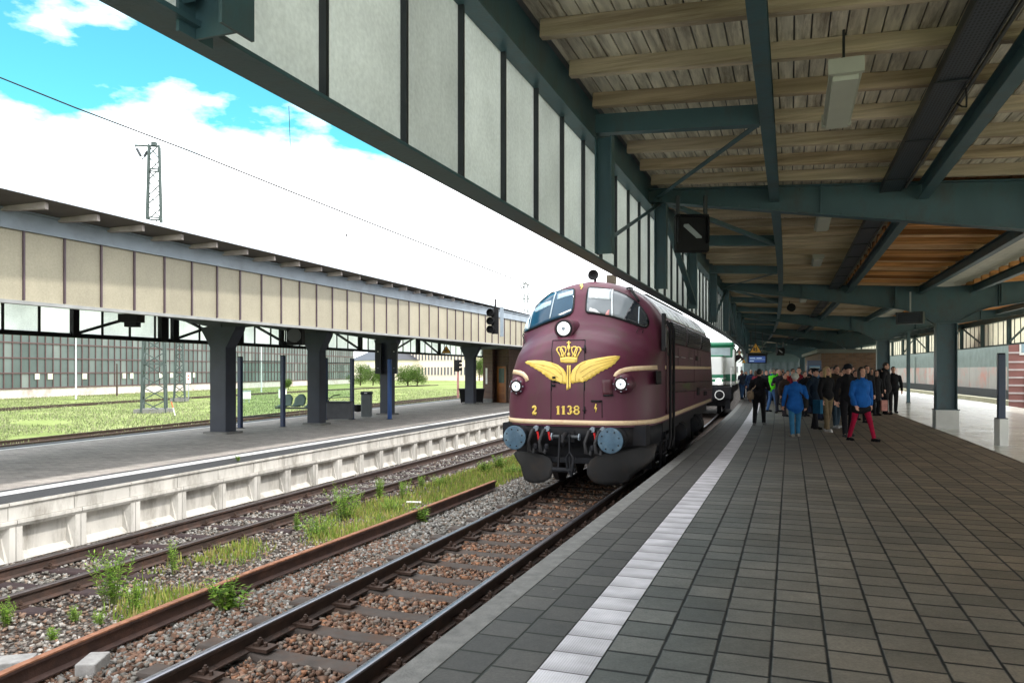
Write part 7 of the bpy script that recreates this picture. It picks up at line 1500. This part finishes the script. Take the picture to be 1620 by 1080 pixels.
held(t, 'backpack', 'large black backpack towering behind the tall dark figure', 'backpack', lambda m: capsule(m, (0, .24, 1.12), (0, .24, 1.62), .17, .14, .8), cloth('packblack', (.012, .014, .018)))
person(1413, 653, 'man in black jacket and trousers with hanging arms, rightmost of the crowd', 1.84, -.2, (.008, .008, .010), BK, BK, 'dark', stride=.07, arms=(('hang', 0), ('hang', .1)), build=1.15)
# background figures
person(1173.5, 631, 'man in grey-blue jacket and jeans nearest to the green locomotive', 1.70, .2, (.05, .06, .09), JEANS, BK, 'brown', stride=.16, arms=(('up', 0), ('up', 0)), scarf=(.6, .05, .03))
person(1188, 634, 'white-haired person behind the man in black with the beige bag', 1.72, -.2, (.02, .04, .09), (.03, .05, .10), BK, 'white', stride=.1)
person(1180, 629, 'person in dark teal jacket in the far gap beside the locomotive', 1.62, .0, (.02, .06, .08), BK, BK, 'brown', stride=.08)
person(1196, 637, 'woman with reddish face turned to the man in black', 1.68, PI*.7, (.16, .02, .03), NAVY, BK, 'brown', stride=.08, female=True)
person(1212, 642, 'person in dark jacket behind the neon green vest', 1.70, .1, (.02, .024, .03), NAVY, BK, 'brown', stride=.08)
person(1229, 640, 'dark-haired head between the grey cap and the dark grey coat', 1.76, .3, (.02, .02, .03), NAVY, BK, 'dark', stride=.08)
person(1246, 645, 'person in orange-trimmed jacket just behind the dark grey coat', 1.68, .0, (.38, .06, .03), NAVY, BK, 'brown', stride=.08)
t, A, J, k = person(1254, 652, 'man in dark red jacket photographing behind the woman in white hat', 1.76, .3, (.22, .012, .018), NAVY, BK, 'brown', stride=.1, arms=(('up', 0), ('up', 0))); camera_for(t, A, k, 'camera in front of the face of the man in dark red')
person(1264, 655, 'broad man in red and black jacket right of the photographer in dark red', 1.80, -.4, (.16, .01, .02), BK, BK, 'dark', stride=.08, build=1.15)
t, A, J, k = person(1273, 658, 'person in black taking a picture between the white hat and the peaked cap', 1.66, .1, BK, BK, BK, 'brown', stride=.08, arms=(('up', 0), ('up', 0))); camera_for(t, A, k, 'camera held by the person in black beside the peaked cap')
person(1241, 658, 'person in brown coat partly hidden left of the long blue jacket', 1.60, .4, (.05, .035, .03), (.03, .025, .03), BK, 'dark', stride=.14)
person(1299, 664, 'dark-clothed person directly behind the fair-haired one', 1.70, .1, (.015, .03, .05), NAVY, BK, 'dark', stride=.08)
person(1330, 662, 'person in black partly hidden under the tall camouflage jacket', 1.66, -.2, BK, (.03, .05, .10), BK, 'brown', stride=.08)
person(1353, 664, 'dark figure in the gap left of the blue jacket woman', 1.70, .0, (.02, .02, .03), NAVY, BK, 'dark', stride=.08)
for px, py, H_, yw, jc, hr, lab in (
    (1282, 654, 1.74, .2, (.02, .022, .03), 'dark', 'man in charcoal jacket between the peaked cap and the camera user in black'),
    (1296, 652, 1.78, -.2, (.03, .02, .02), 'brown', 'brown-haired person half hidden between the navy coat and the fair hair'),
    (1316, 654, 1.82, .1, BK, 'dark', 'tall dark-haired person behind the khaki trousers'),
    (1335, 656, 1.80, .3, (.02, .03, .05), 'dark', 'person in dark blue behind the wool hat'),
    (1348, 654, 1.84, -.1, BK, 'brown', 'brown-haired head above the shoulder of the woman in bright blue jacket'),
    (1378, 652, 1.76, .1, BK, 'dark', 'dark figure between the messy hair and the slim woman in long coat'),
    (1393, 650, 1.74, -.2, (.015, .015, .02), 'dark', 'dark figure between the slim woman and the hooded backpack'),
    (1205, 635, 1.70, .3, (.03, .03, .04), 'brown', 'small far figure right of the man with the beige bag'),
    (1219, 634, 1.72, -.3, (.02, .03, .05), 'grey', 'small grey-haired far figure above the neon green shoulder'),
    (1238, 636, 1.74, .2, (.12, .02, .02), 'brown', 'far figure in dull red between the grey coat and the orange trim')):
    person(px, py, lab, H_, yw, jc, NAVY, BK, hr, stride=.08, build=1.1)
# driver leaning from the green locomotive
tb = R.at(R.sY(42.6), -.12, 0); t = thing('person', 'driver in dark clothes leaning out of the green locomotive cab', 'person', (tb.x, tb.y, ZR), None, rz=.0, local=True)
m = MB(); capsule(m, (-.25, .1, 2.9), (0, 0, 3.10), .13, .12, .8); capsule(m, (0, 0, 3.1), (.02, -.03, 3.22), .06, .055); ell(m, (.02, -.04, 3.32), (.078, .095, .115)); capsule(m, (.02, -.12, 3.31), (.02, -.15, 3.29), .012, .014); capsule(m, (.08, -.02, 3.1), (.18, -.15, 2.95), .05, .04); capsule(m, (.18, -.15, 2.95), (.05, -.28, 2.92), .04, .03)
fuse(m, 'body', M_SKIN, t, .012, 2); m = MB(); capsule(m, (-.27, .1, 2.88), (0, 0, 3.10), .16, .14, .85); capsule(m, (.08, -.02, 3.1), (.18, -.15, 2.95), .065, .055); capsule(m, (.18, -.15, 2.95), (.07, -.26, 2.92), .055, .045); fuse(m, 'jacket', cloth('j_driver', (.03, .02, .025)), t, .014, 2)
m = MB(); ell(m, (.02, -.01, 3.37), (.088, .10, .09)); fuse(m, 'hair', mat('hair_brown', HAIRS['brown'], .6), t, .012, 1)
# ------------------------------------------------------------------ plants
M_LEAF = tint_mat('leaf', .6, .45, .2, 6)
def leaf_quads(P_, D_, Nn, L_, W_):
    """vectorised leaf quads (pointed): returns verts (n*4) and faces"""
    n = len(P_); side = np.cross(D_, Nn); side /= np.linalg.norm(side, axis=1)[:, None]+1e-9
    a = P_; b = P_+D_*(L_*.45)[:, None]+side*(W_/2)[:, None]; c = P_+D_*L_[:, None]-Nn*(L_*.15)[:, None]; d = P_+D_*(L_*.45)[:, None]-side*(W_/2)[:, None]
    V = np.stack([a, b, c, d], 1).reshape(-1, 3); Fq = np.arange(n*4).reshape(-1, 4); return V, Fq
def unit(v): return v/(np.linalg.norm(v, axis=1)[:, None]+1e-9)
def cols_for(n, pal, k=4): 
    p = np.array(pal)[RNG.integers(0, len(pal), n)]*(.7+.6*RNG.random((n, 1))); c = np.concatenate([p, np.ones((n, 1))], 1); return np.repeat(c, k, 0)
PALG = [(.26, .42, .06), (.20, .36, .05), (.33, .48, .09), (.14, .28, .05)]
def weed(base, h, nst, spread, label, narrow=True, lean=0., pal=PALG, group='weeds between the tracks', nl=22):
    base = Vector(base); h *= 1.35; spread *= 1.4; nst = int(nst*2.2)+2; t = thing('weed', label, 'weed', tuple(base), group); st = MB(); Ps = []; Ds = []; Ns = []; Ls = []; Ws = []
    for k in range(nst):
        a = RNG.random()*6.28; r = spread*RNG.random(); top = Vector((math.cos(a)*r, math.sin(a)*r, h*(.6+.4*RNG.random()))); b0 = Vector((math.cos(a)*r*.3, math.sin(a)*r*.3, 0)); mid = b0.lerp(top, .5)+Vector((0, 0, h*.08))
        st.tube([base+b0, base+mid, base+top], [.005, .004, .002], 5)
        for j in range(nl):
            f = .15+.85*(j/nl); p = (b0.lerp(mid, f*2) if f < .5 else mid.lerp(top, f*2-1)); az = j*2.4+RNG.random(); up = .35+.5*f if narrow else .15+.3*RNG.random()
            d = np.array([math.cos(az), math.sin(az), up+.3*RNG.standard_normal()]); Ps.append(np.array(p)); Ds.append(d); Ns.append(np.array([-d[0]*.4, -d[1]*.4, 1.])); s_ = (1-.45*f)
            Ls.append((.085 if narrow else .10)*s_*(h/.4)**.5*(.8+.4*RNG.random())); Ws.append((.018 if narrow else .055)*s_*(h/.4)**.5)
    st.build('stem', mat('stem_green', (.10, .14, .03), .7), t)
    V, Fq = leaf_quads(np.array(Ps), unit(np.array(Ds)), unit(np.array(Ns)), np.array(Ls), np.array(Ws)); o = raw_mesh('leaves', V, Fq, M_LEAF, colors=cols_for(len(Ps), pal)); o.parent = t
    return t
def gz(px, py):   # point on the ballast bed between the tracks
    p = P(px, py, -.95)
    for _ in range(4):
        # nearest offset from the platform edge curve
        s = min(np.arange(S0, S0+40, .25), key=lambda q: (R.at(q).x-p.x)**2+(R.at(q).y-p.y)**2); q = R.at(s); x, y, tx, ty = R.frame(s); t = (p.x-q.x)*ty-(p.y-q.y)*tx; p = P(px, py, bed_z(t))
    return p
for (px, py, h, n, sp, nar, lab) in (
    (178, 958, .52, 9, .20, True, 'tall bright weed clump with narrow leaves between the tracks at lower left'),
    (214, 972, .30, 6, .12, True, 'smaller broad-bladed weed just right of the tallest clump'),
    (275, 908, .36, 3, .08, True, 'slender single weed standing behind the tall clump'),
    (362, 968, .30, 9, .20, False, 'leafy weed growing over the loose rail'),
    (158, 990, .14, 3, .06, True, 'tiny weed sprig in the ballast below the tall clump'),
    (8, 990, .22, 5, .08, True, 'dry weed tuft at the left edge'),
    (118, 985, .14, 4, .08, True, 'low weed tuft in the stones at left'),
    (84, 1015, .12, 4, .06, True, 'tiny tuft close to the loose rail at lower left'),
    (470, 842, .26, 3, .06, True, 'thin weed sprout left of the thick green clump'),
    (545, 822, .50, 12, .30, True, 'tall grassy weed clump against the second track'),
    (500, 852, .30, 12, .34, True, 'low wide weed clump beside the loose rail'),
    (560, 868, .16, 4, .08, False, 'single broad leaf plant in front of the loose rail'),
    (600, 790, .36, 6, .12, True, 'weed with reddish tips beside the second track'),
    (637, 790, .34, 5, .20, True, 'weed clump halfway along the second track'),
    (665, 828, .26, 7, .16, False, 'broad-leaved weed in front of the loose rail, halfway along'),
    (668, 775, .30, 4, .1, True, 'thin upright weed near the second track'),
    (620, 812, .26, 9, .25, True, 'yellow-green weed beside the far half of the loose rail'),
    (700, 770, .22, 8, .3, True, 'weed patch just before the end of the loose rail'),
    (790, 742, .32, 9, .25, False, 'leafy weed clump beyond the end of the loose rail'),
    (812, 752, .24, 8, .25, False, 'yellow-flowering weed beside the locomotive plough'),
    (768, 748, .26, 7, .25, False, 'weed clump left of the locomotive buffer'),
    (700, 905, .01, 1, .01, True, '')):
    if lab: weed(gz(px, py), h, n, sp, lab, nar, nl=20 if nar else 14)
# weed on the edge of the opposite platform
for px, py, lab in ((377, 729, 'little tuft growing on the edge of the opposite platform'),): weed(P(px, py, ZP), .10, 4, .06, lab)
# ground cover of moss, clover and grass between tracks
def blades(n, fn, hmin, hmax, w, pal):
    Ps = np.array([fn() for _ in range(n)]); Ps = Ps[~np.isnan(Ps[:, 0])]; n = len(Ps); az = RNG.random(n)*6.28; tl = .25+.6*RNG.random(n)
    D = unit(np.stack([np.cos(az)*tl, np.sin(az)*tl, np.ones(n)], 1)); Nn = unit(np.stack([np.cos(az), np.sin(az), -tl], 1)); H = hmin+(hmax-hmin)*RNG.random(n)**1.5
    V, Fq = leaf_quads(Ps, D, Nn, H, w*(.6+.8*RNG.random(n))); return V, Fq, cols_for(n, pal)
def n2(x, y): return math.sin(x*1.7+y*.9)+math.sin(x*.6-y*1.9+1.3)+math.sin(x*3.1+y*2.3+.5)*.6
def mid_strip():
    s = S0+4+RNG.random()*24; t = -4.05-RNG.random()*2.1; p = R.at(s, t, bed_z(t)); dens = n2(p.x, p.y)+(s-S0-8)*.22+.05
    if dens < .2+RNG.random()*1.6: return (float('nan'),)*3
    return (p.x, p.y, p.z)
V, Fq, C = blades(60000, mid_strip, .03, .20, .018, [(.26, .34, .06), (.36, .38, .09), (.18, .28, .05), (.36, .30, .12)])
raw_mesh('ground_cover_weeds', V, Fq, M_LEAF, 'stuff', colors=C)
def meadow():
    while True:
        y = 18+RNG.random()**1.4*95; x0 = LB.at(LB.sY(min(y, 88)), 0, 0).x-2.6; x = x0-RNG.random()**1.2*(16+y*.55)
        if n2(x*.3, y*.3) > -1.6: break
    return (x, y, -1.16)
V, Fq, C = blades(110000, meadow, .05, .20, .05, [(.20, .235, .10), (.26, .28, .15), (.15, .19, .08), (.34, .34, .21)])
raw_mesh('meadow_grass', V, Fq, M_LEAF, 'stuff', colors=C)
# bushes and trees beyond the meadow
def bush(px, pyb, pyt, w_px, Y, label, kind='bush', pal=[(.05, .10, .02), (.09, .16, .03), (.13, .20, .04)], n=5200):
    b = PD(px, pyb, Y); tp = PD(px, pyt, Y); h = tp.z-b.z; w = w_px/F*Y; t = thing(kind, label, kind, tuple(b)); tr_ = MB()
    tr_.tube([b-Vector((0, 0, .3)), b+Vector((w*.03, 0, h*.35)), b+Vector((-w*.02, 0, h*.8))], [.03*h+.04, .02*h, .01*h], 8)
    cl = []
    for k in range(14):
        a = RNG.random()*6.28; r = w*.5*(RNG.random()**.6); f = .2+.75*RNG.random(); r *= math.sin(min(1, f*1.1)*math.pi*.93)**.6; c = b+Vector((math.cos(a)*r, math.sin(a)*r*.8, h*f)); cl.append((c, (.20+.16*RNG.random())*min(w, h))); tr_.tube([b+Vector((0, 0, h*.25*f)), c], [.012*h, .004*h], 5)
    tr_.build('trunk', mat('bark', (.07, .05, .035), .9), t)
    per = n//14; Ps = []; 
    for c, r in cl: g_ = RNG.standard_normal((per, 3)); g_ = unit(g_)*(RNG.random((per, 1))**.45)*r*1.5; Ps.append(g_*np.array([1, 1, .75])+np.array(c))
    Ps = np.concatenate(Ps); m_ = len(Ps); D = unit(RNG.standard_normal((m_, 3))); Nn = unit(RNG.standard_normal((m_, 3))+np.array([0, 0, 1])); sz = .035*min(w, h)*(.7+.6*RNG.random(m_))+.05
    V, Fq = leaf_quads(Ps, D, Nn, sz, sz*.6); V[:, 2] = np.maximum(V[:, 2], b.z-.05); o = raw_mesh('crown', V, Fq, M_LEAF, colors=cols_for(m_, pal)); o.parent = t; o.matrix_parent_inverse = Matrix.Translation(-t.location)
    return t
bush(570, 607, 580, 36, 130, 'dense green bush in front of the cream house at left'); bush(590, 607, 586, 34, 126, 'low wide green bush right of the densest bush'); bush(601, 605, 588, 14, 120, 'small green bush against the third slate column')
bush(645, 608, 572, 34, 135, 'tall loose green tree in front of the long cream building', 'tree'); bush(660, 608, 582, 26, 132, 'smaller tree right of the tall loose one', 'tree'); bush(456, 614, 602, 12, 110, 'dark round shrub at the foot of the glazed shed'); bush(758, 600, 566, 24, 170, 'green tree between the farthest column and the brick waiting room', 'tree')
bush(770, 598, 560, 30, 190, 'pale green tree mostly hidden behind the brick waiting room', 'tree')
for k in range(9):
    bush(545+k*33, 600, 588-RNG.random()*6, 46, 300+RNG.random()*30, ['olive', 'pale', 'dark', 'grey-green', 'yellowish', 'wide', 'low', 'ragged', 'small'][k]+' hedge tree on the horizon beyond the cream buildings', 'tree', n=700)
